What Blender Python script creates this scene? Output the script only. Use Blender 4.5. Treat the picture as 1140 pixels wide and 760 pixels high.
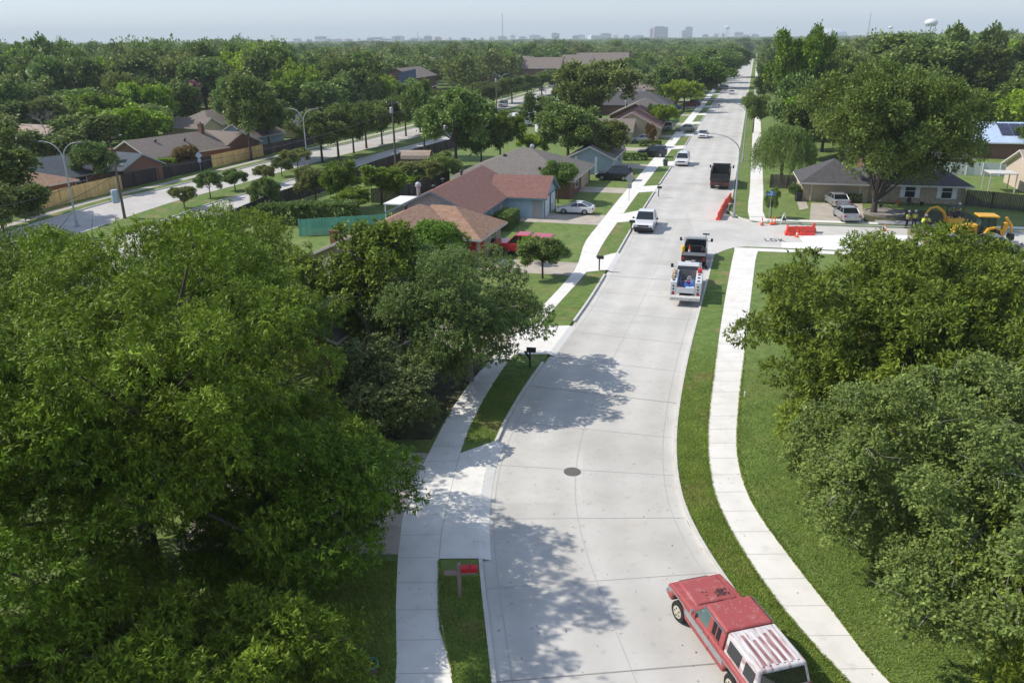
import bpy, bmesh, math, random
import numpy as np
from mathutils import Vector, Matrix
R = math.radians
scene = bpy.context.scene
COL = scene.collection
for o in list(bpy.data.objects): bpy.data.objects.remove(o)

# ------------------------------------------------------------------ camera
F, PITCH, ROLL, CAMH = 890.0, R(20.74), R(0.6), 19.0
cr, sr, cp, sp = math.cos(ROLL), math.sin(ROLL), math.cos(PITCH), math.sin(PITCH)
r0, u0, f0 = Vector((1, 0, 0)), Vector((0, sp, cp)), Vector((0, cp, -sp))
c_right = cr * r0 - sr * u0
c_up = sr * r0 + cr * u0
cam_d = bpy.data.cameras.new('camera')
cam = bpy.data.objects.new('camera', cam_d)
COL.objects.link(cam)
m = Matrix((( c_right.x, c_up.x, -f0.x, 0), (c_right.y, c_up.y, -f0.y, 0), (c_right.z, c_up.z, -f0.z, CAMH), (0, 0, 0, 1)))
cam.matrix_world = m
cam_d.sensor_width = 36.0
cam_d.lens = F / 1140.0 * 36.0
cam_d.clip_start = 0.1
cam_d.clip_end = 60000
scene.camera = cam

# ------------------------------------------------------------------ sky and sun
SUN_EL, SUN_AZ = 45.0, -81.0      # azimuth measured clockwise from +Y: the sun stands to the left
w = bpy.data.worlds.new("World"); scene.world = w; w.use_nodes = True
nt = w.node_tree
sky = nt.nodes.new('ShaderNodeTexSky'); sky.sky_type = 'NISHITA'; sky.sun_disc = False
sky.sun_elevation = R(SUN_EL); sky.sun_rotation = R(SUN_AZ)
sky.air_density = 1.0; sky.dust_density = 0.3; sky.ozone_density = 4.0
bg = nt.nodes['Background']; bg.inputs[1].default_value = 0.142
tint = nt.nodes.new('ShaderNodeVectorMath'); tint.operation = 'MULTIPLY'; tint.inputs[1].default_value = (0.98, 0.96, 1.08)
nt.links.new(sky.outputs[0], tint.inputs[0]); veil = nt.nodes.new('ShaderNodeMix'); veil.data_type = 'RGBA'; veil.inputs[0].default_value = 0.36      # thin milky summer overcast
veil.inputs[7].default_value = (4.7, 5.35, 6.1, 1)
nt.links.new(tint.outputs[0], veil.inputs[6]); nt.links.new(veil.outputs[2], bg.inputs[0])
sd = bpy.data.lights.new('sun', 'SUN'); sd.energy = 4.25; sd.angle = R(0.53); sd.color = (1.0, 0.94, 0.84)
so = bpy.data.objects.new('sun', sd); COL.objects.link(so)
dirv = Vector((math.sin(R(SUN_AZ)) * math.cos(R(SUN_EL)), math.cos(R(SUN_AZ)) * math.cos(R(SUN_EL)), math.sin(R(SUN_EL))))
so.rotation_euler = dirv.to_track_quat('Z', 'Y').to_euler(); so.location = (-60, 0, 80)
scene.view_settings.view_transform = 'Standard'; scene.view_settings.look = 'None'
scene.view_settings.gamma = 1.0; scene.view_settings.use_curve_mapping = False
scene.view_settings.exposure = 0.16
scene.cycles.max_bounces = 6; scene.cycles.diffuse_bounces = 3; scene.cycles.transmission_bounces = 3
scene.cycles.glossy_bounces = 2; scene.cycles.volume_bounces = 0; scene.cycles.caustics_reflective = False
scene.cycles.caustics_refractive = False

rng = np.random.default_rng(7)
rnd = random.Random(11)

# survey of the place: where the line of sight through a picture point meets the height h
def GP(u, v, h=0.0):
    a = (u - 570) / F; b = -(v - 380) / F
    x = a * cr + b * sr; y = -a * sr + b * cr
    d = (x, cp + y * sp, -sp + y * cp)
    t = (h - CAMH) / d[2]
    return Vector((d[0] * t, d[1] * t, h))
ZB = 0.11                                    # height of the kerbed blocks above the road

# ------------------------------------------------------------------ materials
def lin(c):
    return tuple(((x / 12.92) if x <= 0.04045 else ((x + 0.055) / 1.055) ** 2.4) for x in [k / 255 for k in c])
MATS = {}
def mat(name, col, rough=0.6, metal=0.0, noise=0.0, nscale=3.0, bump=0.0, bscale=30.0, spec=0.5, coat=0.0, island=0.0, emit=None, objrand=0.0):
    if name in MATS: return MATS[name]
    mt = bpy.data.materials.new(name); mt.use_nodes = True; n = mt.node_tree; b = n.nodes['Principled BSDF']
    b.inputs['Base Color'].default_value = (*col, 1); b.inputs['Roughness'].default_value = rough
    b.inputs['Metallic'].default_value = metal; b.inputs['Specular IOR Level'].default_value = spec
    if coat: b.inputs['Coat Weight'].default_value = coat
    if noise or island or objrand:
        tc = n.nodes.new('ShaderNodeTexCoord'); t = n.nodes.new('ShaderNodeTexNoise')
        t.inputs['Scale'].default_value = nscale; t.inputs['Detail'].default_value = 6
        n.links.new(tc.outputs['Object'], t.inputs['Vector'])
        mr = n.nodes.new('ShaderNodeMapRange'); mr.inputs[1].default_value = 0.3; mr.inputs[2].default_value = 0.7
        mr.inputs[3].default_value = 1 - noise; mr.inputs[4].default_value = 1 + noise
        n.links.new(t.outputs['Fac'], mr.inputs[0])
        fac = mr.outputs[0]
        if island:
            g = n.nodes.new('ShaderNodeNewGeometry'); m2 = n.nodes.new('ShaderNodeMapRange')
            m2.inputs[3].default_value = 1 - island; m2.inputs[4].default_value = 1 + island
            n.links.new(g.outputs['Random Per Island'], m2.inputs[0])
            mm = n.nodes.new('ShaderNodeMath'); mm.operation = 'MULTIPLY'
            n.links.new(fac, mm.inputs[0]); n.links.new(m2.outputs[0], mm.inputs[1]); fac = mm.outputs[0]
        if objrand:
            g = n.nodes.new('ShaderNodeObjectInfo'); m2 = n.nodes.new('ShaderNodeMapRange')
            m2.inputs[3].default_value = 1 - objrand; m2.inputs[4].default_value = 1 + objrand
            n.links.new(g.outputs['Random'], m2.inputs[0])
            mm = n.nodes.new('ShaderNodeMath'); mm.operation = 'MULTIPLY'
            n.links.new(fac, mm.inputs[0]); n.links.new(m2.outputs[0], mm.inputs[1]); fac = mm.outputs[0]
        vm = n.nodes.new('ShaderNodeVectorMath'); vm.operation = 'SCALE'; vm.inputs[0].default_value = col
        n.links.new(fac, vm.inputs['Scale']); n.links.new(vm.outputs[0], b.inputs['Base Color'])
    if bump:
        tc = n.nodes.new('ShaderNodeTexCoord'); t = n.nodes.new('ShaderNodeTexNoise'); t.inputs['Scale'].default_value = bscale
        t.inputs['Detail'].default_value = 4
        n.links.new(tc.outputs['Object'], t.inputs['Vector'])
        bp = n.nodes.new('ShaderNodeBump'); bp.inputs['Strength'].default_value = bump; bp.inputs['Distance'].default_value = 0.03
        n.links.new(t.outputs['Fac'], bp.inputs['Height']); n.links.new(bp.outputs[0], b.inputs['Normal'])
    if emit:
        b.inputs['Emission Color'].default_value = (*emit, 1); b.inputs['Emission Strength'].default_value = 1
    MATS[name] = mt; return mt

def ramp_mat(name, stops, scale, rough=0.9, detail=8, second=None, bump=0.0, bscale=40, distort=0.0, stretch=None, rows=None, spec=0.3):
    """noise driven colour; second = (colour, scale, low, high, amount): patches of another colour on top"""
    mt = bpy.data.materials.new(name); mt.use_nodes = True; n = mt.node_tree; b = n.nodes['Principled BSDF']
    b.inputs['Roughness'].default_value = rough; b.inputs['Specular IOR Level'].default_value = spec
    tc = n.nodes.new('ShaderNodeTexCoord'); vec = tc.outputs['Object']
    if stretch:
        mp = n.nodes.new('ShaderNodeMapping'); mp.inputs['Scale'].default_value = stretch[0]; mp.inputs['Rotation'].default_value = (0, 0, R(stretch[1]))
        n.links.new(vec, mp.inputs[0]); vec = mp.outputs[0]
    t = n.nodes.new('ShaderNodeTexNoise'); t.inputs['Scale'].default_value = scale; t.inputs['Detail'].default_value = detail
    t.inputs['Distortion'].default_value = distort; t.inputs['Roughness'].default_value = 0.65
    n.links.new(vec, t.inputs['Vector'])
    rp = n.nodes.new('ShaderNodeValToRGB'); e = rp.color_ramp.elements
    while len(e) < len(stops): e.new(0.5)
    for k, (p, c) in enumerate(stops): e[k].position = p; e[k].color = (*c, 1)
    n.links.new(t.outputs['Fac'], rp.inputs[0]); out = rp.outputs[0]
    for sec in (second or []):
        t2 = n.nodes.new('ShaderNodeTexNoise'); t2.inputs['Scale'].default_value = sec[1]; t2.inputs['Detail'].default_value = 5
        n.links.new(vec if len(sec) > 5 else tc.outputs['Object'], t2.inputs['Vector'])
        mr = n.nodes.new('ShaderNodeMapRange'); mr.inputs[1].default_value = sec[2]; mr.inputs[2].default_value = sec[3]; mr.inputs[4].default_value = sec[4]
        n.links.new(t2.outputs['Fac'], mr.inputs[0])
        mx = n.nodes.new('ShaderNodeMix'); mx.data_type = 'RGBA'; mx.inputs[7].default_value = (*sec[0], 1)
        n.links.new(mr.outputs[0], mx.inputs[0]); n.links.new(out, mx.inputs[6]); out = mx.outputs[2]
    if rows:
        wv = n.nodes.new('ShaderNodeTexBrick'); wv.inputs['Scale'].default_value = rows[0]
        wv.inputs['Color1'].default_value = (1, 1, 1, 1); wv.inputs['Color2'].default_value = (rows[1],) * 3 + (1,)
        wv.inputs['Mortar'].default_value = (rows[2],) * 3 + (1,); wv.inputs['Mortar Size'].default_value = 0.03
        wv.inputs['Brick Width'].default_value = rows[3]; wv.inputs['Row Height'].default_value = rows[4]
        n.links.new(tc.outputs['UV'] if rows[5] else tc.outputs['Object'], wv.inputs['Vector'])
        mx = n.nodes.new('ShaderNodeMix'); mx.data_type = 'RGBA'; mx.blend_type = 'MULTIPLY'; mx.inputs[0].default_value = 1
        n.links.new(out, mx.inputs[6]); n.links.new(wv.outputs['Color'], mx.inputs[7]); out = mx.outputs[2]
    n.links.new(out, b.inputs['Base Color'])
    if bump:
        t3 = n.nodes.new('ShaderNodeTexNoise'); t3.inputs['Scale'].default_value = bscale; t3.inputs['Detail'].default_value = 4
        n.links.new(tc.outputs['Object'], t3.inputs['Vector'])
        bp = n.nodes.new('ShaderNodeBump'); bp.inputs['Strength'].default_value = bump; bp.inputs['Distance'].default_value = 0.05
        n.links.new(t3.outputs['Fac'], bp.inputs['Height']); n.links.new(bp.outputs[0], b.inputs['Normal'])
    MATS[name] = mt; return mt

GRASS = ramp_mat('grass', [(0.30, (.095, .140, .032)), (0.5, (.140, .205, .050)), (0.72, (.21, .26, .075))], 1.3,
                 second=[((.24, .23, .08), 0.35, 0.52, 0.75, 0.6), ((.075, .12, .028), 9.0, 0.5, 0.8, 0.6)], bump=0.6, bscale=18)
VERGE = ramp_mat('verge_grass', [(0.30, (.080, .130, .026)), (0.5, (.125, .195, .040)), (0.72, (.19, .25, .062))], 2.2,
                 second=[((.26, .20, .095), 0.42, 0.54, 0.66, 0.9), ((.06, .095, .022), 12.0, 0.5, 0.8, 0.6)], bump=0.7, bscale=22)
DRYG = ramp_mat('dark_ground', [(0.30, (.03, .04, .012)), (0.5, (.07, .07, .03)), (0.72, (.13, .11, .06))], 1.6, bump=0.6, bscale=18)  # mottled ground, dark green to brown
ROADM = ramp_mat('road_concrete', [(0.3, (.50, .48, .435)), (0.5, (.56, .54, .495)), (0.7, (.61, .585, .54))], 0.35, rough=0.85,
                 second=[((.36, .345, .315), 0.16, 0.52, 0.72, 0.5), ((.38, .37, .34), 2.3, 0.58, 0.75, 0.45), ((.52, .45, .37), 0.5, 0.62, 0.75, 0.5)],
                 bump=0.12, bscale=60)
WALKM = ramp_mat('sidewalk_concrete', [(0.3, (.66, .635, .58)), (0.5, (.74, .715, .66)), (0.7, (.79, .765, .71))], 0.8, rough=0.85,
                 second=[((.48, .46, .42), 1.9, 0.6, 0.75, 0.4)], bump=0.12, bscale=60)
CURE = ramp_mat('fresh_concrete', [(0.3, (.74, .74, .72)), (0.7, (.80, .80, .79))], 0.8, rough=0.8)
KERBM = ramp_mat('kerb_concrete', [(0.3, (.52, .50, .46)), (0.7, (.64, .62, .58))], 1.5, rough=0.85)
DRIVEM = ramp_mat('drive_concrete', [(0.3, (.36, .31, .25)), (0.5, (.44, .39, .32)), (0.7, (.50, .45, .38))], 0.9, rough=0.9,
                  second=[((.22, .19, .16), 0.8, 0.55, 0.75, 0.5)])
ARTM = ramp_mat('arterial_concrete', [(0.3, (.42, .395, .36)), (0.5, (.48, .455, .42)), (0.7, (.53, .505, .47))], 0.25, rough=0.9,
                second=[((.30, .28, .25), 0.9, 0.55, 0.72, 0.5)])
JOINT = mat('joint', (.30, .285, .26), 0.95)
TARJ = mat('joint_faint', (.45, .43, .40), 0.95)

# ------------------------------------------------------------------ mesh helper
class MB:
    def __init__(s): s.v = []; s.f = []; s.m = []; s.M = Matrix.Identity(4)
    def add(s, vs, fs, mi=0):
        b = len(s.v); s.v += [tuple(s.M @ Vector(p)) for p in vs]
        s.f += [tuple(b + i for i in f) for f in fs]; s.m += [mi] * len(fs); return s
    def box(s, x0, x1, y0, y1, z0, z1, mi=0):
        return s.add([(x0, y0, z0), (x1, y0, z0), (x1, y1, z0), (x0, y1, z0), (x0, y0, z1), (x1, y0, z1), (x1, y1, z1), (x0, y1, z1)],
                     [(3, 2, 1, 0), (4, 5, 6, 7), (0, 1, 5, 4), (1, 2, 6, 5), (2, 3, 7, 6), (3, 0, 4, 7)], mi)
    def prism(s, poly, a0, a1, axis='y', mi=0):
        n = len(poly)
        if axis == 'y': f = lambda p, a: (p[0], a, p[1])
        elif axis == 'x': f = lambda p, a: (a, p[0], p[1])
        else: f = lambda p, a: (p[0], p[1], a)
        vs = [f(p, a0) for p in poly] + [f(p, a1) for p in poly]
        fs = [tuple(range(n)), tuple(range(2 * n - 1, n - 1, -1))] + [(i, i + n, (i + 1) % n + n, (i + 1) % n) for i in range(n)]
        return s.add(vs, fs, mi)
    def bar(s, p0, p1, ra, rb=None, n=8, mi=0, cap=True):
        rb = ra if rb is None else rb
        p0, p1 = Vector(p0), Vector(p1); d = (p1 - p0)
        if d.length < 1e-6: return s
        q = d.to_track_quat('Z', 'Y'); vs = []
        for p, r in ((p0, ra), (p1, rb)):
            for k in range(n):
                a = 2 * math.pi * k / n; vs.append(tuple(p + q @ Vector((r * math.cos(a), r * math.sin(a), 0))))
        fs = [(i, (i + 1) % n, (i + 1) % n + n, i + n) for i in range(n)]
        if cap: fs += [tuple(range(n - 1, -1, -1)), tuple(range(n, 2 * n))]
        return s.add(vs, fs, mi)
    def tube(s, pts, rad, n=8, mi=0):
        pts = [Vector(p) for p in pts]
        if not isinstance(rad, (list, tuple)): rad = [rad] * len(pts)
        vs = []; fs = []
        for i, p in enumerate(pts):
            d = (pts[min(i + 1, len(pts) - 1)] - pts[max(i - 1, 0)])
            q = d.to_track_quat('Z', 'Y')
            for k in range(n):
                a = 2 * math.pi * k / n; vs.append(tuple(p + q @ Vector((rad[i] * math.cos(a), rad[i] * math.sin(a), 0))))
        for i in range(len(pts) - 1):
            for k in range(n): fs.append((i * n + k, i * n + (k + 1) % n, (i + 1) * n + (k + 1) % n, (i + 1) * n + k))
        fs += [tuple(range(n - 1, -1, -1)), tuple(range((len(pts) - 1) * n, len(pts) * n))]
        return s.add(vs, fs, mi)
    def lathe(s, prof, n=16, mi=0, c=(0, 0, 0)):
        vs = []; fs = []
        for r, z in prof:
            for k in range(n):
                a = 2 * math.pi * k / n; vs.append((c[0] + r * math.cos(a), c[1] + r * math.sin(a), c[2] + z))
        for i in range(len(prof) - 1):
            for k in range(n): fs.append((i * n + k, i * n + (k + 1) % n, (i + 1) * n + (k + 1) % n, (i + 1) * n + k))
        fs += [tuple(range(n - 1, -1, -1)), tuple(range((len(prof) - 1) * n, len(prof) * n))]
        return s.add(vs, fs, mi)
    def build(s, name, mats, parent=None, bevel=0, segs=2, smooth=False, angle=35):
        me = bpy.data.meshes.new(name); me.from_pydata(s.v, [], s.f)
        if not isinstance(mats, (list, tuple)): mats = [mats]
        for q in mats: me.materials.append(q)
        me.polygons.foreach_set('material_index', s.m)
        if smooth: me.polygons.foreach_set('use_smooth', [True] * len(s.f))
        me.update()
        bm = bmesh.new(); bm.from_mesh(me); bmesh.ops.recalc_face_normals(bm, faces=bm.faces); bm.to_mesh(me); bm.free()
        o = bpy.data.objects.new(name, me); COL.objects.link(o)
        if parent is not None: o.parent = parent
        if bevel:
            b = o.modifiers.new('bevel', 'BEVEL'); b.width = bevel; b.segments = segs; b.limit_method = 'ANGLE'; b.angle_limit = R(angle)
        return o

def tag(o, label=None, cat=None, group=None, kind=None):
    if label: o['label'] = label
    if cat: o['category'] = cat
    if group: o['group'] = group
    if kind: o['kind'] = kind
    return o
def empty(name, loc, rz=0.0, label=None, cat=None, group=None):
    o = bpy.data.objects.new(name, None); COL.objects.link(o); o.location = loc; o.rotation_euler = (0, 0, rz)
    return tag(o, label, cat, group)
def dup(root, loc, rz, label=None, group=None, scale=None):
    def cpy(o, parent):
        c = o.copy(); COL.objects.link(c); c.parent = parent
        for ch in kids.get(o.name, []): cpy(ch, c)
        return c
    kids = {}
    def walk(o):
        kids[o.name] = list(o.children)
        for ch in o.children: walk(ch)
    walk(root)
    c = cpy(root, None); c.location = loc; c.rotation_euler = (0, 0, rz)
    if label: c['label'] = label
    if group: c['group'] = group
    if scale: c.scale = scale
    return c
def HD(h): return -R(h)          # heading clockwise from +Y -> object z rotation with +Y forward

# numpy mesh of quads
def quad_mesh(name, co, mats, mi=None, smooth=False):
    n = len(co) // 4
    me = bpy.data.meshes.new(name)
    me.vertices.add(4 * n); me.vertices.foreach_set('co', co.astype(np.float32).ravel())
    me.loops.add(4 * n); me.loops.foreach_set('vertex_index', np.arange(4 * n, dtype=np.int32))
    me.polygons.add(n); me.polygons.foreach_set('loop_start', np.arange(0, 4 * n, 4, dtype=np.int32))
    for q in mats: me.materials.append(q)
    if mi is not None: me.polygons.foreach_set('material_index', mi.astype(np.int32))
    me.update(calc_edges=True)
    return me

# ------------------------------------------------------------------ polylines
def smooth_line(pts, step=1.0):
    P = [Vector((p[0], p[1])) for p in pts]
    P = [P[0] * 2 - P[1]] + P + [P[-1] * 2 - P[-2]]
    out = []
    for i in range(1, len(P) - 2):
        n = max(2, int((P[i + 1] - P[i]).length / step))
        for k in range(n):
            t = k / n; a, b, c, d = P[i - 1], P[i], P[i + 1], P[i + 2]
            out.append(0.5 * ((2 * b) + (c - a) * t + (2 * a - 5 * b + 4 * c - d) * t * t + (3 * b - a - 3 * c + d) * t ** 3))
    out.append(P[-2]); return out
def resample(line, n):
    L = [0.0]
    for a, b in zip(line, line[1:]): L.append(L[-1] + (b - a).length)
    out = []; j = 0
    for k in range(n):
        s = L[-1] * k / (n - 1)
        while j < len(L) - 2 and L[j + 1] < s: j += 1
        t = (s - L[j]) / max(1e-9, L[j + 1] - L[j]); out.append(line[j].lerp(line[j + 1], min(1, max(0, t))))
    return out
def offset_line(line, d):
    out = []
    for i, p in enumerate(line):
        t = (line[min(i + 1, len(line) - 1)] - line[max(i - 1, 0)]).normalized(); out.append(p + Vector((t.y, -t.x)) * d)
    return out                      # positive d = to the right of travel
def ribbon(mb, A, B, z, zb=None, n=None, z0=None, mi=0):
    n = n or max(len(A), len(B)); A = resample(A, n); B = resample(B, n); zb = z if zb is None else zb
    vs = [(p.x, p.y, z) for p in A] + [(p.x, p.y, zb) for p in B]
    fs = [(i, i + n, i + n + 1, i + 1) for i in range(n - 1)]
    mb.add(vs, fs, mi)
    if z0 is not None:
        for L, zz in ((A, z), (B, zb)):
            mb.add([(p.x, p.y, z0) for p in L] + [(p.x, p.y, zz) for p in L], [(i, i + 1, i + n + 1, i + n) for i in range(n - 1)], mi)
        for i in (0, n - 1):
            mb.add([(A[i].x, A[i].y, z0), (B[i].x, B[i].y, z0), (B[i].x, B[i].y, zb), (A[i].x, A[i].y, z)], [(0, 1, 2, 3)], mi)
def strip(mb, line, wdt, z, z0=None, mi=0):
    ribbon(mb, offset_line(line, -wdt / 2), offset_line(line, wdt / 2), z, n=len(line), z0=z0, mi=mi)
def px(pts, h=0.0): return [GP(u, v, h).xy for u, v in pts]
def cut(line, y0, y1):
    return [p for p in line if y0 <= p.y <= y1]
def at_y(line, y):
    for a, b in zip(line, line[1:]):
        if (a.y - y) * (b.y - y) <= 0 and a.y != b.y: return a.lerp(b, (y - a.y) / (b.y - a.y))
    return line[-1] if y > line[-1].y else line[0]

far_dir = Vector((math.sin(R(16.2)), math.cos(R(16.2))))
lk = px([(553, 760), (546, 700), (540, 650), (536.5, 600), (538, 560), (545, 520), (560, 480), (582, 440), (606, 405), (632, 370), (660, 330), (684, 290), (700, 262), (722, 225), (745, 190)])
lk = [Vector((lk[0].x + .9, 12.0)), Vector((lk[0].x + .35, 16))] + lk
LK = smooth_line(lk + [lk[-1] + far_dir * t for t in (30, 90, 200, 400, 800, 1300)], 1.2)
rk = px([(842, 700), (800, 640), (775, 600), (757, 560), (750, 520), (750, 480), (757, 430), (768, 380), (780, 335), (788, 305)])
rk = [Vector((rk[0].x + 2.6, 12.0)), Vector((rk[0].x + .9, 18))] + rk
LKN = cut(LK, 98, 2000)
RKN = offset_line(LKN, 9.7)                                    # right kerb line north of the side street
rk_mid = [Vector((20.6, 78.5)), Vector((24.0, 88.8))]
RK = smooth_line(rk + rk_mid + [p for p in RKN if p.y > 100][::12] + [RKN[-1]], 1.2)
FARR = [p + far_dir for p in RK]

# ------------------------------------------------------------------ ground
def sheet(name, polys, z, mt, kind='structure', z0=None):
    mb = MB()
    for p in polys:
        n = len(p); mb.add([(q[0], q[1], z) for q in p], [tuple(range(n))])
        if z0 is not None:
            mb.add([(q[0], q[1], z0) for q in p] + [(q[0], q[1], z) for q in p], [(i, (i + 1) % n, (i + 1) % n + n, i + n) for i in range(n)])
    return tag(mb.build(name, mt), kind=kind)
gm = MB(); NG = 48
gm.add([(0, 0, 0)] + [(12000 * math.cos(2 * math.pi * k / NG), 12000 * math.sin(2 * math.pi * k / NG), 0) for k in range(NG)],
       [(0, k + 1, (k + 1) % NG + 1) for k in range(NG)])
tag(gm.build('ground', GRASS), kind='structure')

mb = MB(); ribbon(mb, LK, RK, 0.004, n=500); o = tag(mb.build('road', ROADM), kind='structure')
me = o.data; uvl = me.uv_layers.new(name='UVMap'); Ls = [0.0]; RL_ = resample(LK, 500)
for a, b in zip(RL_, RL_[1:]): Ls.append(Ls[-1] + (b - a).length)
for lp in me.loops: vi = lp.vertex_index; uvl.data[lp.index].uv = (0.0 if vi < 500 else 1.0, Ls[vi % 500])
n = ROADM.node_tree; b_ = n.nodes['Principled BSDF']; src = b_.inputs['Base Color'].links[0].from_socket
def nd(t, **k):
    q = n.nodes.new(t)
    for a, v in k.items(): setattr(q, a, v)
    return q
uvn = nd('ShaderNodeTexCoord'); sx = nd('ShaderNodeSeparateXYZ'); n.links.new(uvn.outputs['UV'], sx.inputs[0])
def mth(op, a, b=None):
    q = nd('ShaderNodeMath', operation=op)
    for i, v in enumerate((a, b)):
        if v is None: continue
        if isinstance(v, (int, float)): q.inputs[i].default_value = v
        else: n.links.new(v, q.inputs[i])
    return q.outputs[0]
cx_ = nd('ShaderNodeCombineXYZ'); n.links.new(mth('FLOOR', mth('MULTIPLY', sx.outputs[0], 2.0)), cx_.inputs[0]); n.links.new(mth('FLOOR', mth('DIVIDE', sx.outputs[1], 4.6)), cx_.inputs[1])
wn_ = nd('ShaderNodeTexWhiteNoise'); n.links.new(cx_.outputs[0], wn_.inputs[0])
slab = mth('ADD', mth('MULTIPLY', wn_.outputs[0], .07), .95)
band_ = mth('ADD', mth('MULTIPLY', mth('COSINE', mth('ADD', mth('MULTIPLY', sx.outputs[0], 25.13), 3.14159)), .5), .5)
nz = nd('ShaderNodeTexNoise'); nz.inputs['Scale'].default_value = .22; nz.inputs['Detail'].default_value = 5; n.links.new(uvn.outputs['Object'], nz.inputs['Vector'])
tyre = mth('SUBTRACT', 1.0, mth('MULTIPLY', mth('MULTIPLY', band_, nz.outputs['Fac']), .15))
nz2 = nd('ShaderNodeTexVoronoi', feature='DISTANCE_TO_EDGE'); nz2.inputs['Scale'].default_value = .11; n.links.new(uvn.outputs['Object'], nz2.inputs['Vector'])
crack = mth('SUBTRACT', 1.0, mth('MULTIPLY', mth('LESS_THAN', nz2.outputs['Distance'], .0012), .0))
nz3 = nd('ShaderNodeTexNoise'); nz3.inputs['Scale'].default_value = 3.2; nz3.inputs['Detail'].default_value = 1; n.links.new(uvn.outputs['Object'], nz3.inputs['Vector'])
drip = mth('SUBTRACT', 1.0, mth('MULTIPLY', mth('GREATER_THAN', nz3.outputs['Fac'], .755), .28))
vs_ = nd('ShaderNodeVectorMath', operation='SCALE'); n.links.new(src, vs_.inputs[0]); n.links.new(mth('MULTIPLY', mth('MULTIPLY', slab, tyre), mth('MULTIPLY', crack, drip)), vs_.inputs['Scale']); n.links.new(vs_.outputs[0], b_.inputs['Base Color'])
SIDE_ROADM = ROADM.copy()
# side street, running right from the junction
SD = Vector((.978, -.208))                        # direction of the side street
sS = Vector((19.5, 75.6)); sN = Vector((25.5, 85.6))
mb = MB(); ribbon(mb, [Vector((17.5, 79.5)), Vector((17.5, 79.5)) + SD * 120], [Vector((17.2, 87)), sN + SD * 115], 0.008, n=3)
mb.v = []; mb.f = []; mb.m = []
nS = [sS + SD * t for t in (0, 120)]; nN = [sN + SD * t for t in (0, 118)]
mb.add([(17.0, 66.0, .008), (19.9, 73.8, .008), (22.3, 75.05, .008), (nS[1].x, nS[1].y, .008), (nN[1].x, nN[1].y, .008), (27.6, 85.15, .008), (24.9, 88.6, .008), (24.6, 92, .008), (20.5, 92, .008)],
       [tuple(range(9))])
tag(mb.build('side_street', ROADM), kind='structure')

# kerbed blocks of lawn
A1far = px([(92, 234), (142, 220), (213, 203), (277, 186), (347, 169), (407, 156), (470, 140)])
A1near = px([(80, 268), (115, 257), (168, 238.6), (213, 222.6), (282, 204), (322, 190), (345, 184), (400, 168), (460, 149)])
A2far = px([(130, 270), (186, 246.6), (245, 225), (282, 216), (310, 206), (356, 192.5), (395, 180), (440, 166), (510, 142)])
A2near = px([(200, 275), (260, 245), (317, 226), (357, 210), (440, 180), (505, 155)])
e0 = A2near[-1]; ad = Vector((.245, .969))
def ext(line, back=None):
    q = list(line)
    q = [q[0] + (q[0] - q[1]).normalized() * t for t in (60, 25)] + q
    return smooth_line(q + [q[-1] + ad * t for t in (40, 90, 200, 500)], 4)
A1f = ext(A1far); 
A1f = smooth_line([Vector((-60, 40)), Vector((-56, 72))] + A1far + [A1far[-1] + ad * t for t in (60, 150, 400)], 4)
A1n = offset_line(A1f, 8.2)
A2f = offset_line(A1f, 13.6)
A2n = offset_line(A1f, 21.5)
for nm, a, b in (('arterial_road', A1f, A1n), ('arterial_road', A2f, A2n)):
    mb = MB(); ribbon(mb, a, b, 0.004, n=150); tag(mb.build(nm, ARTM), kind='structure')
mb = MB(); ribbon(mb, offset_line(A1n, 0.2), offset_line(A2f, -0.2), ZB, n=150, z0=0); tag(mb.build('median_ground', VERGE), kind='structure')
mb = MB()
for L in (offset_line(A1f, -.08), offset_line(A1n, .1), offset_line(A2f, -.1), offset_line(A2n, .08)): strip(mb, L, 0.16, ZB + .03, z0=0)
mb_lane = MB()
for L in (offset_line(A1f, 4.1), offset_line(A2f, 4.0)):
    L = resample(L, 400)
    for i in range(0, 399, 6): strip(mb_lane, [L[i], L[min(399, i + 2)]], .12, .010)
tag(mb_lane.build('lane_markings', mat('lane_paint', (.6, .6, .58), .7)), kind='structure')

# left block (between the arterial and the street), right blocks south and north of the side street
edge = offset_line(LK, -0.16)
lb = [(p.x, p.y) for p in cut(edge, 13, 1100)][::2]
ab = [(p.x, p.y) for p in offset_line(A2n, 0.16)][::3]
lbp = lb + [(ab[-1][0], min(ab[-1][1], lb[-1][1]))] + list(reversed(ab))
lbp += [(-60, 12), (-.2, 12)]
n1 = len(resample([Vector(q) for q in lb], 260))
mb = MB(); Lb = resample([Vector(q) for q in lb], 260)
def ab_at(y): return at_y(offset_line(A2n, 0.16), y)
AB = [Vector((ab_at(p.y).x if p.y > 45 else -34.0, p.y)) for p in Lb]
AB = [Vector((min(a.x, l.x - 4), a.y)) for a, l in zip(AB, Lb)]
ribbon(mb, AB, Lb, ZB, n=260, z0=0); tag(mb.build('lawn_block', GRASS), kind='structure')
RS = offset_line(cut(RK, 13, 72.5), 0.16)
cornS = [Vector((20.15, 73.65)), Vector((21.3, 74.6)), Vector((22.6, 74.85))]
poly = [tuple(p) for p in RS[::2]] + [tuple(p) for p in cornS] + [tuple(cornS[-1] + SD * 110), (150, 13)]
sheet('lawn_block', [poly], ZB, GRASS, z0=0)
RNl = offset_line(cut(RK, 92, 900), 0.16)
cornN = [Vector((28.2, 85.35)), Vector((26.4, 86.2)), Vector((25.5, 88.0)), Vector((25.25, 90))]
poly = [tuple(cornN[0] + SD * 110)] + [tuple(p) for p in cornN] + [tuple(p) for p in RNl[::4]] + [(620, 700), (400, 90)]
sheet('lawn_block', [poly], ZB, GRASS, z0=0)

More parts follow.
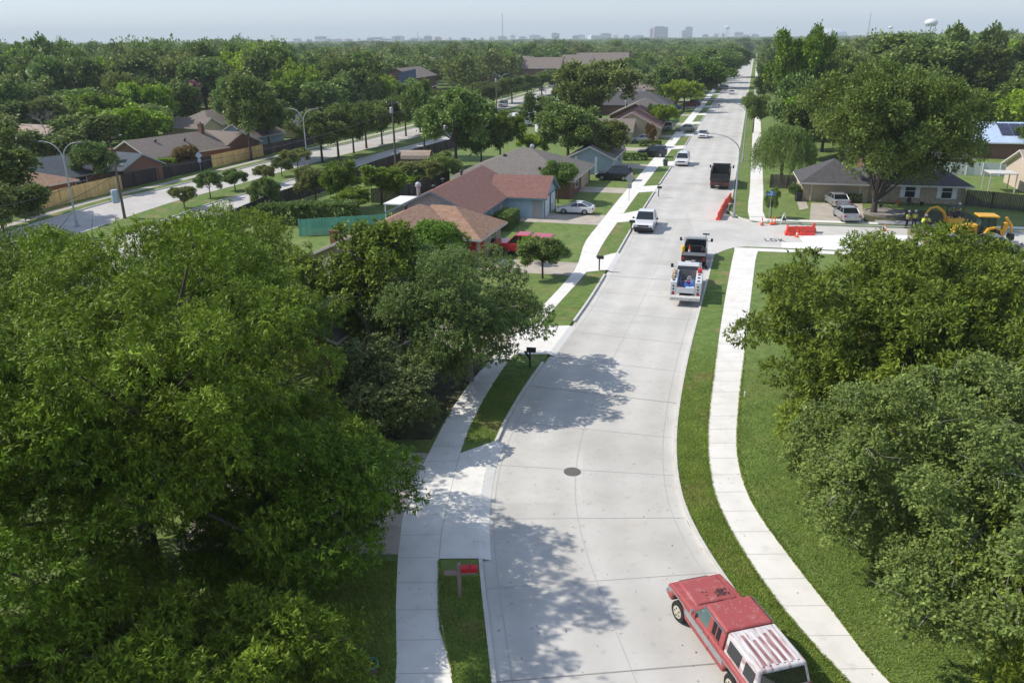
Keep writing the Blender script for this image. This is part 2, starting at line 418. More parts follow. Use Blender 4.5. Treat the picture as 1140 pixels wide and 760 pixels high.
# sidewalks -------------------------------------------------------
swL = px([(441, 760), (441, 700), (441, 650), (445, 600), (452, 560), (470, 520), (495, 470), (520, 430), (556, 390), (600, 345), (640, 300)], ZB)
swR = px([(506, 760), (490, 700), (489, 650), (490, 600), (500, 555), (512, 505), (530, 460), (560, 410), (590, 375), (620, 340), (655, 300)], ZB)
LKfar = [p for p in LK if p.y > 76]
SWL = smooth_line([Vector((-3.3, 12))] + swL + offset_line(LKfar, -3.75)[::8], 1.2)
SWR = smooth_line([Vector((-1.3, 12))] + swR + offset_line(LKfar, -1.95)[::8], 1.2)
mb = MB(); ribbon(mb, SWL, SWR, ZB + .022, n=500, z0=ZB - .02); tag(mb.build('sidewalk', WALKM), kind='structure')
srL = px([(945, 760), (880, 690), (830, 620), (798, 560), (788, 510), (789, 460), (797, 400), (806, 340), (815, 290)], ZB)
srR = px([(990, 760), (935, 690), (880, 620), (838, 560), (822, 510), (822, 460), (828, 400), (835, 340), (841, 290)], ZB)
SRL = smooth_line([Vector((12.6, 13)), Vector((11.2, 17))] + srL + [Vector((21.0, 73.2)), Vector((21.35, 74.55))], 1.0)
SRR = smooth_line([Vector((14.2, 13)), Vector((12.7, 17))] + srR + [Vector((23.0, 72.6)), Vector((23.5, 74.1))], 1.0)
mb = MB(); ribbon(mb, SRL, SRR, ZB + .022, n=140, z0=ZB - .02); tag(mb.build('sidewalk', WALKM), kind='structure')
RKf = [p for p in RK if p.y > 90]
SNL = [Vector((26.2, 86.5)), Vector((26.9, 88.3))] + offset_line(RKf, 2.2)[2::6]
SNR = [Vector((27.9, 85.9)), Vector((28.3, 87.8))] + offset_line(RKf, 3.9)[2::6]
mb = MB(); ribbon(mb, SNL, SNR, ZB + .022, n=250, z0=ZB - .02)
c0 = Vector((22.4, 73.2)); ribbon(mb, [c0, c0 + SD * 90], [c0 + Vector((.25, 1.1)), c0 + Vector((.25, 1.1)) + SD * 90], ZB + .03, n=2, z0=ZB - .02)
c0 = Vector((27.6, 86.3)); ribbon(mb, [c0 , c0 + SD * 90], [c0 + Vector((.3, 1.0)), c0 + Vector((.3, 1.0)) + SD * 90], ZB + .03, n=2, z0=ZB - .02)
tag(mb.build('sidewalk', WALKM), kind='structure')

# driveway aprons over the kerb on the left; (y at kerb from, to)
APR = [(26.1, 35.6), (46.8, 53.2), (66.6, 72.6), (86.6, 92.6), (104.5, 109.5), (126, 131.5), (146.5, 151.5), (166, 171), (190, 196), (212, 218), (236, 242), (262, 268), (290, 297), (322, 330), (355, 362), (392, 400), (430, 438), (470, 480)]
mb = MB(); kb = MB()
prev = 13.0
for a, b in APR + [(1100, 1101)]:
    seg = [p for p in LK if prev + .0 <= p.y <= a]
    if len(seg) > 2:
        strip(kb, offset_line(seg, -0.09), 0.16, ZB + .035, z0=0)
    prev = b
    if a > 1000: break
    k = [p for p in resample(cut(LK, a - .6, b + .6), 14)]
    s_ = [at_y(SWR, p.y + (0.0 if p.y < 60 else -.6)) for p in resample(cut(LK, a - .1, b + .1), 14)]
    ribbon(mb, s_, offset_line(k, -.12), ZB + .03, n=14)
    ribbon(mb, offset_line(k, -.12), offset_line(k, .32), ZB + .03, zb=.014, n=14)
tag(mb.build('driveway_apron', WALKM), kind='structure')
seg = cut(RK, 13, 72.8); strip(kb, offset_line(seg, .09) + cornS, 0.16, ZB + .035, z0=0)
strip(kb, [cornS[-1], cornS[-1] + SD * 100], .16, ZB + .035, z0=0)
strip(kb, [cornN[0] + SD * 100] + cornN + offset_line(cut(RK, 92, 800), .09), .16, ZB + .035, z0=0)
tag(kb.build('kerb', KERBM), kind='structure')
kb2 = mb
mb = MB()
for L in (offset_line(A1f, -.08), offset_line(A1n, .1), offset_line(A2f, -.1), offset_line(A2n, .08)): strip(mb, L, 0.16, ZB + .03, z0=0)
mb.build('kerb', KERBM)['kind'] = 'structure'
# verge and sidewalk on the far side of the arterial
mb = MB(); ribbon(mb, offset_line(A1f, -14), offset_line(A1f, -.16), ZB, n=150, z0=0); tag(mb.build('verge_ground', VERGE), kind='structure')
mb = MB(); ribbon(mb, offset_line(A1f, -3.1), offset_line(A1f, -1.7), ZB + .02, n=150); tag(mb.build('sidewalk', mat('old_walk', (.42, .39, .33), .9, noise=.12)), kind='structure')
# richer grass on the street verges
mb = MB()
prev = 13
for a, b in APR[:14]:
    s2 = [p for p in resample(LK, 2400) if prev + .45 <= p.y <= a - .45]
    if len(s2) > 3:
        A = [at_y(SWR, p.y - (.0 if p.y < 60 else .6)) + Vector((.03, 0)) for p in s2]
        ribbon(mb, A, offset_line(s2, -.17), ZB + .012, n=len(s2))
    prev = b
s2 = cut(RK, 13, 72.6)
ribbon(mb, offset_line(s2, .17), [at_y(SRL, p.y) - Vector((.03, 0)) for p in s2], ZB + .012, n=len(s2))
s2 = [p for p in RKf if p.y < 400]
ribbon(mb, offset_line(s2, .17), offset_line(s2, 2.17), ZB + .012, n=len(s2))
tag(mb.build('verge_grass', VERGE), kind='structure')

# joints ------------------------------------------------------------
mb = MB()
C = [a.lerp(b, .5) for a, b in zip(resample(LK, 900), resample(RK, 900))]
cl = [at_y(LK, y).lerp(at_y(RK, y), .47) for y in [13 + 1.2 * i for i in range(150)]]
strip(mb, cl, .035, .011)
strip(mb, offset_line(cut(LK, 13, 400), .5), .04, .012)
strip(mb, offset_line(cut(RK, 13, 74), -.5), .03, .012)
tag(mb.build('road_joints', TARJ), kind='structure')
mb = MB(); mbj = MB()
y = 15.2; i = 0
while y < 330:
    a = at_y(LK, y); tdir = (at_y(LK, y + .6) - a).normalized(); b = at_y(RK, y - (a.x * 0 + 9) * tdir.x * 1.0)
    dark = (i % 5 == 1)
    (mbj if dark else mb).add([(a.x, a.y, .0135), (b.x, b.y, .0135), (b.x, b.y + (.05 if dark else .03), .0135), (a.x, a.y + (.05 if dark else .03), .0135)], [(0, 1, 2, 3)])
    y += 4.6; i += 1
tag(mb.build('road_joints', TARJ), kind='structure'); tag(mbj.build('road_joints', JOINT), kind='structure')
mb = MB()
for A, B, ymax in ((SWL, SWR, 130), (SRL, SRR, 74)):
    y = 14
    while y < ymax:
        a, b = at_y(A, y), at_y(B, y - (.3 if y > 50 else 0) * 1.6)
        mb.add([(a.x, a.y, ZB + .0262), (b.x, b.y, ZB + .0262), (b.x, b.y + .03, ZB + .0262), (a.x, a.y + .03, ZB + .0262)], [(0, 1, 2, 3)]); y += 1.52 if y < 60 else 3.04
L1 = [at_y(SWR, q) for q in (26.2, 28, 30, 32, 34, 35.4)]
strip(mb, L1, .03, ZB + .034)
tag(mb.build('sidewalk_joints', mat('walk_joint', (.50, .48, .44), .95)), kind='structure')

# private drives, left and right
def poly_px(pts, z): return [tuple(GP(u, v, z).xy) for u, v in pts]
dr = []
def left_drive(y0, y1, length, mt=None, back=0):
    a, b = at_y(SWL, y0), at_y(SWL, y1); t = (b - a).normalized(); r = Vector((t.y, -t.x))
    dr.append([tuple(a), tuple(b), tuple(b - r * length), tuple(a - r * length)])
left_drive(26.4, 34.6, 9); left_drive(47.4, 52.6, 9)
dr2 = []
for y0, y1, l in ((65.5, 69.6, 9), (84.9, 90, 12.5), (103.4, 107.2, 13), (123.6, 128.4, 13), (143.5, 148, 14), (164, 168.2, 11), (188, 193, 12), (210, 215, 12), (234, 239, 12), (260, 265, 12), (288, 294, 12), (320, 327, 12), (352, 358, 12)):
    left_drive(y0, y1, l)
dr.append(poly_px([(903, 226), (901, 248), (962, 249), (960, 227)], ZB))
dr.append(poly_px([(883, 210), (893, 210), (900, 232), (920, 233), (918, 226), (895, 225)], ZB)[0:3] + poly_px([(890, 234)], ZB))
dr.append([(48, 96), (41, 97.5), (41, 99), (48, 99)])
sheet('driveway', dr, ZB + .017, DRIVEM)
sheet('sidewalk', [poly_px([(870, 270), (1000, 272), (1080, 330), (870, 284)], .0)], .02, CURE)
sheet('sidewalk', [poly_px([(888, 262), (1010, 262), (1010, 272), (935, 285), (900, 278)], .0)], .024, CURE)
# dark bare ground under the trees by the left walk and beside the right house
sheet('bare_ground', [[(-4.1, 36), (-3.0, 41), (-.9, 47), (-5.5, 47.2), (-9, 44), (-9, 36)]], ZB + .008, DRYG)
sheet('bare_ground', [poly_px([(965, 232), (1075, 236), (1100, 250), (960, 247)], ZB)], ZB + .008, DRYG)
# manhole
mb = MB(); c = GP(637, 525); mb.lathe([(0.40, 0), (.40, .016), (.34, .018), (.05, .018)], 24, c=(c.x, c.y, .004))
o = mb.build('manhole_cover', mat('cast_iron', (.13, .12, .11), .7, bump=.6, bscale=25)); tag(o, 'round dark iron manhole cover in the near road', 'manhole cover')
mb = MB()
for u, v in ((563, 708), (636, 660)): pass

# ================================================================== trees
def leaf_mat(name, c1, c2, trans=0.26, spread=.26, grey=None):
    mt = bpy.data.materials.new(name); mt.use_nodes = True; n = mt.node_tree; b = n.nodes['Principled BSDF']; out = n.nodes['Material Output']
    g = n.nodes.new('ShaderNodeNewGeometry'); oi = n.nodes.new('ShaderNodeObjectInfo'); tc = n.nodes.new('ShaderNodeTexCoord')
    t = n.nodes.new('ShaderNodeTexNoise'); t.inputs['Scale'].default_value = .9; t.inputs['Detail'].default_value = 3
    n.links.new(tc.outputs['Object'], t.inputs['Vector'])
    ad = n.nodes.new('ShaderNodeMath'); ad.operation = 'ADD'
    ma = n.nodes.new('ShaderNodeMath'); ma.operation = 'MULTIPLY'; ma.inputs[1].default_value = .55
    n.links.new(g.outputs['Random Per Island'], ma.inputs[0]); n.links.new(ma.outputs[0], ad.inputs[0])
    mr = n.nodes.new('ShaderNodeMapRange'); mr.inputs[1].default_value = .3; mr.inputs[2].default_value = .7; mr.inputs[3].default_value = 0; mr.inputs[4].default_value = .5
    n.links.new(t.outputs['Fac'], mr.inputs[0]); n.links.new(mr.outputs[0], ad.inputs[1])
    mx = n.nodes.new('ShaderNodeMix'); mx.data_type = 'RGBA'; mx.inputs[6].default_value = (*[k * .74 for k in c1], 1); mx.inputs[7].default_value = (*[k * 1.12 for k in c2], 1)
    n.links.new(ad.outputs[0], mx.inputs[0])
    m3 = n.nodes.new('ShaderNodeMapRange'); m3.inputs[3].default_value = 1 - spread * .5; m3.inputs[4].default_value = 1 + spread * .5
    n.links.new(oi.outputs['Random'], m3.inputs[0])
    sc_ = n.nodes.new('ShaderNodeVectorMath'); sc_.operation = 'SCALE'; n.links.new(mx.outputs[2], sc_.inputs[0])
    wg = n.nodes.new('ShaderNodeTexWhiteNoise'); wg.noise_dimensions = '1D'; n.links.new(g.outputs['Random Per Island'], wg.inputs['W'])
    m5 = n.nodes.new('ShaderNodeMapRange'); m5.inputs[1].default_value = .80; m5.inputs[3].default_value = 1.0; m5.inputs[4].default_value = 1.6; n.links.new(wg.outputs[0], m5.inputs[0])
    m6 = n.nodes.new('ShaderNodeMath'); m6.operation = 'MULTIPLY'; n.links.new(m3.outputs[0], m6.inputs[0]); n.links.new(m5.outputs[0], m6.inputs[1]); n.links.new(m6.outputs[0], sc_.inputs['Scale'])
    hs = n.nodes.new('ShaderNodeHueSaturation'); m4 = n.nodes.new('ShaderNodeMapRange'); m4.inputs[3].default_value = .485; m4.inputs[4].default_value = .512
    wn = n.nodes.new('ShaderNodeMath'); wn.operation = 'FRACT'; w2 = n.nodes.new('ShaderNodeMath'); w2.operation = 'MULTIPLY'; w2.inputs[1].default_value = 17.3
    n.links.new(oi.outputs['Random'], w2.inputs[0]); n.links.new(w2.outputs[0], wn.inputs[0]); n.links.new(wn.outputs[0], m4.inputs[0]); n.links.new(m4.outputs[0], hs.inputs['Hue'])
    n.links.new(sc_.outputs[0], hs.inputs['Color']); colr = hs.outputs[0]
    n.links.new(colr, b.inputs['Base Color']); b.inputs['Roughness'].default_value = .55; b.inputs['Specular IOR Level'].default_value = .22
    tr = n.nodes.new('ShaderNodeBsdfTranslucent'); n.links.new(colr, tr.inputs[0])
    ms = n.nodes.new('ShaderNodeMixShader'); ms.inputs[0].default_value = trans
    n.links.new(b.outputs[0], ms.inputs[1]); n.links.new(tr.outputs[0], ms.inputs[2]); n.links.new(ms.outputs[0], out.inputs[0])
    MATS[name] = mt; return mt
LEAF = {
 'pecan': leaf_mat('leaf_pecan', (.066, .125, .010), (.195, .300, .022)),
 'pecan2': leaf_mat('leaf_pecan_olive', (.085, .140, .016), (.240, .310, .035)),
 'oak': leaf_mat('leaf_oak', (.082, .135, .026), (.175, .240, .048)),
 'live': leaf_mat('leaf_live_oak', (.100, .155, .036), (.195, .270, .070)),
 'elm': leaf_mat('leaf_elm', (.112, .178, .040), (.235, .325, .080)),
 'olive': leaf_mat('leaf_olive', (.140, .175, .040), (.240, .280, .075)),
 'bright': leaf_mat('leaf_bright', (.170, .270, .018), (.320, .450, .040), spread=.2),
 'willow': leaf_mat('leaf_willow', (.130, .205, .045), (.240, .330, .080)),
 'pink': leaf_mat('leaf_pink', (.30, .13, .15), (.42, .21, .22)),
 'rust': leaf_mat('leaf_rust', (.15, .110, .035), (.23, .15, .05)),
 'myrtle': leaf_mat('leaf_myrtle', (.095, .160, .036), (.22, .270, .10)),
 'juniper': leaf_mat('leaf_juniper', (.085, .190, .020), (.165, .310, .036)),
}
BARK = mat('bark', (.075, .06, .048), .95, noise=.3, nscale=6, bump=.8, bscale=14)
BARKG = mat('bark_grey', (.21, .19, .165), .95, noise=.25, nscale=6)
DEADW = mat('dead_twigs', (.30, .27, .24), .95, noise=.2, nscale=4)

def unit(a): return a / np.maximum(1e-9, np.linalg.norm(a, axis=1, keepdims=True))
def sprays(P, N, k, L, W, out=.75, jit=.9, base=.25, droop=.15, g=None):
    """k leaves about each point P, heading roughly along N; every leaf one folded diamond"""
    g = g or rng
    n = len(P) * k
    p = np.repeat(P, k, 0); nn = np.repeat(N, k, 0)
    d = unit(nn * out + g.normal(0, 1, (n, 3)) * jit * .6 + np.array([0, 0, -droop]))
    p = p + g.normal(0, 1, (n, 3)) * base * L
    ln = (L * g.uniform(.65, 1.25, n))[:, None]; wd = (W * g.uniform(.7, 1.2, n))[:, None]
    up = np.array([0, 0, 1.0]) + g.normal(0, .38, (n, 3))
    s = unit(np.cross(d, up)); fold = unit(np.cross(s, d))
    co = np.empty((n, 4, 3))
    co[:, 0] = p; co[:, 1] = p + d * ln * .5 + s * wd + fold * wd * .25
    co[:, 2] = p + d * ln; co[:, 3] = p + d * ln * .5 - s * wd + fold * wd * .25
    return co.reshape(-1, 3)

def crown_clumps(g, n, rx, ry, rz, zc, low=-.45, inner=.55, cr_=(.22, .36)):
    d = unit(g.normal(0, 1, (n * 4, 3))); d = d[d[:, 2] > low][:n]
    d = d if len(d) == n else d
    rad = g.uniform(inner, 1.0, len(d)) ** .6
    rc = g.uniform(*cr_, len(d)) * min(rx, ry)
    # uneven outline: some directions reach further
    wob = 1 + .16 * np.sin(3 * np.arctan2(d[:, 1], d[:, 0]) + g.uniform(0, 6)) + g.normal(0, .07, len(d))
    sc_ = np.stack([(rx - rc * .7) * wob, (ry - rc * .7) * wob, rz - rc * .6], 1)
    c = d * rad[:, None] * sc_; c[:, 2] += zc
    return c, rc
def lobed_clumps(g, nl, n, rx, rz, zc, low, cr_):
    """big lobes first, small leaf clumps on the outside of every lobe"""
    L, RL = crown_clumps(g, nl, rx, rx, rz, zc, low, inner=.6, cr_=(.36, .55))
    C = []; RC = []
    for i in range(n):
        j = g.integers(len(L)); d = g.normal(0, 1, 3) + np.array([0, 0, .25]); d /= np.linalg.norm(d)
        C.append(L[j] + d * RL[j] * g.uniform(.62, 1.05) * np.array([1, 1, .8])); RC.append(rx * g.uniform(*cr_))
    return np.array(C), np.array(RC)
def crown_co(g, C, RC, ns, k, L, W, squash=.72, **kw):
    out = []
    for c, r in zip(C, RC):
        m = max(6, int(ns * (r / RC.mean()) ** 2))
        d = unit(g.normal(0, 1, (m, 3)) + np.array([0, 0, .35]))
        rad = (g.uniform(.35, 1.0, m) ** .5)[:, None] * r
        P = c + d * rad * np.array([1, 1, squash]) + g.normal(0, .06 * r, (m, 3))
        out.append(sprays(P, unit(d + np.array([0, 0, .1])), k, L, W, g=g, **kw))
    return np.concatenate(out)
def limbs(mb, g, C, RC, h, zc, tr, bend=.25, every=1, n=6, fork=.38, twig=.03, lean=(0, 0)):
    top = Vector((lean[0], lean[1], h * fork))
    mb.tube([(0, 0, -.3), (0, 0, .15), (lean[0] * .4, lean[1] * .4, h * fork * .55), top], [tr * 1.7, tr * 1.15, tr * .95, tr * .85], 10)
    for i in range(0, len(C), every):
        c = Vector(C[i]); d = c - top
        mid = top + d * .45 + Vector((g.normal(0, .05), g.normal(0, .05), .10 + g.normal(0, .03))) * d.length
        r = tr * (.28 + .25 * g.random())
        mb.tube([top - Vector((0, 0, .2)), top + d * .2 + Vector((0, 0, d.length * .03)), mid, c + Vector((0, 0, -RC[i] * .2))], [r * 1.3, r, r * .62, twig], n)
def twigs(mb, g, C, RC, n, length, r):
    for _ in range(n):
        i = g.integers(len(C)); c = Vector(C[i]); d = Vector(g.normal(0, 1, 3)); d.z = abs(d.z) * .8; d.normalize()
        p = c + d * RC[i] * .25; q = c + d * (RC[i] + length * g.random())
        mid = p.lerp(q, .5) + Vector(g.normal(0, .12, 3)) * length
        mb.tube([p, mid, q], [r, r * .7, r * .3], 4)

def tree_meshes(name, seed, r, h, n_cl, ns, k, L, W, leaf, zfrac=None, low=-.45, fork=.38, tr=None, bark=None, limb_every=1, ry=None, tw=0, rz=None, lobes=0, cr_=(.22, .36), **kw):
    g = np.random.default_rng(seed)
    rz = rz or h * .40; zc = h - rz; tr = tr or h * .022
    C, RC = lobed_clumps(g, lobes, n_cl, r, rz, zc, low, cr_) if lobes else crown_clumps(g, n_cl, r, ry or r, rz, zc, low, cr_=cr_)
    co = crown_co(g, C, RC, ns, k, L, W, **kw)
    crown = quad_mesh('crown', co, [leaf])
    mb = MB(); limbs(mb, g, C, RC, h, zc, tr, every=limb_every, n=6 if tw else 5, fork=fork)
    if tw: twigs(mb, g, C, RC, tw, r * .10, .013)
    me = bpy.data.meshes.new('trunk'); me.from_pydata(mb.v, [], mb.f); me.materials.append(bark or BARK); me.update()
    return me, crown, r, h
def put_tree(tm, x, y, r, h, label, group=None, name='tree', rz=None, cat='tree', z=ZB):
    t = empty(name, (x, y, z), rnd.uniform(0, 6.28) if rz is None else rz, label, cat, group)
    t.scale = (r / tm[2], r / tm[2], h / tm[3])
    for nm, me in (('trunk', tm[0]), ('crown', tm[1])):
        o = bpy.data.objects.new(nm, me); COL.objects.link(o); o.parent = t
    return t

# ---- big foreground trees, each with its own crown
NEAR = dict(k=11, L=.195, W=.031, out=.55, jit=1.15, base=.22, droop=.35)
def near_tree(seed, x, y, r, h, leaf, label, n_cl=60, ns=190, tw=120, name='tree', low=-.55, bark=BARK, cat='tree', rz=None, lobes=11, cr_=(.10, .19), limb_every=6, **kw):
    a = dict(NEAR); a.update(kw)
    tm = tree_meshes(name, seed, r, h, n_cl, ns, a.pop('k'), a.pop('L'), a.pop('W'), LEAF[leaf], low=low, tw=tw, bark=bark, rz=rz, lobes=lobes, cr_=cr_, limb_every=limb_every, **a)
    return put_tree(tm, x, y, r, h, label, name=name, rz=0, cat=cat)
near_tree(1, -13.7, 25.4, 8.6, 13.8, 'pecan', 'huge bright green pecan filling the left foreground, its crown reaching the near sidewalk', 330, 60, 420, name='pecan_tree', rz=7.1, low=-.97, lobes=26, fork=.3, cr_=(.070, .13))
near_tree(2, -25.0, 37.0, 8.2, 10.8, 'pecan', 'yellow green pecan at the left picture edge in front of the street light', 200, 46, 120, name='pecan_tree', rz=4.8)
near_tree(3, -10.6, 18.3, 5.6, 4.8, 'pecan', 'low dark pecan boughs in the bottom left corner', 150, 50, 120, name='pecan_tree', rz=2.7, low=-.95)
near_tree(16, -8.3, 25.2, 4.7, 7.2, 'pecan', 'low spreading pecan whose dark twigs hang over the near drive at the left walk', 150, 46, 130, name='pecan_tree', rz=4.1, low=-.9, cr_=(.13, .24))
near_tree(15, -18.4, 19.4, 6.8, 11.6, 'pecan', 'green pecan at the left edge, below and left of the huge one', 170, 46, 90, name='pecan_tree', rz=4.4, low=-.7)
near_tree(18, -15.4, 38.0, 6.2, 11.2, 'pecan', 'green pecan crown between the huge one and the rounded tree behind', 180, 46, 80, name='pecan_tree', rz=5.0, low=-.8)
near_tree(4, -16.8, 48.0, 4.8, 9.4, 'pecan', 'rounded mid green tree rising behind the huge pecan', 110, 40, 40, name='tree', cr_=(.15, .26))
near_tree(5, -2.5, 43.4, 5.7, 8.9, 'live', 'grey green live oak leaning over the left sidewalk and black mailbox', 190, 66, 240, name='live_oak', L=.15, W=.036, k=9, rz=4.2, bark=BARKG, droop=.2, low=-.85, cr_=(.10, .18))
near_tree(6, -8.4, 44.0, 3.9, 9.2, 'pecan2', 'open broad leaved tree with bare twigs between the huge pecan and the live oak', 90, 30, 170, name='tree', L=.26, W=.07, bark=DEADW, rz=3.8, low=-.8, cr_=(.14, .26))
near_tree(7, -5.9, 37.4, 3.2, 5.4, 'myrtle', 'dark crape myrtle bush with faded flower heads by the shaded sidewalk', 120, 40, 30, name='crape_myrtle', L=.16, W=.05, rz=2.7, low=-.95, cr_=(.16, .28))
near_tree(8, 19.8, 38.0, 8.3, 9.3, 'pecan2', 'olive green pecan whose branches reach over the right sidewalk', 220, 56, 260, name='pecan_tree', rz=4.4, L=.27, W=.05, low=-.75, lobes=14, cr_=(.08, .15))
near_tree(9, 28.4, 49.4, 7.8, 6.1, 'pecan2', 'olive green pecan behind the right one, hiding the side street', 200, 42, 120, name='pecan_tree', rz=3.5, L=.28, W=.055)
near_tree(10, 39.5, 50.0, 7.5, 5.6, 'pecan2', 'olive green pecan at the right edge below the digger', 180, 42, 80, name='pecan_tree', rz=3.6, L=.28, W=.055)
near_tree(19, 15.6, 31.5, 3.9, 5.6, 'pecan2', 'low yellowish pecan boughs between the two right hand crowns beside the walk', 110, 50, 60, name='pecan_tree', L=.25, W=.045, rz=2.9, low=-.95, cr_=(.13, .22))
near_tree(11, 18.2, 23.9, 8.0, 8.3, 'elm', 'grey green cedar elm with bare twigs in the lower right corner', 300, 84, 420, name='cedar_elm', L=.15, W=.042, rz=4.3, bark=DEADW, low=-.97, lobes=16, base=.4, cr_=(.075, .135))
near_tree(12, 29.0, 34.0, 6.8, 7.0, 'elm', 'grey green cedar elm at the right edge behind the lower right one', 200, 50, 120, name='cedar_elm', L=.16, W=.044, bark=DEADW, rz=3.4, base=.5)
near_tree(17, -5.6, 57.5, 3.1, 6.6, 'juniper', 'bright green dome shaped evergreen in front of the tan roof', 150, 90, 0, name='evergreen_tree', L=.13, W=.05, rz=3.2, low=-.95, lobes=0, cr_=(.22, .34), base=.5)
near_tree(13, 15.6, 17.6, 3.8, 5.6, 'pecan2', 'small yellow green tree at the bottom right edge', 110, 44, 50, name='tree', rz=3.2, low=-.8, cr_=(.16, .28))

# ---- shared crowns for the middle distance and for the woods
def TM(seed, leaf, r, h, n_cl, ns, k, L, W, **kw): return tree_meshes('tree', seed, r, h, n_cl, ns, k, L, W, LEAF[leaf], **kw)
MID = dict(out=.7, jit=1.0, base=.5, droop=.1)
M_ = {}
for i, (leaf, r, h, rzf) in enumerate([('oak', 5, 9, .38), ('oak', 5, 10, .36), ('elm', 5, 10, .40), ('elm', 5, 9, .38), ('olive', 5, 9, .40), ('pecan', 5, 9.5, .41), ('bright', 5, 9, .42), ('live', 5, 8.5, .4), ('rust', 4, 7, .42), ('myrtle', 4, 7, .42), ('pink', 4, 7, .35), ('juniper', 3, 6.3, .49)]):
    M_.setdefault(leaf, []).append(TM(40 + i, leaf, r, h, 52, 62, 6, .42, .15, rz=h * rzf, limb_every=6, lobes=9, cr_=(.13, .23), **MID))
FAR = {}
for i, (leaf, r, h) in enumerate([('oak', 5, 10), ('oak', 5.5, 10), ('elm', 5, 10), ('elm', 5, 11), ('olive', 5, 9.5), ('pecan', 5, 10), ('bright', 5, 9), ('live', 5, 9)]):
    FAR.setdefault(leaf, []).append(TM(70 + i, leaf, r, h, 46, 30, 5, .58, .30, rz=h * .43, limb_every=8, lobes=9, cr_=(.16, .30), **MID))
TREES_XY = []
def tr(kind, x, y, r, h, label, group=None, lod=M_, name='tree', cat='tree', z=ZB):
    TREES_XY.append((x, y, r)); return put_tree(rnd.choice(lod[kind]), x, y, r, h, label, group, name, cat=cat, z=z)
def ht(u, vb, vt):
    g = GP(u, vb); lo, hi = 0.0, 60.0
    for _ in range(40):
        q = (lo + hi) / 2; p = Vector((g.x, g.y, q - CAMH)); v = 380 - F * p.dot(c_up) / p.dot(f0)
        if v > vt: lo = q
        else: hi = q
    return lo
def trp(kind, u, vb, vt, wpx, label, group=None, lod=M_, name='tree', cat='tree'):
    """a tree whose foot stands where the sight line (u, vb) meets the ground"""
    g = GP(u, vb, ZB); h = ht(u, vb, vt); d = g.dot(f0) - CAMH * f0.z; r = wpx / 2 * (g.y * cp + CAMH * sp) / F
    return tr(kind, g.x, g.y, r, h, label, group, lod, name, cat)

# median of the arterial: a row of dark trees and young ones before it
med = [(359, 181, 126, 52), (377, 175.5, 119, 46), (394, 170.5, 120, 44), (408, 164.5, 118, 42), (425.5, 160, 116, 40), (439, 156, 112, 40), (452, 151, 110, 40), (468, 147, 106, 38), (486, 142, 102, 36)]
for u, vb, vt, wp in med: trp('oak', u, vb, vt - 3, wp * 1.18, 'dark round oak in the long row on the arterial median', 'dark oaks in a row on the arterial median', name='oak_tree')
for u, vb, vt, wp in [(550, 120.5, 92, 36), (570, 115, 88, 34), (587, 110.5, 86, 32), (603, 106, 82, 30), (617, 102, 80, 28), (535, 124, 94, 36)]:
    trp('oak', u, vb, vt - 2, wp * 1.15, 'dark oak on the far part of the arterial median', 'far dark oaks on the arterial median', name='oak_tree')
trp('olive', 205.5, 231, 207, 28, 'young sparse grey green tree on the median, nearest of the small ones', name='young_tree')
trp('elm', 234.5, 220.5, 192, 30, 'young round green tree second along the median', name='young_tree')
trp('elm', 262, 212, 189, 28, 'young green tree third along the median', name='young_tree')
trp('olive', 295, 205, 184, 24, 'small grey green tree fourth along the median', name='young_tree')
trp('olive', 332, 190, 166, 34, 'wide olive grey small tree beside the tall median light pole', name='young_tree')
trp('live', 314, 196, 176, 26, 'low grey green tree just left of the median light pole', name='young_tree')

# back yards between the arterial and the street
trp('elm', 297, 242, 200, 36, 'dense dark green bush tree behind the huge pecan beside the arterial', name='bush')
trp('pecan', 384, 232, 178, 52, 'tall leafy shrub behind the dark back fence', name='shrub')
trp('olive', 352, 225, 185, 44, 'loose olive shrub left along the back fence', name='shrub')
trp('pecan', 425, 228, 184, 60, 'wide green shrub behind the red roofed house yard', name='shrub')
trp('olive', 466, 210, 178, 50, 'pale olive shrub near the round topped shed', name='shrub')
trp('pecan', 400, 240, 208, 56, 'dark green shrub above the green fence', name='shrub')
trp('bright', 448, 214, 192, 40, 'low yellow green shrub before the round topped shed', name='shrub')
trp('elm', 508, 188, 104, 88, 'tall open tree with pale bark behind the grey roof', name='tree')
trp('elm', 473, 176, 96, 50, 'tall thin open tree beside the shed', name='tree')
trp('pecan', 557, 180, 124, 52, 'light green leafy tree behind the grey roofed house', name='tree')
trp('oak', 536, 186, 135, 50, 'dark green tree left of the light green one behind the grey roof', name='tree')
trp('elm', 497, 206, 172, 44, 'dark shrub mass beside the shed', name='shrub')
trp('bright', 595, 176, 146, 34, 'small light green tree by the white trailer', name='tree')
trp('oak', 601, 158, 106, 50, 'dark tree by the white trailer', name='tree')
trp('elm', 632, 188, 116, 82, 'big dense green tree over the grey roofed house', name='tree')
trp('olive', 664, 188, 132, 60, 'yellow green tree next to the big dense one over the grey roof', name='tree')
trp('elm', 621, 226, 182, 44, 'large round shrub at the corner of the grey roofed house', name='shrub')
trp('olive', 668, 148, 66, 92, 'tall olive tree behind the red roofed houses', name='tree')
trp('oak', 645, 150, 84, 60, 'dark tree left of the tall olive one', name='tree')
trp('rust', 722, 164, 138, 15, 'small brown red bush in front of the tan garage house', name='bush')
trp('bright', 737, 148, 112, 30, 'small bright green tree beside the silver cars', name='tree')
trp('rust', 722, 146, 124, 18, 'reddish small tree next to the bright green one', name='tree')
trp('bright', 761, 124, 85, 44, 'light yellow green tree beside the far driveway', name='tree')
trp('pecan', 775, 112, 66, 76, 'wide round green tree overhanging the left lawns', name='tree')
trp('elm', 798, 98, 58, 56, 'green tree beyond the wide round one', name='tree')
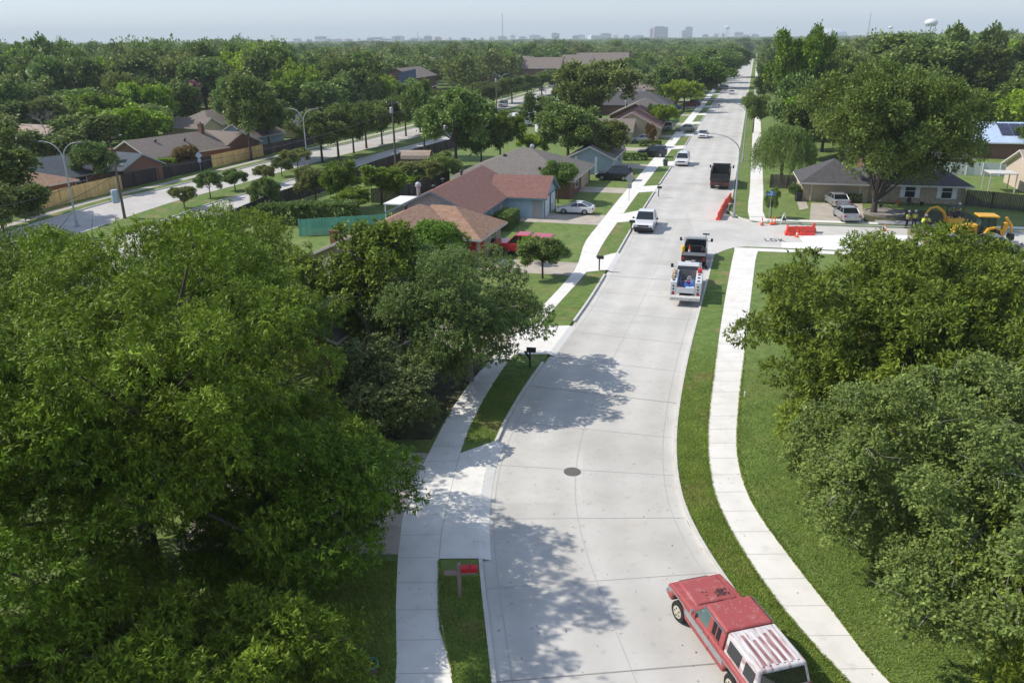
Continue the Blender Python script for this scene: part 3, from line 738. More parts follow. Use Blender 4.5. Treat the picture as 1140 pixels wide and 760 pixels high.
trp('elm', 815, 86, 52, 40, 'far green tree at the left of the street end', name='tree')
trp('bright', 806, 92, 58, 30, 'yellow green tree close to the far left kerb', name='tree')
trp('elm', 604, 310, 264, 52, 'round shrub tree beside the red pickup', name='shrub')
trp('bright', 588, 294, 260, 20, 'narrow yellow green shrub before the red pickup', name='shrub')
for u, vb, vt, wp, l in [(862, 150, 34, 88, 'tall yellow green tree left of the big oak'), (884, 143, 28, 60, 'tallest narrow tree rising above the skyline'), (920, 150, 60, 80, 'green tree behind the big oak on its left')]:
    trp('pecan' if l[0] == 't' else 'elm', u + 14, vb, vt, wp * .74, l, name='tree')
trp('elm', 838, 148, 104, 34, 'dark grey green tree hanging over the right kerb far up the street', name='tree')
trp('oak', 848, 122, 74, 34, 'dark tree at the right kerb beyond the hanging one', name='tree')
trp('elm', 1010, 138, 46, 120, 'broad dark tree behind the big oak', name='tree')
trp('oak', 1075, 140, 54, 100, 'dark tree to the right behind the big oak', name='tree')
trp('olive', 1130, 110, 60, 80, 'pale olive tree on the right horizon', name='tree')
trp('bright', 1104, 128, 100, 44, 'yellow green tree left of the blue metal roof', name='tree')
trp('oak', 1146, 176, 140, 40, 'round dark tree at the right edge above the white fence', name='tree')
trp('elm', 858, 243, 210, 18, 'slim young tree on the corner lawn beside the blue street sign', name='young_tree')
trp('live', 886, 222, 205, 18, 'pale grey shrub at the left end of the brick house garage', name='shrub')
# left side
trp('bright', 167, 153, 84, 58, 'bright lime green tree standing out in the left wood', name='tree')
trp('elm', 280, 178, 90, 70, 'green tree right of the pink flowering one', name='tree')
trp('elm', 258, 150, 92, 44, 'light green tree before the far grey house', name='tree')
trp('pink', 219, 140, 94, 26, 'crape myrtle in pink flower among the left houses', name='crape_myrtle')
trp('elm', 110, 213, 157, 50, 'round green tree between the slate roofs and the tan fence', name='tree')
trp('rust', 213, 190, 162, 34, 'reddish bush against the dark fence', name='bush')
trp('oak', 2, 246, 140, 130, 'large dark tree at the left edge above the tan fence', name='tree')
trp('oak', 8, 275, 205, 90, 'dark bush tree in the shade at the left edge', name='tree')
trp('rust', 344, 133, 100, 26, 'rusty brown tree in the left wood', name='tree')
trp('oak', 300, 165, 112, 50, 'dark tree behind the tan fence', name='tree')

# big oak in front of the brick house
tm = tree_meshes('oak', 21, 11.2, 17.0, 200, 84, 7, .40, .12, LEAF['oak'], low=-.62, fork=.10, tr=.42, rz=6.8, tw=0, limb_every=15, lobes=15, cr_=(.11, .2), **MID)
g = GP(984, 238, ZB); put_tree(tm, g.x - 1.2, g.y, 9.3, 15.8, 'huge spreading dark oak in front of the brick house', name='oak_tree', rz=0)
mb = MB(); mb.lathe([(2.2, 0), (2.2, .28), (2.0, .30), (1.95, .2)], 20)
o = mb.build('stone_tree_ring', mat('ring_stone', (.26, .23, .2), .9, noise=.2)); o.location = (g.x, g.y, ZB); tag(o, 'low round stone ring around the foot of the huge oak', 'planter')
# willow
def willow(x, y, r, h):
    g = np.random.default_rng(33); P = []; N = []
    for i in range(330):
        a = g.uniform(0, 6.28); rr = r * g.uniform(.15, 1) ** .6; z0 = h * (1 - .42 * (rr / r) ** 2) - g.uniform(0, .6)
        ln = g.uniform(.35, .85) * (z0 - .8)
        for q in np.arange(0, ln, .22):
            P.append((rr * math.cos(a) + g.normal(0, .05), rr * math.sin(a) + g.normal(0, .05), z0 - q)); N.append((math.cos(a) * .2, math.sin(a) * .2, -1))
    co = sprays(np.array(P), np.array(N), 5, .34, .035, out=1.2, jit=.7, base=.4, droop=.5)
    C, RC = crown_clumps(g, 24, r * .8, r * .8, h * .25, h * .72, 0.0)
    co = np.concatenate([co, crown_co(g, C, RC, 45, 6, .34, .05, droop=.6)])
    mb = MB(); limbs(mb, g, C, RC, h, h * .6, .22)
    me = bpy.data.meshes.new('trunk'); me.from_pydata(mb.v, [], mb.f); me.materials.append(BARK)
    return me, quad_mesh('crown', co, [LEAF['willow']]), r, h
g = GP(869, 203, ZB)
put_tree(willow(0, 0, 4.6, 9.0), g.x, g.y, 4.3, 8.2, 'weeping willow hanging over the right sidewalk', name='willow_tree')
# bare dead tree on the left
mb = MB(); gg = np.random.default_rng(5)
def branch(p, d, L, r, depth):
    q = p + d * L; mb.tube([p, p.lerp(q, .5) + Vector(gg.normal(0, .06, 3)) * L, q], [r, r * .8, r * .55], 5)
    if depth:
        for _ in range(3 if depth > 1 else 4):
            nd = (d + Vector(gg.normal(0, .5, 3))).normalized(); nd.z = abs(nd.z) * .8 + .1; branch(q, nd.normalized(), L * .68, r * .55, depth - 1)
branch(Vector((0, 0, 0)), Vector((0, 0, 1)), 3.2, .2, 5)
g = GP(56, 178, ZB); o = mb.build('bare_tree', DEADW); o.location = (g.x, g.y, 0); tag(o, 'leafless grey tree beside the tan roofed house on the left', 'tree')

# hedges and vines
def leafy(name, pts, L, W, leaf, label, cat, parent=None, loc=(0, 0, 0), rz=0, ns=6):
    P = np.array(pts); N = unit(P - P.mean(0) + 1e-6)
    me = quad_mesh(name, sprays(P, N, ns, L, W, out=.6, jit=1), [LEAF[leaf]])
    o = bpy.data.objects.new(name, me); COL.objects.link(o); o.location = loc; o.rotation_euler = (0, 0, rz); return tag(o, label, cat)
def box_pts(x0, x1, y0, y1, z0, z1, n):
    g = rng.uniform(0, 1, (n, 3)) * [x1 - x0, y1 - y0, z1 - z0] + [x0, y0, z0]
    k = rng.integers(0, 5, n)
    g[k == 0, 2] = z1; g[k == 1, 2] = z1; g[k == 2, 0] = x1; g[k == 3, 1] = y0; g[k == 4, 0] = x0
    return g


# ================================================================== houses
def roof_mat(name, a, b, c):
    return ramp_mat(name, [(.30, a), (.5, b), (.70, c)], 2.6, rough=.95, detail=10, second=[(a, 11.0, .52, .66, .7), (c, 5.0, .58, .7, .5)], bump=.5, bscale=14, stretch=((1, 1, 2), 0))
RF_RED = roof_mat('roof_red', (.17, .085, .070), (.22, .115, .095), (.265, .145, .122))
RF_TAN = roof_mat('roof_tan', (.22, .125, .080), (.33, .20, .135), (.42, .28, .20))
RF_GREY = roof_mat('roof_grey', (.135, .12, .105), (.18, .16, .14), (.23, .205, .18))
RF_BROWN = roof_mat('roof_grey_brown', (.16, .13, .11), (.205, .17, .145), (.25, .21, .18))
RF_DARK = roof_mat('roof_dark', (.06, .058, .062), (.09, .086, .09), (.13, .122, .12))
RF_SLATE = roof_mat('roof_slate', (.06, .075, .085), (.085, .10, .115), (.11, .13, .14))
RF_PALE = roof_mat('roof_pale', (.30, .23, .18), (.37, .29, .23), (.44, .35, .28))
BRICK = ramp_mat('brick_brown', [(.3, (.13, .062, .045)), (.6, (.22, .12, .085))], 9, detail=4)
BRICKT = ramp_mat('brick_tan', [(.3, (.28, .21, .14)), (.5, (.40, .32, .22)), (.7, (.50, .42, .32))], 5, detail=8)
BRICKG = ramp_mat('brick_grey', [(.3, (.26, .26, .26)), (.7, (.42, .41, .40))], 6, detail=6)
SID_BLUE = mat('siding_blue', (.34, .47, .52), .7, noise=.08)
SID_BGREY = mat('siding_blue_grey', (.30, .36, .40), .7, noise=.1)
SID_TAN = mat('siding_tan', (.50, .41, .27), .8, noise=.08)
SID_PINK = mat('siding_cream', (.58, .47, .38), .8, noise=.06)
SID_WHITE = mat('siding_white', (.62, .62, .60), .7, noise=.06)
SID_DARK = mat('siding_dark_blue', (.05, .09, .16), .7, noise=.1)
WHITE = mat('white_paint', (.74, .74, .72), .6, noise=.05)
TRIMB = mat('trim_blue', (.13, .21, .26), .6)
TRIMW = mat('trim_white', (.60, .58, .54), .6)
TRIMD = mat('trim_dark', (.07, .06, .055), .6)
GLASSW = mat('window_glass', (.02, .025, .03), .08, spec=.8)
STEEL = mat('galvanised', (.45, .46, .47), .45, metal=.6, noise=.15)
DARKM = mat('dark_metal', (.03, .03, .03), .5)
REDP = mat('red_door', (.42, .02, .03), .5)
GAR_TAN = mat('garage_tan', (.36, .29, .19), .7, noise=.04)
HOUSES = []
def wing_roof(W):
    x0, x1, y0, y1 = W['x0'], W['x1'], W['y0'], W['y1']; ov = W.get('ov', .5); he, hr = W['he'], W['hr']; hip = W.get('hip', (0, 0))
    ax = W['axis']
    if ax == 'x':
        half = (y1 - y0) / 2; slope = (hr - he) / half; ze = he - slope * ov; ym = (y0 + y1) / 2
        X0, X1, Y0, Y1 = x0 - ov, x1 + ov, y0 - ov, y1 + ov
        ra = (X0 + (half + ov if hip[0] else 0), ym, hr); rb = (X1 - (half + ov if hip[1] else 0), ym, hr)
        E = [(X0, Y0, ze), (X1, Y0, ze), (X1, Y1, ze), (X0, Y1, ze)]
        top = E + [ra, rb]; faces = [(0, 1, 5, 4), (2, 3, 4, 5)]
        faces += [(3, 0, 4)] if hip[0] else []; faces += [(1, 2, 5)] if hip[1] else []
        per = [0, 1] + ([] if hip[1] else [5]) + [2, 3] + ([] if hip[0] else [4])
    else:
        half = (x1 - x0) / 2; slope = (hr - he) / half; ze = he - slope * ov; xm = (x0 + x1) / 2
        X0, X1, Y0, Y1 = x0 - ov, x1 + ov, y0 - ov, y1 + ov
        ra = (xm, Y0 + (half + ov if hip[0] else 0), hr); rb = (xm, Y1 - (half + ov if hip[1] else 0), hr)
        E = [(X0, Y0, ze), (X1, Y0, ze), (X1, Y1, ze), (X0, Y1, ze)]
        top = E + [ra, rb]; faces = [(1, 2, 5, 4), (3, 0, 4, 5)]
        faces += [(0, 1, 4)] if hip[0] else []; faces += [(2, 3, 5)] if hip[1] else []
        per = [0] + ([] if hip[0] else [4]) + [1, 2] + ([] if hip[1] else [5]) + [3]
    return top, faces, per
def wing_wall(mb, W):
    x0, x1, y0, y1, he, hr = W['x0'], W['x1'], W['y0'], W['y1'], W['he'], W['hr'] - .12; hip = W.get('hip', (0, 0))
    if W.get('posts'):
        for px_ in (x0 + .15, x1 - .15):
            for py_ in (y0 + .15, y1 - .15): mb.box(px_ - .1, px_ + .1, py_ - .1, py_ + .1, 0, he)
        return
    mb.box(x0, x1, y0, y1, 0, he - .02)
    if W['axis'] == 'y':
        xm = (x0 + x1) / 2
        for e, (a, b) in enumerate(((y0, y0 + .2), (y1 - .2, y1))):
            if not hip[e]: mb.prism([(x0, he - .03), (x1, he - .03), (xm, hr)], a, b, 'y')
    else:
        ym = (y0 + y1) / 2
        for e, (a, b) in enumerate(((x0, x0 + .2), (x1 - .2, x1))):
            if not hip[e]: mb.prism([(y0, he - .03), (y1, he - .03), (ym, hr)], a, b, 'x')
def house(label, x, y, heading, wings, wallm, roofm, trim=TRIMW, feats=(), name='house', cat='house', chim=None, vents=(), group=None, z=ZB):
    root = empty(name, (x, y, z), HD(heading), label, cat, group)
    ca, sa = math.cos(HD(heading)), math.sin(HD(heading))
    for W in wings:
        mb = MB(); wing_wall(mb, W); mb.build('carport_post' if W.get('posts') else 'wall', W.get('wall', wallm), root)
        top, faces, per = wing_roof(W); th = .20
        mb = MB(); n = len(top)
        low = [(p[0], p[1], p[2] - th) for p in top]
        mb.add(top, faces, 0); mb.add(low, [tuple(reversed(f)) for f in faces], 1)
        m_ = len(per); pv = [top[i] for i in per] + [low[i] for i in per]
        mb.add(pv, [(i, (i + 1) % m_, (i + 1) % m_ + m_, i + m_) for i in range(m_)], 1)
        mb.build('roof', [W.get('roof', roofm), trim], root)
        cx, cy = (W['x0'] + W['x1']) / 2, (W['y0'] + W['y1']) / 2
        HOUSES.append((x + ca * cx - sa * cy, y + sa * cx + ca * cy, max(W['x1'] - W['x0'], W['y1'] - W['y0']) / 2 + 1.0))
    for f in feats:
        kind, side, pos, zc, wd, hh = f[:6]; wall = f[6]; extra = f[7] if len(f) > 7 else None
        def place(mb, u0_, u1_, z0, z1, d0, d1, mi=0):
            if side == 'S': mb.box(u0_, u1_, wall - d1, wall - d0, z0, z1, mi)
            elif side == 'N': mb.box(u0_, u1_, wall + d0, wall + d1, z0, z1, mi)
            elif side == 'E': mb.box(wall + d0, wall + d1, u0_, u1_, z0, z1, mi)
            else: mb.box(wall - d1, wall - d0, u0_, u1_, z0, z1, mi)
        a, b, z0, z1 = pos - wd / 2, pos + wd / 2, zc - hh / 2, zc + hh / 2
        if kind == 'window':
            mb = MB(); place(mb, a, b, z0, z1, .004, .03); wn = mb.build('window', GLASSW, root)
            mb = MB()
            for q in ((a - .07, a, z0 - .07, z1 + .07), (b, b + .07, z0 - .07, z1 + .07), (a, b, z1, z1 + .07), (a, b, z0 - .09, z0), (a, b, zc - .03, zc + .03)): place(mb, q[0], q[1], q[2], q[3], .002, .07)
            mb.build('frame', extra or WHITE, wn)
        elif kind == 'shutter':
            mb = MB(); place(mb, a, b, z0, z1, .002, .06)
            for k in range(10): place(mb, a + .06, b - .06, z0 + .1 + k * (hh - .2) / 10, z0 + .1 + (k + .6) * (hh - .2) / 10, .06, .075)
            mb.build('shutter', extra or WHITE, root)
        elif kind == 'garage':
            mb = MB(); place(mb, a, b, z0, z1, .002, .04)
            for k in range(4):
                zz = z0 + hh * k / 4; nn = max(2, int(wd / .6))
                for j in range(nn): place(mb, a + wd * (j + .08) / nn, a + wd * (j + .92) / nn, zz + .08, zz + hh / 4 - .08, .04, .055)
            gd = mb.build('garage_door', extra or WHITE, root)
            mb = MB(); place(mb, a - .1, a, z0, z1 + .1, .002, .09); place(mb, b, b + .1, z0, z1 + .1, .002, .09); place(mb, a, b, z1, z1 + .1, .002, .09); mb.build('frame', trim, gd)
        elif kind == 'door':
            mb = MB(); place(mb, a, b, z0, z1, .002, .05); dd = mb.build('door', extra or WHITE, root)
            mb = MB(); place(mb, b - .16, b - .10, zc - .03, zc + .03, .05, .11); mb.build('handle', STEEL, dd)
        elif kind == 'panel':
            mb = MB(); place(mb, a, b, z0, z1, .002, .05); mb.build('wall_panel', extra, root)
    for c in (chim or []):
        mb = MB()
        if c[0] == 'brick':
            _, cx, cy, h0, h1 = c; mb.box(cx - .4, cx + .4, cy - .32, cy + .32, h0, h1); mb.box(cx - .46, cx + .46, cy - .38, cy + .38, h1, h1 + .12); mb.bar((cx, cy, h1 + .12), (cx, cy, h1 + .4), .16, .14); mb.build('chimney', BRICK, root)
        else:
            _, cx, cy, h0, h1 = c; mb.bar((cx, cy, h0), (cx, cy, h1 - .3), .2, n=14); mb.bar((cx, cy, h1 - .3), (cx, cy, h1 - .12), .2, .34, n=14); mb.bar((cx, cy, h1 - .12), (cx, cy, h1 + .15), .34, .3, n=14); mb.bar((cx, cy, h1 + .15), (cx, cy, h1 + .3), .3, .08, n=14); mb.build('chimney', STEEL, root)
    for cx, cy, cz in vents:
        mb = MB(); mb.bar((cx, cy, cz - .2), (cx, cy, cz + .22), .13, n=8); mb.lathe([(.24, 0), (.28, .1), (.1, .22)], 10, c=(cx, cy, cz + .2)); mb.build('roof_vent', DARKM, root)
    return root
W_ = lambda x0, x1, y0, y1, ax, he, hr, hip=(0, 0), **k: dict(x0=x0, x1=x1, y0=y0, y1=y1, axis=ax, he=he, hr=hr, hip=hip, **k)

# left of the street, near to far
house('low house with a weathered grey roof mostly hidden by the near trees', -15.2, 45.5, 15, [W_(-4.5, 4.8, 0, 14, 'y', 2.6, 4.3)], BRICK, RF_GREY, TRIMW,
      [('window', 'E', 5, 1.5, 1.6, 1.2, 4.8)])
house('house with a mottled tan shingle roof and red door', -12.2, 62.6, 17.5, [W_(-4.4, 4.6, 0, 16.6, 'y', 2.6, 4.6, (0, 1)), W_(1.4, 6.6, 9.7, 16.4, 'x', 2.6, 4.4, (0, 1), ov=.55)], BRICKT, RF_TAN, TRIMW,
      [('door', 'E', 11.0, 1.1, 1.0, 2.1, 6.6, REDP), ('window', 'E', 14.0, 1.5, 1.8, 1.3, 6.6), ('window', 'E', 4, 1.5, 1.8, 1.3, 4.6), ('door', 'S', 6.0, 1.1, .9, 2.1, 9.7, REDP)],
      vents=[(-1.5, 12.5, 4.0)], chim=[('brick', -3.0, 1.8, 2.6, 4.1)])
house('house with a red brown shingle roof, blue trim and white garage doors', -8.0, 80.3, 15.4,
      [W_(-4.5, 4.5, 0.4, 17, 'y', 2.6, 4.7, ov=.55), W_(3.0, 9.1, 10.9, 17.2, 'x', 2.6, 4.3, ov=.45, wall=SID_BLUE)], BRICKG, RF_RED, TRIMB,
      [('garage', 'E', 12.5, 1.12, 2.4, 2.2, 9.1, WHITE), ('garage', 'E', 15.5, 1.12, 2.4, 2.2, 9.1, WHITE), ('panel', 'S', 8.4, 1.3, 1.1, 2.56, 10.9, BRICKG), ('window', 'E', 3, 1.5, 1.4, 1.3, 4.5), ('door', 'E', 6, 1.1, 1, 2.1, 4.5, SID_BLUE), ('panel', 'E', 9.4, 1.3, 1.2, 2.5, 4.5, BRICKG),
       ('window', 'S', -1.8, 1.5, .9, .9, .4)],
      chim=[('pipe', -3.0, 4.2, 3.2, 4.5)], vents=[(-2.3, 10, 3.9), (-2.0, 6.2, 3.8), (-1.3, 13.5, 4.3)])
for i_, (dx_, dz_) in enumerate(((-1.9, 2.9), (-1.1, 3.1))):
    a_ = R(15.4); mb = MB(); mb.lathe([(.02, 0), (.24, .04), (.30, .09)], 14); o = mb.build('satellite_dish', WHITE); o.location = (-8.0 + dx_ * math.cos(a_) + .28 * math.sin(a_), 80.3 - dx_ * math.sin(a_) + .28 * math.cos(a_), ZB + dz_ - .35); o.rotation_euler = (R(60), 0, HD(15.4)); tag(o, ['left white satellite dish on the gable of the red roofed house', 'right white satellite dish on the gable of the red roofed house'][i_], 'satellite dish')
mb = MB(); mb.box(-7.3, -4.7, 4.5, 9.3, 2.15, 2.27); [mb.box(a, a + .1, b, b + .1, 0, 2.15) for a in (-7.2, -4.9) for b in (4.6, 9.1)]
pr = mb.build('patio_cover', WHITE); pr.location = (-8.0, 80.3, ZB); pr.rotation_euler = (0, 0, HD(15.4)); tag(pr, 'flat white patio cover behind the red roofed house', 'patio cover')
house('house with a broad grey brown hip roof', 1.2, 103.0, 16, [W_(-8.2, 6.8, -1.2, 12.5, 'x', 2.6, 5.3, (1, 1), ov=.6)], BRICK, RF_GREY, TRIMW,
      [('window', 'E', 3, 1.5, 1.8, 1.3, 6.8), ('garage', 'E', 8.6, 1.12, 4.6, 2.2, 6.8, SID_TAN)], chim=[('pipe', -.2, 7.2, 4.6, 5.3)], vents=[(-3.0, 3.5, 4.3), (2.5, 0.5, 3.2)])
house('blue grey sided house with posts beside the parked dark cars', 12.0, 122.5, 16, [W_(-2.6, 3.8, -3, 8, 'y', 2.6, 4.1, (0, 0))], SID_BGREY, RF_GREY, TRIMW,
      [('panel', 'E', -1, 1.3, .5, 2.5, 3.8, WHITE), ('panel', 'E', 1.2, 1.3, .5, 2.5, 3.8, WHITE), ('window', 'E', 4.5, 1.5, 1.8, 1.3, 3.8), ('panel', 'S', -1.5, 1.3, .35, 2.5, -3, WHITE), ('panel', 'S', 1.5, 1.3, .35, 2.5, -3, WHITE)])
house('house with a tan garage, grey brown garage roof and red main roof', 17.9, 155.8, 14,
      [W_(-1.2, 5.0, 0, 7.5, 'x', 2.6, 4.3, ov=.5, roof=RF_BROWN), W_(-.8, 9.6, 7.6, 26, 'y', 2.6, 5.2, ov=.6, roof=RF_RED)], SID_TAN, RF_RED, TRIMW,
      [('garage', 'S', 1.6, 1.12, 4.6, 2.2, 0, mat('garage_cream', (.55, .46, .31), .7)), ('window', 'E', 3, 1.5, 1.2, 1.2, 5.0)])
house('grey roofed house next beyond the red and tan one', 26.5, 186, 16, [W_(-4, 7.5, 0, 17, 'y', 2.6, 5.2, (0, 0), ov=.6)], BRICK, RF_BROWN, TRIMW, vents=[(-1, 5, 4.2)], chim=[('pipe', -2, 11, 3.6, 4.8)])
house('house with a dark blue grey roof', 32.5, 214, 16, [W_(-9, 8.5, 0, 12, 'x', 2.8, 5.6, (0, 1), ov=.6)], BRICK, RF_DARK, TRIMD, chim=[('pipe', 1, 8, 4.6, 5.6)])
house('house with a long dark roof left of the dark blue one', 15.5, 216, 16, [W_(-6, 7, 0, 10, 'x', 2.6, 4.4, (1, 0), ov=.6)], BRICK, RF_DARK, TRIMD)
house('low house with a grey brown roof beyond the dark blue one', 33.0, 244, 16, [W_(-11, 8, 0, 12, 'x', 2.8, 5.4, (1, 1), ov=.6)], BRICK, RF_BROWN, TRIMD)
house('far house with a pale brown roof left of the street', 46, 278, 16, [W_(-11, 8, 0, 12, 'x', 2.8, 5.4, (1, 1), ov=.6)], BRICKT, RF_BROWN, TRIMD)
house('farther house with a grey roof near the left kerb', 62, 330, 16, [W_(-10, 8, 0, 12, 'x', 2.8, 5.4, (1, 1), ov=.6)], BRICKT, RF_GREY, TRIMD)
# right side
rh = house('tan brick house with a dark shingle roof and white shutters behind the oak', 35.6, 97.3, 13.6,
      [W_(0, 7.4, 0, 8, 'y', 2.6, 4.6, (1, 1), ov=.55), W_(7.42, 18.2, .9, 10.5, 'x', 2.6, 5.2, (1, 1), ov=.7)], BRICKT, RF_DARK, TRIMW,
      [('garage', 'S', 3.7, 1.12, 5.4, 2.2, 0, GAR_TAN), ('door', 'S', 8.6, 1.1, 1.0, 2.1, .9, WHITE), ('panel', 'S', 7.75, 1.3, .4, 2.5, .88, GAR_TAN),
       ('window', 'S', 12.2, 1.45, 1.1, 1.5, .9), ('shutter', 'S', 11.35, 1.45, .45, 1.6, .9), ('shutter', 'S', 13.05, 1.45, .45, 1.6, .9),
       ('window', 'S', 16.2, 1.45, 1.1, 1.5, .9), ('shutter', 'S', 15.35, 1.45, .45, 1.6, .9), ('shutter', 'S', 17.05, 1.45, .45, 1.6, .9)], vents=[(5.5, 5.8, 3.6)])
house('cream walled house with a tan roof at the right edge', 64.4, 98.5, 14, [W_(0, 12, 0, 11, 'x', 2.7, 5.0, (0, 0), ov=.6)], SID_PINK, RF_PALE, TRIMW, [('window', 'S', 3, 1.5, 1.4, 1.2, 0)])
mb = MB(); mb.box(0, 3.2, 0, 3, 2.3, 2.42); [mb.box(a, a + .12, b, b + .12, 0, 2.3) for a in (.05, 3.0) for b in (.05, 2.8)]
o = mb.build('porch_canopy', TRIMW); o.location = (60.6, 101.5, ZB); o.rotation_euler = (0, 0, HD(14)); tag(o, 'small pale porch canopy on posts beside the cream house', 'canopy')
METALR = mat('metal_roof', (.44, .55, .70), .5, metal=0.0, noise=.12, nscale=1.2)
SOLAR = mat('solar_panel', (.025, .03, .06), .2, spec=.7)
bh = house('house with a pale blue metal roof carrying solar panels', 76.8, 131.0, 14, [W_(-2, 13, 0, 12, 'x', 2.8, 5.2, (0, 0), ov=.5)], BRICK, METALR, WHITE)
mb = MB()
for i in range(5):
    for j in range(2):
        x0_, y0_ = 2.2 + i * 1.75, 1.6 + j * 1.9
        f = lambda yy: 2.8 + (yy / 6) * 2.4 + .14
        mb.add([(x0_, y0_, f(y0_)), (x0_ + 1.68, y0_, f(y0_)), (x0_ + 1.68, y0_ + 1.8, f(y0_ + 1.8)), (x0_, y0_ + 1.8, f(y0_ + 1.8))], [(0, 1, 2, 3)])
o = mb.build('solar_panel', SOLAR, bh)
house('dark roofed house under the trees beyond the willow', 56, 118, 14, [W_(-4, 10, 0, 10, 'x', 2.6, 4.8, (1, 1), ov=.5)], BRICK, RF_DARK, TRIMW)
# left of the arterial
house('long house with a grey brown gable roof and brick chimney beyond the dark fence', -63.2, 128.5, 28, [W_(0, 9.5, 0, 15, 'y', 2.6, 4.8, (0, 0), ov=.5), W_(0.5, 9.2, 15, 23, 'x', 2.6, 4.4, (0, 0), ov=.5)], BRICK, RF_BROWN, TRIMW,
      [('window', 'S', 6, 1.5, 1.6, 1.2, 0, WHITE)], chim=[('brick', 5.2, 14.2, 3.8, 5.9)], vents=[(7, 9, 3.9), (6.2, 4, 4.2)])
house('house with a slate blue roof behind the tan fence', -68.5, 108.5, 28, [W_(0, 9.5, 0, 14.5, 'y', 2.6, 4.6, (0, 1), ov=.5), W_(4, 11, 10.5, 17, 'x', 2.6, 4.2, (0, 0), ov=.4)], BRICK, RF_SLATE, SID_BGREY,
      [('window', 'E', 5, 1.5, 1.6, 1.2, 9.5)], chim=[('brick', 8.2, 11.4, 3.0, 4.8)])
house('house corner with a tan roof at the left edge behind the tan fence', -69, 97.5, 20, [W_(0, 9, 0, 11, 'y', 2.5, 4.2, (1, 1), ov=.5)], BRICK, RF_TAN, TRIMW, [('window', 'E', 4, 1.4, 1.6, 1.2, 9.0)])
house('house with a faded tan roof beside the leafless tree', -94, 150, 25, [W_(0, 10, 0, 12, 'x', 2.6, 4.8, (0, 0), ov=.5)], BRICK, RF_PALE, TRIMW)
house('small house with a grey roof and white eaves left of the pink crape myrtle', -72.5, 177, 20, [W_(0, 10, 0, 11, 'y', 2.6, 5.0, (1, 0), ov=.5), W_(2, 12, -5, 1, 'x', 2.6, 4.2, (0, 0), ov=.4)], SID_TAN, RF_BROWN, TRIMW)
house('pale blue sided house right of the long brick chimney house', -54.5, 152, 18, [W_(0, 8, 0, 10, 'y', 2.6, 4.8, (0, 0), ov=.4)], SID_BGREY, RF_BROWN, TRIMW, [('window', 'S', 4, 1.5, 1.4, 1.2, 0)])
house('far house with a plain grey roof rising in the left wood', -84, 262, 20, [W_(0, 13, 0, 12, 'x', 5.0, 8.4, (0, 0), ov=.4)], SID_TAN, RF_BROWN, TRIMW)
house('house with a blue grey roof behind the median trees', -45.5, 171, 14, [W_(-4, 6, 0, 12, 'y', 2.6, 5.2, (1, 1), ov=.4)], SID_TAN, RF_SLATE, TRIMW)
# apartments
def apartment(label, x, y, heading, L, D, h, wall, roof, feats=True, nwin=6):
    root = house(label, x, y, heading, [W_(0, L, 0, D, 'y' if D > L else 'x', h, h + 3.0, (0, 0), ov=.6)], wall, roof, TRIMD, name='apartment_building', cat='building',
        feats=[('window', 'S', L * (i + .5) / nwin, 1.6 + 3 * j, 1.4, 1.4, 0) for i in range(nwin) for j in range(int(h / 3))] if feats else [])
    return root
apartment('two storey brown brick apartment block with a dark blue gable panel', -46, 298, 12, 13, 26, 6.4, BRICK, RF_BROWN, nwin=3)
mb = MB(); mb.prism([(0, .1), (6.0, .1), (6.0, 9.4), (0, 8.2)], -1.2, 0, 'y')
o = mb.build('stair_tower', mat('blue_panel', (.05, .075, .13), .6)); o.location = (-38.5, 296.2, 0); o.rotation_euler = (0, 0, HD(12)); tag(o, 'dark blue sloping stair wall on the brown brick apartment block', 'wall')
for i, (x, y, L) in enumerate([(-22, 372, 20), (6, 392, 18), (-14, 430, 26), (22, 448, 22), (-42, 420, 20), (40, 500, 30)]):
    house(['apartment roof nearest behind the brown brick block', 'apartment roof with a brown ridge in the middle of the row', 'long low apartment roof left of the middle', 'long grey apartment roof toward the arterial', 'short apartment roof leftmost of the row', 'farthest long apartment roof of the row'][i],
          x, y, 8, [W_(0, L, 0, 14, 'x', 6.0, 10.5, (0, 0), ov=.5)], BRICK, RF_BROWN, TRIMD, name='apartment_building', cat='building', group='apartment blocks beyond the arterial')

# sheds, fences, yard things
def fence(label, pts, h, m_, name='fence', panel=2.4, gap=0.0, cap=False):
    root = empty(name, (pts[0][0], pts[0][1], ZB), 0, label, 'fence'); ox, oy = pts[0]
    posts = MB(); brd = MB()
    for (ax, ay), (bx, by) in zip(pts, pts[1:]):
        d = Vector((bx - ax, by - ay)); L = d.length; d.normalize(); nrm = Vector((d.y, -d.x)); n = max(1, round(L / panel))
        for i in range(n + 1):
            p = Vector((ax - ox, ay - oy)) + d * L * i / n + nrm * .07
            posts.box(p.x - .05, p.x + .05, p.y - .05, p.y + .05, 0, h + .02)
        k = int(L / .16)
        for i in range(k):
            p = Vector((ax - ox, ay - oy)) + d * L * (i + .5) / k; hw = .072; hh = h + rnd.uniform(-.03, .02); t = .012 + rnd.uniform(0, .006)
            c = [p - d * hw - nrm * t, p + d * hw - nrm * t, p + d * hw + nrm * t, p - d * hw + nrm * t]
            brd.add([(q.x, q.y, .03) for q in c] + [(q.x, q.y, hh) for q in c], [(3, 2, 1, 0), (4, 5, 6, 7), (0, 1, 5, 4), (1, 2, 6, 5), (2, 3, 7, 6), (3, 0, 4, 7)])
    brd.build('fence_boards', m_, root); posts.build('fence_post', m_, root)
    return root
FTAN = mat('fence_cedar', (.76, .52, .21), .8, noise=.12, nscale=1, island=.12)
FDARK = mat('fence_dark', (.045, .035, .032), .9, noise=.2, island=.2)
FGREY = mat('fence_weathered', (.075, .06, .055), .9, noise=.25, island=.25)
FGREEN = mat('fence_green', (.16, .45, .34), .7, noise=.1, island=.12)
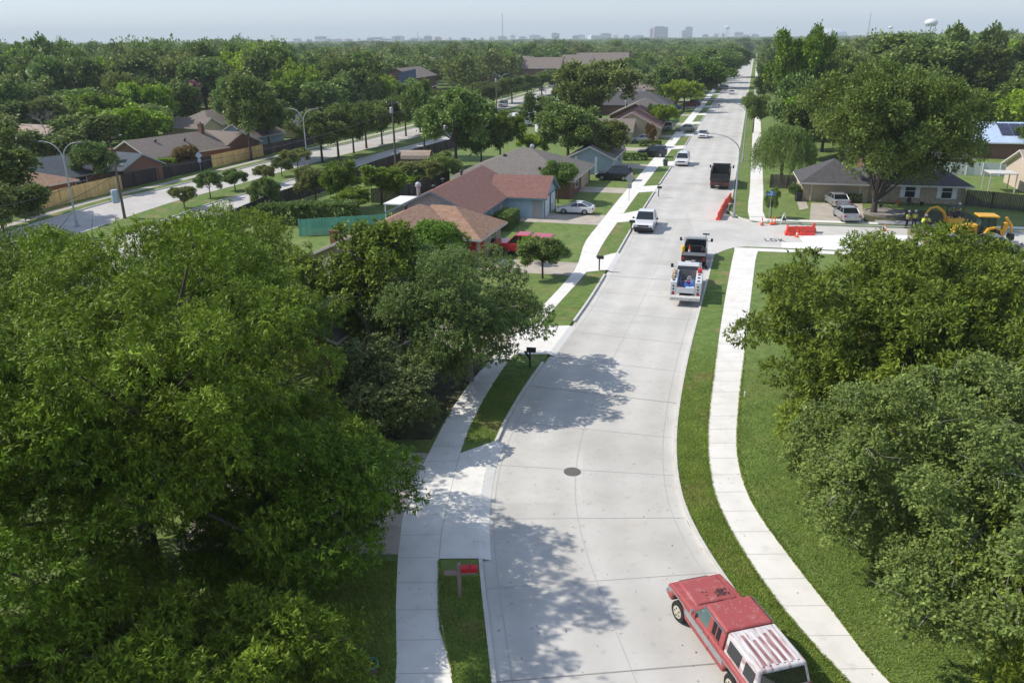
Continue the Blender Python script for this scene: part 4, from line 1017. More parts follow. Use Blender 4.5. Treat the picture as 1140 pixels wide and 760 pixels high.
FWHITE = mat('fence_white', (.66, .69, .68), .6, noise=.05)
fp = [tuple(GP(u, v, ZB).xy) for u, v in ((20, 241), (53.7, 232), (136, 211), (236, 187), (293, 173.6))]
fence('tan cedar board fence at the left beside the arterial', [fp[0], fp[1], fp[2]], 1.95, FTAN)
fence('dark stained board fence between the two tan ones', [(fp[2][0] + .02, fp[2][1] + .05), fp[3]], 1.95, FDARK)
fence('tan cedar board fence right of the dark one', [(fp[3][0] + .02, fp[3][1] + .05), fp[4]], 1.95, FTAN)
fence('grey board fence continuing beyond the tan ones', [(fp[4][0] + .02, fp[4][1] + .05), (-36, 166), (-28.5, 190)], 1.9, FGREY)
a2 = offset_line(A2n, 1.8)
fence('weathered dark back fence along the near side of the arterial', [tuple(at_y(a2, y)) for y in (72, 84, 97, 110, 123, 137, 152, 170)], 1.85, FGREY)
g1, g2, g3 = GP(334, 263, ZB).xy, GP(402, 258, ZB).xy, GP(437, 254, ZB).xy
fence('green painted board fence behind the tan roofed house', [tuple(g1), tuple(g2 + Vector((2.5, .4)))], 1.75, FGREEN)
q = GP(414, 226, ZB).xy
fence('dark weathered fence behind the red roofed house', [tuple(q), tuple(GP(445, 224, ZB).xy), tuple(GP(500, 205, ZB).xy)], 1.8, FGREY)
r1 = [tuple(GP(u, v, ZB).xy) for u, v in ((1074, 229), (1103, 232), (1140, 236), (1175, 240))]
fence('dark brown board fence right of the brick house', r1, 1.9, FGREY)
fence('brown board fence between the brick house garage and the willow', [tuple(GP(u, v, ZB).xy) for u, v in ((857, 209), (893, 211))], 1.8, FGREY)
fence('white panel fence above the cream house roof', [(61.0, 116), (67, 114.4), (80, 111)], 1.8, FWHITE)
# round topped shed
def shed(x, y, heading, L, Wd):
    root = empty('garden_shed', (x, y, ZB), HD(heading), 'tan barn roofed garden shed by the arterial', 'shed')
    prof = [(-Wd / 2, 1.6), (-Wd / 2 + .15, 2.1), (-Wd * .28, 2.55), (0, 2.75), (Wd * .28, 2.55), (Wd / 2 - .15, 2.1), (Wd / 2, 1.6)]
    MB().prism([(-Wd / 2 + .05, 0), (Wd / 2 - .05, 0)] + [(a * .96, b - .05) for a, b in reversed(prof)], .1, L - .1, 'x').build('wall', BRICK, root)
    MB().prism(prof + [(a * .96, b - .06) for a, b in reversed(prof)], 0, L, 'x').build('roof', RF_PALE, root)
g = GP(449, 187, ZB); shed(g.x, g.y, -25 + 30, 4.6, 3.4)
# hedge in front of the red roofed house, vines on fences
hed = leafy('hedge', box_pts(-.9, .9, 0, 4.6, .1, 1.5, 1500), .16, .05, 'oak', 'clipped dark green hedge before the blue garage wall', 'hedge', loc=(-1.1, 82.6, ZB), rz=HD(15.4))
leafy('vine_shrub', box_pts(-3.2, 3.4, -1.2, 1.2, .8, 2.3, 1500), .3, .10, 'elm', 'bushy green vines heaped over the green fence', 'shrub', loc=(GP(362, 250, ZB).x, GP(362, 250, ZB).y, ZB))
leafy('vine_shrub', box_pts(-3.4, 3.4, -1.2, 1.2, .3, 1.9, 1500), .3, .10, 'oak', 'dark vine mound left of the green fence', 'shrub', loc=(GP(325, 248, ZB).x, GP(325, 248, ZB).y, ZB))
leafy('flower_bush', box_pts(-1.6, 1.6, -.7, .7, .1, 1.1, 500), .22, .07, 'bright', 'yellow green bush on top of the dark fence line', 'shrub', loc=(-52.8, 124, ZB + 1.1))
for i, (x, y, s_, l) in enumerate([(26.0, 151.6, 1.0, 'low dark shrub at the foot of the tan garage'), (20.5, 133.5, 1.0, 'low dark hedge behind the parked dark cars'), (40.5, 96.3, .8, 'small dark shrub beside the brick house front door')]):
    leafy('shrub', box_pts(-1.8 * s_, 1.8 * s_, -.7, .7, .05, .9, 350), .25, .08, 'oak', l, 'shrub', loc=(x, y, ZB))

# ================================================================== woods
def clear(x, y, r):
    for hx, hy, hr in HOUSES:
        if (x - hx) ** 2 + (y - hy) ** 2 < (hr + r * .75) ** 2: return False
        # keep the sight line to the roofs open: nothing tall right in front of a house
        d = math.hypot(hx, hy); s = (x * hx + y * hy) / d
        if d - (70 if 290 < hy < 320 else 24) < s < d and abs(x * hy - y * hx) / d < hr * .8: return False
    for tx, ty, tr_ in TREES_XY:
        if (x - tx) ** 2 + (y - ty) ** 2 < ((tr_ + r) * .62) ** 2: return False
    return True
def zone_of(x, y):
    aw, an = at_y(A1f, y).x, at_y(A2n, y).x; lk_, rk_ = at_y(LK, y).x, at_y(RK, y).x
    if y > 900: aw = -1e9; an = -1e9
    if x < aw - 16: return 'left'
    if an + (24 if y < 330 else 7) < x < lk_ - 9: return 'middle'
    if x > rk_ + 9: return 'right'
    return None
cand = []
g = np.random.default_rng(99)
y = 105.0
while y < 620:
    half = y * .70 + 10; st = 8.2 + (y - 100) * .006
    x = -half
    while x < half + 8:
        xx, yy = x + g.uniform(-2.6, 2.6), y + g.uniform(-2.6, 2.6)
        z_ = zone_of(xx, yy)
        if z_: cand.append((yy, xx, z_))
        x += st
    y += st
cand.sort()
DESC = {
 ('left', 'oak'): 'dark green tree in the wood left of the arterial', ('left', 'elm'): 'mid green tree in the wood left of the arterial', ('left', 'olive'): 'olive tree in the wood left of the arterial',
 ('left', 'pecan'): 'fresh green tree in the wood left of the arterial', ('left', 'live'): 'grey green tree in the wood left of the arterial', ('left', 'bright'): 'lime green tree in the wood left of the arterial',
 ('middle', 'oak'): 'dark green tree between the arterial and the street', ('middle', 'elm'): 'mid green tree between the arterial and the street', ('middle', 'olive'): 'olive tree between the arterial and the street',
 ('middle', 'pecan'): 'fresh green tree between the arterial and the street', ('middle', 'live'): 'grey green tree between the arterial and the street', ('middle', 'bright'): 'lime green tree between the arterial and the street',
 ('right', 'oak'): 'dark green tree in the wood right of the street', ('right', 'elm'): 'mid green tree in the wood right of the street', ('right', 'olive'): 'olive tree in the wood right of the street',
 ('right', 'pecan'): 'fresh green tree in the wood right of the street', ('right', 'live'): 'grey green tree in the wood right of the street', ('right', 'bright'): 'lime green tree in the wood right of the street'}
KN = ['oak', 'oak', 'oak', 'elm', 'elm', 'elm', 'pecan', 'olive', 'live', 'bright']
count = 0; massP = []
for yy, xx, z_ in cand:
    k = KN[int(g.integers(len(KN)))]
    r = g.uniform(3.8, 6.4); h = g.uniform(7.5, 12.0)
    if yy > 170 and z_ != 'middle': h *= g.uniform(1.0, 1.4); r *= 1.1
    if yy > 210 and (xx < -.26 * yy or xx > .42 * yy): h = g.uniform(12, 18.5); r *= 1.15
    if yy < 150 and z_ == 'middle': continue
    if z_ == 'left' and yy < 200: h *= .85
    if yy < 130: continue
    if not clear(xx, yy, r): continue
    if count < 205:
        tr(k, xx, yy, r, h, DESC[(z_, k)], DESC[(z_, k)].replace('tree', 'trees', 1) + 's'[:0], lod=FAR); count += 1
    else:
        massP.append((xx, yy, r * 1.08, h)); TREES_XY.append((xx, yy, r)) if yy < 400 else None
# street trees along both kerbs far away
y = 250
while y < 1000:
    for s_, L in ((-1, LK), (1, RK)):
        p = at_y(L, y); massP.append((p.x + s_ * g.uniform(7.5, 10.5), y, g.uniform(4, 5.5), g.uniform(7, 11)))
    y += 11
y = 620.0
while y < 6500:
    half = y * .72; st = 9 + (y - 600) * .021; x = -half
    while x < half:
        xx, yy = x + g.uniform(-.4, .4) * st, y + g.uniform(-.4, .4) * st
        on_road = yy < 1000 and at_y(LK, yy).x - 8 < xx < at_y(RK, yy).x + 8
        if not on_road: massP.append((xx, yy, st * g.uniform(.62, .8), g.uniform(8, 12.5) * (1.0 if g.random() > .06 else 1.35) * (1.3 if (xx < -.3 * yy or xx > .42 * yy) and yy < 1500 else 1)))
        x += st
    y += st
massP = np.array(massP)
# templates live outside the scene; the woodland scatters them
wc = bpy.data.collections.new('woodland_crowns')
for i, (leaf, sd_) in enumerate([('oak', 1), ('elm', 2), ('oak', 3), ('olive', 4), ('pecan', 5), ('elm', 6)]):
    gg = np.random.default_rng(300 + i)
    C, RC = lobed_clumps(gg, 7, 34, 1, .85, 1.1, -.6, (.16, .30))
    co = crown_co(gg, C, RC, 9, 4, .17, .075, **MID)
    o = bpy.data.objects.new('crown_pattern', quad_mesh('crown_pattern', co, [LEAF[leaf]])); wc.objects.link(o)
me = bpy.data.meshes.new('woodland'); me.vertices.add(len(massP))
me.vertices.foreach_set('co', np.stack([massP[:, 0], massP[:, 1], np.zeros(len(massP))], 1).astype(np.float32).ravel())
at = me.attributes.new('size', 'FLOAT_VECTOR', 'POINT'); at.data.foreach_set('vector', np.stack([massP[:, 2], massP[:, 2], massP[:, 3] / 2], 1).astype(np.float32).ravel())
wo = bpy.data.objects.new('woodland', me); COL.objects.link(wo); tag(wo, 'unbroken far canopy of trees fading to blue at the horizon', 'woodland', kind='stuff')
ng = bpy.data.node_groups.new('woodland', 'GeometryNodeTree')
ng.interface.new_socket('Geometry', in_out='INPUT', socket_type='NodeSocketGeometry'); ng.interface.new_socket('Geometry', in_out='OUTPUT', socket_type='NodeSocketGeometry')
gi = ng.nodes.new('NodeGroupInput'); go = ng.nodes.new('NodeGroupOutput'); ip = ng.nodes.new('GeometryNodeInstanceOnPoints')
ci = ng.nodes.new('GeometryNodeCollectionInfo'); ci.inputs['Collection'].default_value = wc; ci.inputs['Separate Children'].default_value = True; ci.inputs['Reset Children'].default_value = True
na = ng.nodes.new('GeometryNodeInputNamedAttribute'); na.data_type = 'FLOAT_VECTOR'; na.inputs['Name'].default_value = 'size'
rv = ng.nodes.new('FunctionNodeRandomValue'); rv.data_type = 'FLOAT_VECTOR'; rv.inputs[1].default_value = (0, 0, 6.28)
mp_ = ng.nodes.new('GeometryNodeMeshToPoints')
ng.links.new(gi.outputs[0], mp_.inputs[0]); ng.links.new(mp_.outputs[0], ip.inputs['Points']); ng.links.new(ci.outputs[0], ip.inputs['Instance']); ip.inputs['Pick Instance'].default_value = True
ng.links.new(na.outputs[0], ip.inputs['Scale']); ng.links.new(rv.outputs[0], ip.inputs['Rotation']); ng.links.new(ip.outputs[0], go.inputs[0])
md = wo.modifiers.new('scatter', 'NODES'); md.node_group = ng
print('TREES', count, 'mass', len(massP))

# ================================================================== vehicles (local +Y is forward)
def paint(name, c, rough=.3, metal=.0): return mat('paint_' + name, c, rough, metal, coat=.6, noise=.04, nscale=1.5)
P_WHITE = paint('white', (.72, .72, .72)); P_SILVER = paint('silver', (.42, .43, .44), .35, .5); P_BLACK = paint('black', (.012, .013, .018)); P_NAVY = paint('navy', (.012, .018, .035))
P_RED = paint('red', (.50, .015, .02)); P_BLUE = paint('blue', (.02, .06, .28)); P_TANC = paint('champagne', (.40, .37, .31), .35, .4); P_GREYC = paint('grey', (.14, .15, .16), .35, .4); P_DRED = paint('dark_red', (.20, .02, .03))
P_MAR = paint('maroon', (.2, .02, .04))
TYRE = mat('tyre', (.016, .016, .016), .85); RIM = mat('rim', (.42, .43, .44), .35, metal=.7); RIMW = mat('rim_cream', (.55, .50, .40), .5)
CGLASS = mat('car_glass', (.012, .016, .020), .05, spec=.9); HEADL = mat('headlight', (.75, .76, .78), .15, spec=.8); TAILL = mat('tail_light', (.40, .01, .01), .25)
BLACKP = mat('black_plastic', (.018, .018, .018), .6); PLATE = mat('licence_plate', (.6, .6, .58), .5); CHROME = mat('chrome', (.6, .6, .6), .15, metal=1.0)
def wheel(root, x, y, r=.33, wd=.22, rim=None, steer=0.0, n=22):
    s = 1 if x > 0 else -1
    mb = MB(); prof = [(r * .6, -wd / 2), (r * .93, -wd / 2), (r, -wd * .32), (r, wd * .32), (r * .93, wd / 2), (r * .6, wd / 2)]
    vs = []; fs = []
    for rr, a in prof:
        for k in range(n):
            t = 2 * math.pi * k / n; vs.append((a, rr * math.cos(t), rr * math.sin(t)))
    for i in range(len(prof) - 1):
        for k in range(n): fs.append((i * n + k, i * n + (k + 1) % n, (i + 1) * n + (k + 1) % n, (i + 1) * n + k))
    fs += [tuple(range(n)), tuple(range((len(prof) - 1) * n, len(prof) * n))]
    mb.add(vs, fs); w_ = mb.build('wheel', TYRE, root, smooth=False); w_.location = (x, y, r); w_.rotation_euler = (0, 0, steer)
    mb = MB(); mb.bar((s * (wd / 2 - .01), 0, 0), (s * (wd / 2 + .012), 0, 0), r * .62, r * .58, 18); mb.bar((s * (wd / 2), 0, 0), (s * (wd / 2 + .035), 0, 0), r * .2, r * .16, 10)
    mb.build('rim', rim or RIM, w_)
    mb = MB()
    for k in range(5):
        a = 2 * math.pi * k / 5; mb.bar((s * (wd / 2 + .013), r * .36 * math.cos(a), r * .36 * math.sin(a)), (s * (wd / 2 + .018), r * .36 * math.cos(a), r * .36 * math.sin(a)), r * .1, n=8)
    mb.build('wheel_hole', BLACKP, w_)
    return w_
def arch_profile(top, zb, axles, ra, ybk, yfr):
    """closed side outline: top points run rear to front; the underside has wheel arches"""
    pts = list(top); pts.append((yfr, zb + .06)); pts.append((yfr - .12, zb))
    for ay in sorted(axles, reverse=True):
        pts.append((ay + ra, zb))
        for k in range(1, 8):
            t = math.pi * k / 8; pts.append((ay + ra * math.cos(t), zb + ra * math.sin(t) * 1.02))
        pts.append((ay - ra, zb))
    pts.append((ybk + .12, zb)); pts.append((ybk, zb + .06))
    return pts
def body_mesh(root, prof, wd, mt, name='body', bev=.07, taper=0.0):
    mb = MB(); mb.prism(prof, -wd / 2, wd / 2, 'x')
    return mb.build(name, mt, root, bevel=bev, segs=3, angle=40)
def cabin(root, wd, zb, zt, yr0, yr1, yf1, yf0, mt, side_in=.16, pillars=(), roofz=.045, glass=None):
    """glass house: base from yr0 to yf0 at zb, roof from yr1 to yf1 at zt"""
    a, b = wd / 2 - .05, wd / 2 - .05 - side_in
    mb = MB(); vs = [(-a, yr0, zb), (a, yr0, zb), (a, yf0, zb), (-a, yf0, zb), (-b, yr1, zt), (b, yr1, zt), (b, yf1, zt), (-b, yf1, zt)]
    mb.add(vs, [(3, 2, 1, 0), (4, 5, 6, 7), (0, 1, 5, 4), (1, 2, 6, 5), (2, 3, 7, 6), (3, 0, 4, 7)]); mb.build('windows', glass or CGLASS, root)
    mb = MB(); e = .03; mb.add([(-b - e, yr1 - e, zt - .02), (b + e, yr1 - e, zt - .02), (b + e, yf1 + e, zt - .02), (-b - e, yf1 + e, zt - .02), (-b + .04, yr1 + .06, zt + roofz), (b - .04, yr1 + .06, zt + roofz), (b - .04, yf1 - .1, zt + roofz), (-b + .04, yf1 - .1, zt + roofz)],
                             [(3, 2, 1, 0), (4, 5, 6, 7), (0, 1, 5, 4), (1, 2, 6, 5), (2, 3, 7, 6), (3, 0, 4, 7)])
    for s in (-1, 1):
        for p, q in ((0, 4), (3, 7)):
            P0 = Vector(vs[p]); Q0 = Vector(vs[q]); P0.x *= -s; Q0.x *= -s
            mb.bar(P0 + Vector((s * .005, 0, 0)), Q0 + Vector((s * .005, 0, 0)), .045, .035, 6)
        for t in pillars:
            mb.bar((s * (a + .0), t, zb), (s * (b + .01), t, zt), .035, .03, 6)
    mb.build('roof', mt, root, bevel=.02, segs=2)
def lamps(root, wd, yf, yb, zf=.68, zr=.82, front=True, tw=.16, th=.3, fw=.34):
    for s in (-1, 1):
        mb = MB(); mb.box(s * (wd / 2 - .28) - fw / 2, s * (wd / 2 - .28) + fw / 2, yf - .07, yf + .012, zf - .08, zf + .08); mb.build('headlight', HEADL, root, bevel=.015)
        mb = MB(); mb.box(s * (wd / 2 - .12) - tw / 2, s * (wd / 2 - .12) + tw / 2, yb - .012, yb + .08, zr - th / 2, zr + th / 2); mb.build('tail_light', TAILL, root, bevel=.015)
    mb = MB(); mb.box(-wd * .28, wd * .28, yf - .03, yf + .014, zf - .12, zf + .06); [mb.box(-wd * .27, wd * .27, yf, yf + .02, zf - .10 + k * .05, zf - .085 + k * .05) for k in range(3)]; mb.build('grille', BLACKP, root)
    mb = MB(); mb.box(-.16, .16, yb - .022, yb, zr - .22, zr - .08); mb.build('licence_plate', PLATE, root)
def mirrors(root, wd, y, z, m_=BLACKP, w2=.2, h2=.16, off=.0):
    for s in (-1, 1):
        mb = MB(); x = s * (wd / 2 + .10 + off); mb.box(min(x, x + s * w2), max(x, x + s * w2), y - .06, y + .06, z, z + h2); mb.bar((s * (wd / 2 - .06), y, z + .05), (x, y, z + .06), .025); mb.build('wing_mirror', m_, root, bevel=.02)
def car(kind, label, mt, x, y, heading, z=0.0, group=None, name=None, cat=None):
    root = empty(name or {'suv': 'parked_suv', 'pickup': 'pickup_truck'}.get(kind, 'parked_car'), (x, y, z), HD(heading), label, cat or ('suv' if kind == 'suv' else 'pickup truck' if kind == 'pickup' else 'car'), group)
    if kind in ('sedan', 'hatch', 'coupe'):
        L, wd, H = (4.7, 1.82, 1.42) if kind == 'sedan' else (4.25, 1.74, 1.36)
        b, f = -L / 2, L / 2; ax = (b + .95, f - .88)
        if kind == 'sedan': top = [(b, .62), (b + .05, .92), (b + .75, .97), (f - 1.35, .93), (f - .35, .74), (f, .58)]
        else: top = [(b, .62), (b + .06, .88), (b + .35, .93), (f - 1.3, .88), (f - .35, .68), (f, .55)]
        body_mesh(root, arch_profile(top, .24, ax, .37, b, f), wd, mt)
        if kind == 'sedan': cabin(root, wd, .93, H, b + .62, b + 1.35, f - 2.05, f - 1.25, mt, pillars=(b + 1.95,))
        else: cabin(root, wd, .88, H - .02, b + .2, b + 1.35, f - 2.15, f - 1.25, mt, pillars=(b + 1.75,))
        lamps(root, wd, f, b, .62, .76, th=.16, tw=.3); mirrors(root, wd, f - 1.65, .92, mt); r = .33
    elif kind == 'suv':
        L, wd, H = 5.0, 1.98, 1.82; b, f = -L / 2, L / 2; ax = (b + 1.0, f - .95)
        top = [(b, .7), (b + .03, 1.12), (f - 1.45, 1.12), (f - .3, 1.0), (f, .8)]
        body_mesh(root, arch_profile(top, .32, ax, .42, b, f), wd, mt)
        cabin(root, wd, 1.10, H, b + .05, b + .35, f - 2.2, f - 1.42, mt, side_in=.17, pillars=(b + 1.35, b + 2.35))
        mb = MB(); [mb.bar((s * .62, b + .6, H + .09), (s * .62, f - 2.4, H + .09), .02) for s in (-1, 1)]; mb.build('roof_rack', BLACKP, root)
        lamps(root, wd, f, b, .82, 1.0, th=.42, tw=.14); mirrors(root, wd, f - 1.75, 1.12, mt); r = .38
    elif kind == 'pickup':
        L, wd, H = 5.75, 2.02, 1.88; b, f = -L / 2, L / 2; ax = (b + 1.15, f - 1.0); cb = b + 1.95
        top = [(cb, 1.16), (f - 1.55, 1.16), (f - .25, 1.10), (f, .9)]
        pr = [(cb, .36)] + top + [(f, .5), (f - .1, .40), (f - 1.0 + .46, .40)] + [(f - 1.0 + .46 * math.cos(math.pi * k / 8), .40 + .46 * math.sin(math.pi * k / 8)) for k in range(1, 8)] + [(f - 1.46, .40)]
        body_mesh(root, pr, wd, mt)
        cabin(root, wd, 1.14, H, cb + .02, cb + .18, f - 2.35, f - 1.6, mt, pillars=(cb + 1.05,))
        mb = MB()
        side = arch_profile([(b, 1.15), (cb - .03, 1.15)], .42, (b + 1.15,), .45, b, cb - .03)
        side = [p for p in side]
        mb.prism(side, -wd / 2 + .02, -wd / 2 + .12, 'x'); mb.prism(side, wd / 2 - .12, wd / 2 - .02, 'x')
        mb.box(-wd / 2 + .12, wd / 2 - .12, b + .0, b + .07, .55, 1.14); mb.box(-wd / 2 + .12, wd / 2 - .12, cb - .10, cb - .04, .62, 1.14)
        mb.build('truck_bed', mt, root, bevel=.02)
        mb = MB(); mb.box(-wd / 2 + .13, wd / 2 - .13, b + .07, cb - .11, .62, .68); mb.build('bed_liner', BLACKP, root)
        lamps(root, wd, f, b, .86, .95, th=.36, tw=.12); mirrors(root, wd, f - 1.95, 1.18, BLACKP, off=.03)
        mb = MB(); mb.box(-wd / 2 + .03, wd / 2 - .03, f - .02, f + .10, .42, .68); mb.build('bumper', BLACKP, root, bevel=.03)
        mb = MB(); mb.box(-wd / 2 + .05, wd / 2 - .05, b - .12, b - .01, .45, .60); mb.build('bumper', CHROME, root, bevel=.02); r = .40
    for yy in ax:
        for s in (-1, 1): wheel(root, s * (wd / 2 - .13), yy, r)
    mb = MB(); mb.box(-wd / 2 + .25, wd / 2 - .25, -L / 2 + .25, L / 2 - .25, .22, .5); mb.build('underbody', BLACKP, root)
    return root
ZD = ZB + .02
def at(u, v, h=0.0): g = GP(u, v, h); return g.x, g.y
# moving and parked cars on the street
def road_pt(y, frac): a, b = at_y(LK, y), at_y(RK, y); return a.lerp(b, frac)
x, y = at(717, 254); car('pickup', 'white pickup truck driving toward the camera in the left lane, nearest one', P_WHITE, x + .2, y + .1, 195.5)
x, y = at(760, 184); car('suv', 'white sport utility parked by the left kerb facing the camera, level with the dump truck', P_WHITE, x + .1, y + .8, 196)
x, y = at(783, 153); car('sedan', 'white sedan driving toward the camera beyond the parked white sport utility', P_WHITE, x - .1, y, 196)
x, y = at(641, 239); car('coupe', 'white hatchback coupe in the driveway of the red roofed house', P_WHITE, x, y + .2, -74 , z=ZD)
x, y = at(684, 202); car('suv', 'black sport utility parked alone in the driveway before the lawn', P_BLACK, x, y + .6, -73, z=ZD)
x, y = at(680, 176); car('suv', 'dark navy sport utility nose in, left of the two dark cars', P_NAVY, x, y + .6, -74, z=ZD)
x, y = at(725, 176); car('suv', 'black long sport utility right of the two dark cars, tail at the sidewalk', P_BLACK, x + .2, y + .8, -74, z=ZD)
x, y = at(716, 159); car('sedan', 'white sedan half hidden by the brown bush', P_WHITE, x, y, -74, z=ZD)
x, y = at(736, 146); car('suv', 'silver sport utility at the top of the far driveway', P_SILVER, x, y, -74, z=ZD)
x, y = at(763, 147); car('sedan', 'silver grey sedan across the sidewalk behind the silver sport utility', P_TANC, x + .2, y + .4, -74, z=ZD)
x, y = at(748, 123); car('sedan', 'blue sedan in the shade under the light green tree', P_BLUE, x, y, -74, z=ZD)
x, y = at(770, 119); car('suv', 'dark red sport utility under the wide green tree', P_MAR, x, y, -74, z=ZD)
x, y = at(744, 119); car('suv', 'maroon van in the far left yard', P_DRED, x, y, -74, z=ZD)
x, y = at(814.5, 105); car('sedan', 'white car driving away far up the street', P_WHITE, x, y, 16)
x, y = at(803, 101); car('suv', 'dark green sport utility parked far up the left drive', P_GREYC, x, y, -74, z=ZD)
x, y = at(943, 236); car('sedan', 'pale silver sedan nearer the garage of the brick house', P_SILVER, x + .1, y + 3.6, 4, z=ZD)
x, y = at(944, 247); car('sedan', 'light silver sedan at the foot of the brick house driveway', P_SILVER, x + .1, y + .9, 6, z=ZD)
x, y = at(1053, 279); car('sedan', 'champagne silver sedan on the side street behind the pecan leaves', P_TANC, x + .6, y + .8, 101)
x, y = at(1102, 280); car('sedan', 'dark grey sedan on the side street at the right edge', P_GREYC, x + .6, y + .4, 101)
x, y = at(598, 288); rp = car('pickup', 'bright red pickup with a red bed canopy behind the shrubs in the near drive', P_RED, x - 1.3, y + 1.5, -74, z=ZD)
mb = MB(); mb.box(-.93, .93, -2.82, -.98, 1.14, 1.84); o = mb.build('bed_canopy', P_RED, rp, bevel=.08, segs=3); mb = MB(); [mb.box(*sorted((s * .92, s * .937)), -2.5, -1.25, 1.38, 1.68) for s in (-1, 1)]; mb.build('side_window', CGLASS, o)
# far parked cars along the left kerb
far = [(828, 86, P_GREYC, 'suv'), (833, 79, P_WHITE, 'sedan'), (836, 75.5, P_BLACK, 'suv'), (838, 73, P_SILVER, 'sedan'), (830, 82, P_WHITE, 'suv'), (842, 71, P_WHITE, 'sedan')]
FL = ['dark car parked far up the left kerb, nearest of the far row', 'white far car second up the left kerb', 'black far car third up the left kerb', 'silver far car near the street end', 'white far sport utility at the left kerb', 'white car at the very end of the street']
for (u, v, p_, k), l in zip(far, FL):
    g = GP(u, v); q = road_pt(g.y, .10 if v != 71 else .5); car(k, l, p_, q.x, q.y, 16.2, group='cars parked far up the street')
# arterial cars and the lots on the left
for (u, v, p_, k, hd, l) in [(587, 117, P_WHITE, 'sedan', 14, 'white car on the near lanes of the arterial'), (560, 119, P_SILVER, 'suv', 194, 'silver grey car on the far lanes of the arterial'), (614, 97, P_SILVER, 'sedan', 14, 'silver car far up the arterial'), (624, 95, P_WHITE, 'suv', 14, 'white car farthest up the arterial'),
                             (604, 101, P_GREYC, 'sedan', 14, 'dark car behind the silver one up the arterial')]:
    x, y = at(u, v); car(k, l, p_, x, y, hd)
lot = [(42, 172, P_WHITE, 'suv', 60, 'white sport utility parked beside the leafless tree'), (64, 168, P_SILVER, 'sedan', 60, 'silver car beside the white one by the leafless tree'), (80, 166, P_WHITE, 'sedan', 60, 'white car right of the leafless tree'), (124, 156, P_WHITE, 'suv', 70, 'white van behind the long grey roof'), (138, 154, P_WHITE, 'suv', 70, 'second white van behind the long grey roof'),
       (434, 112, P_WHITE, 'sedan', 20, 'white car left in the apartment lot'), (446, 111.5, P_SILVER, 'suv', 20, 'silver car in the middle of the apartment lot'), (457, 111, P_WHITE, 'sedan', 20, 'white car right in the apartment lot'), (470, 113, P_GREYC, 'sedan', 20, 'dark car at the right end of the apartment lot')]
for u, v, p_, k, hd, l in lot: x, y = at(u, v); car(k, l, p_, x, y, hd)
sheet('parking_lot', [poly_px([(418, 117), (500, 116), (500, 108), (425, 109)], 0)], .02, ARTM)

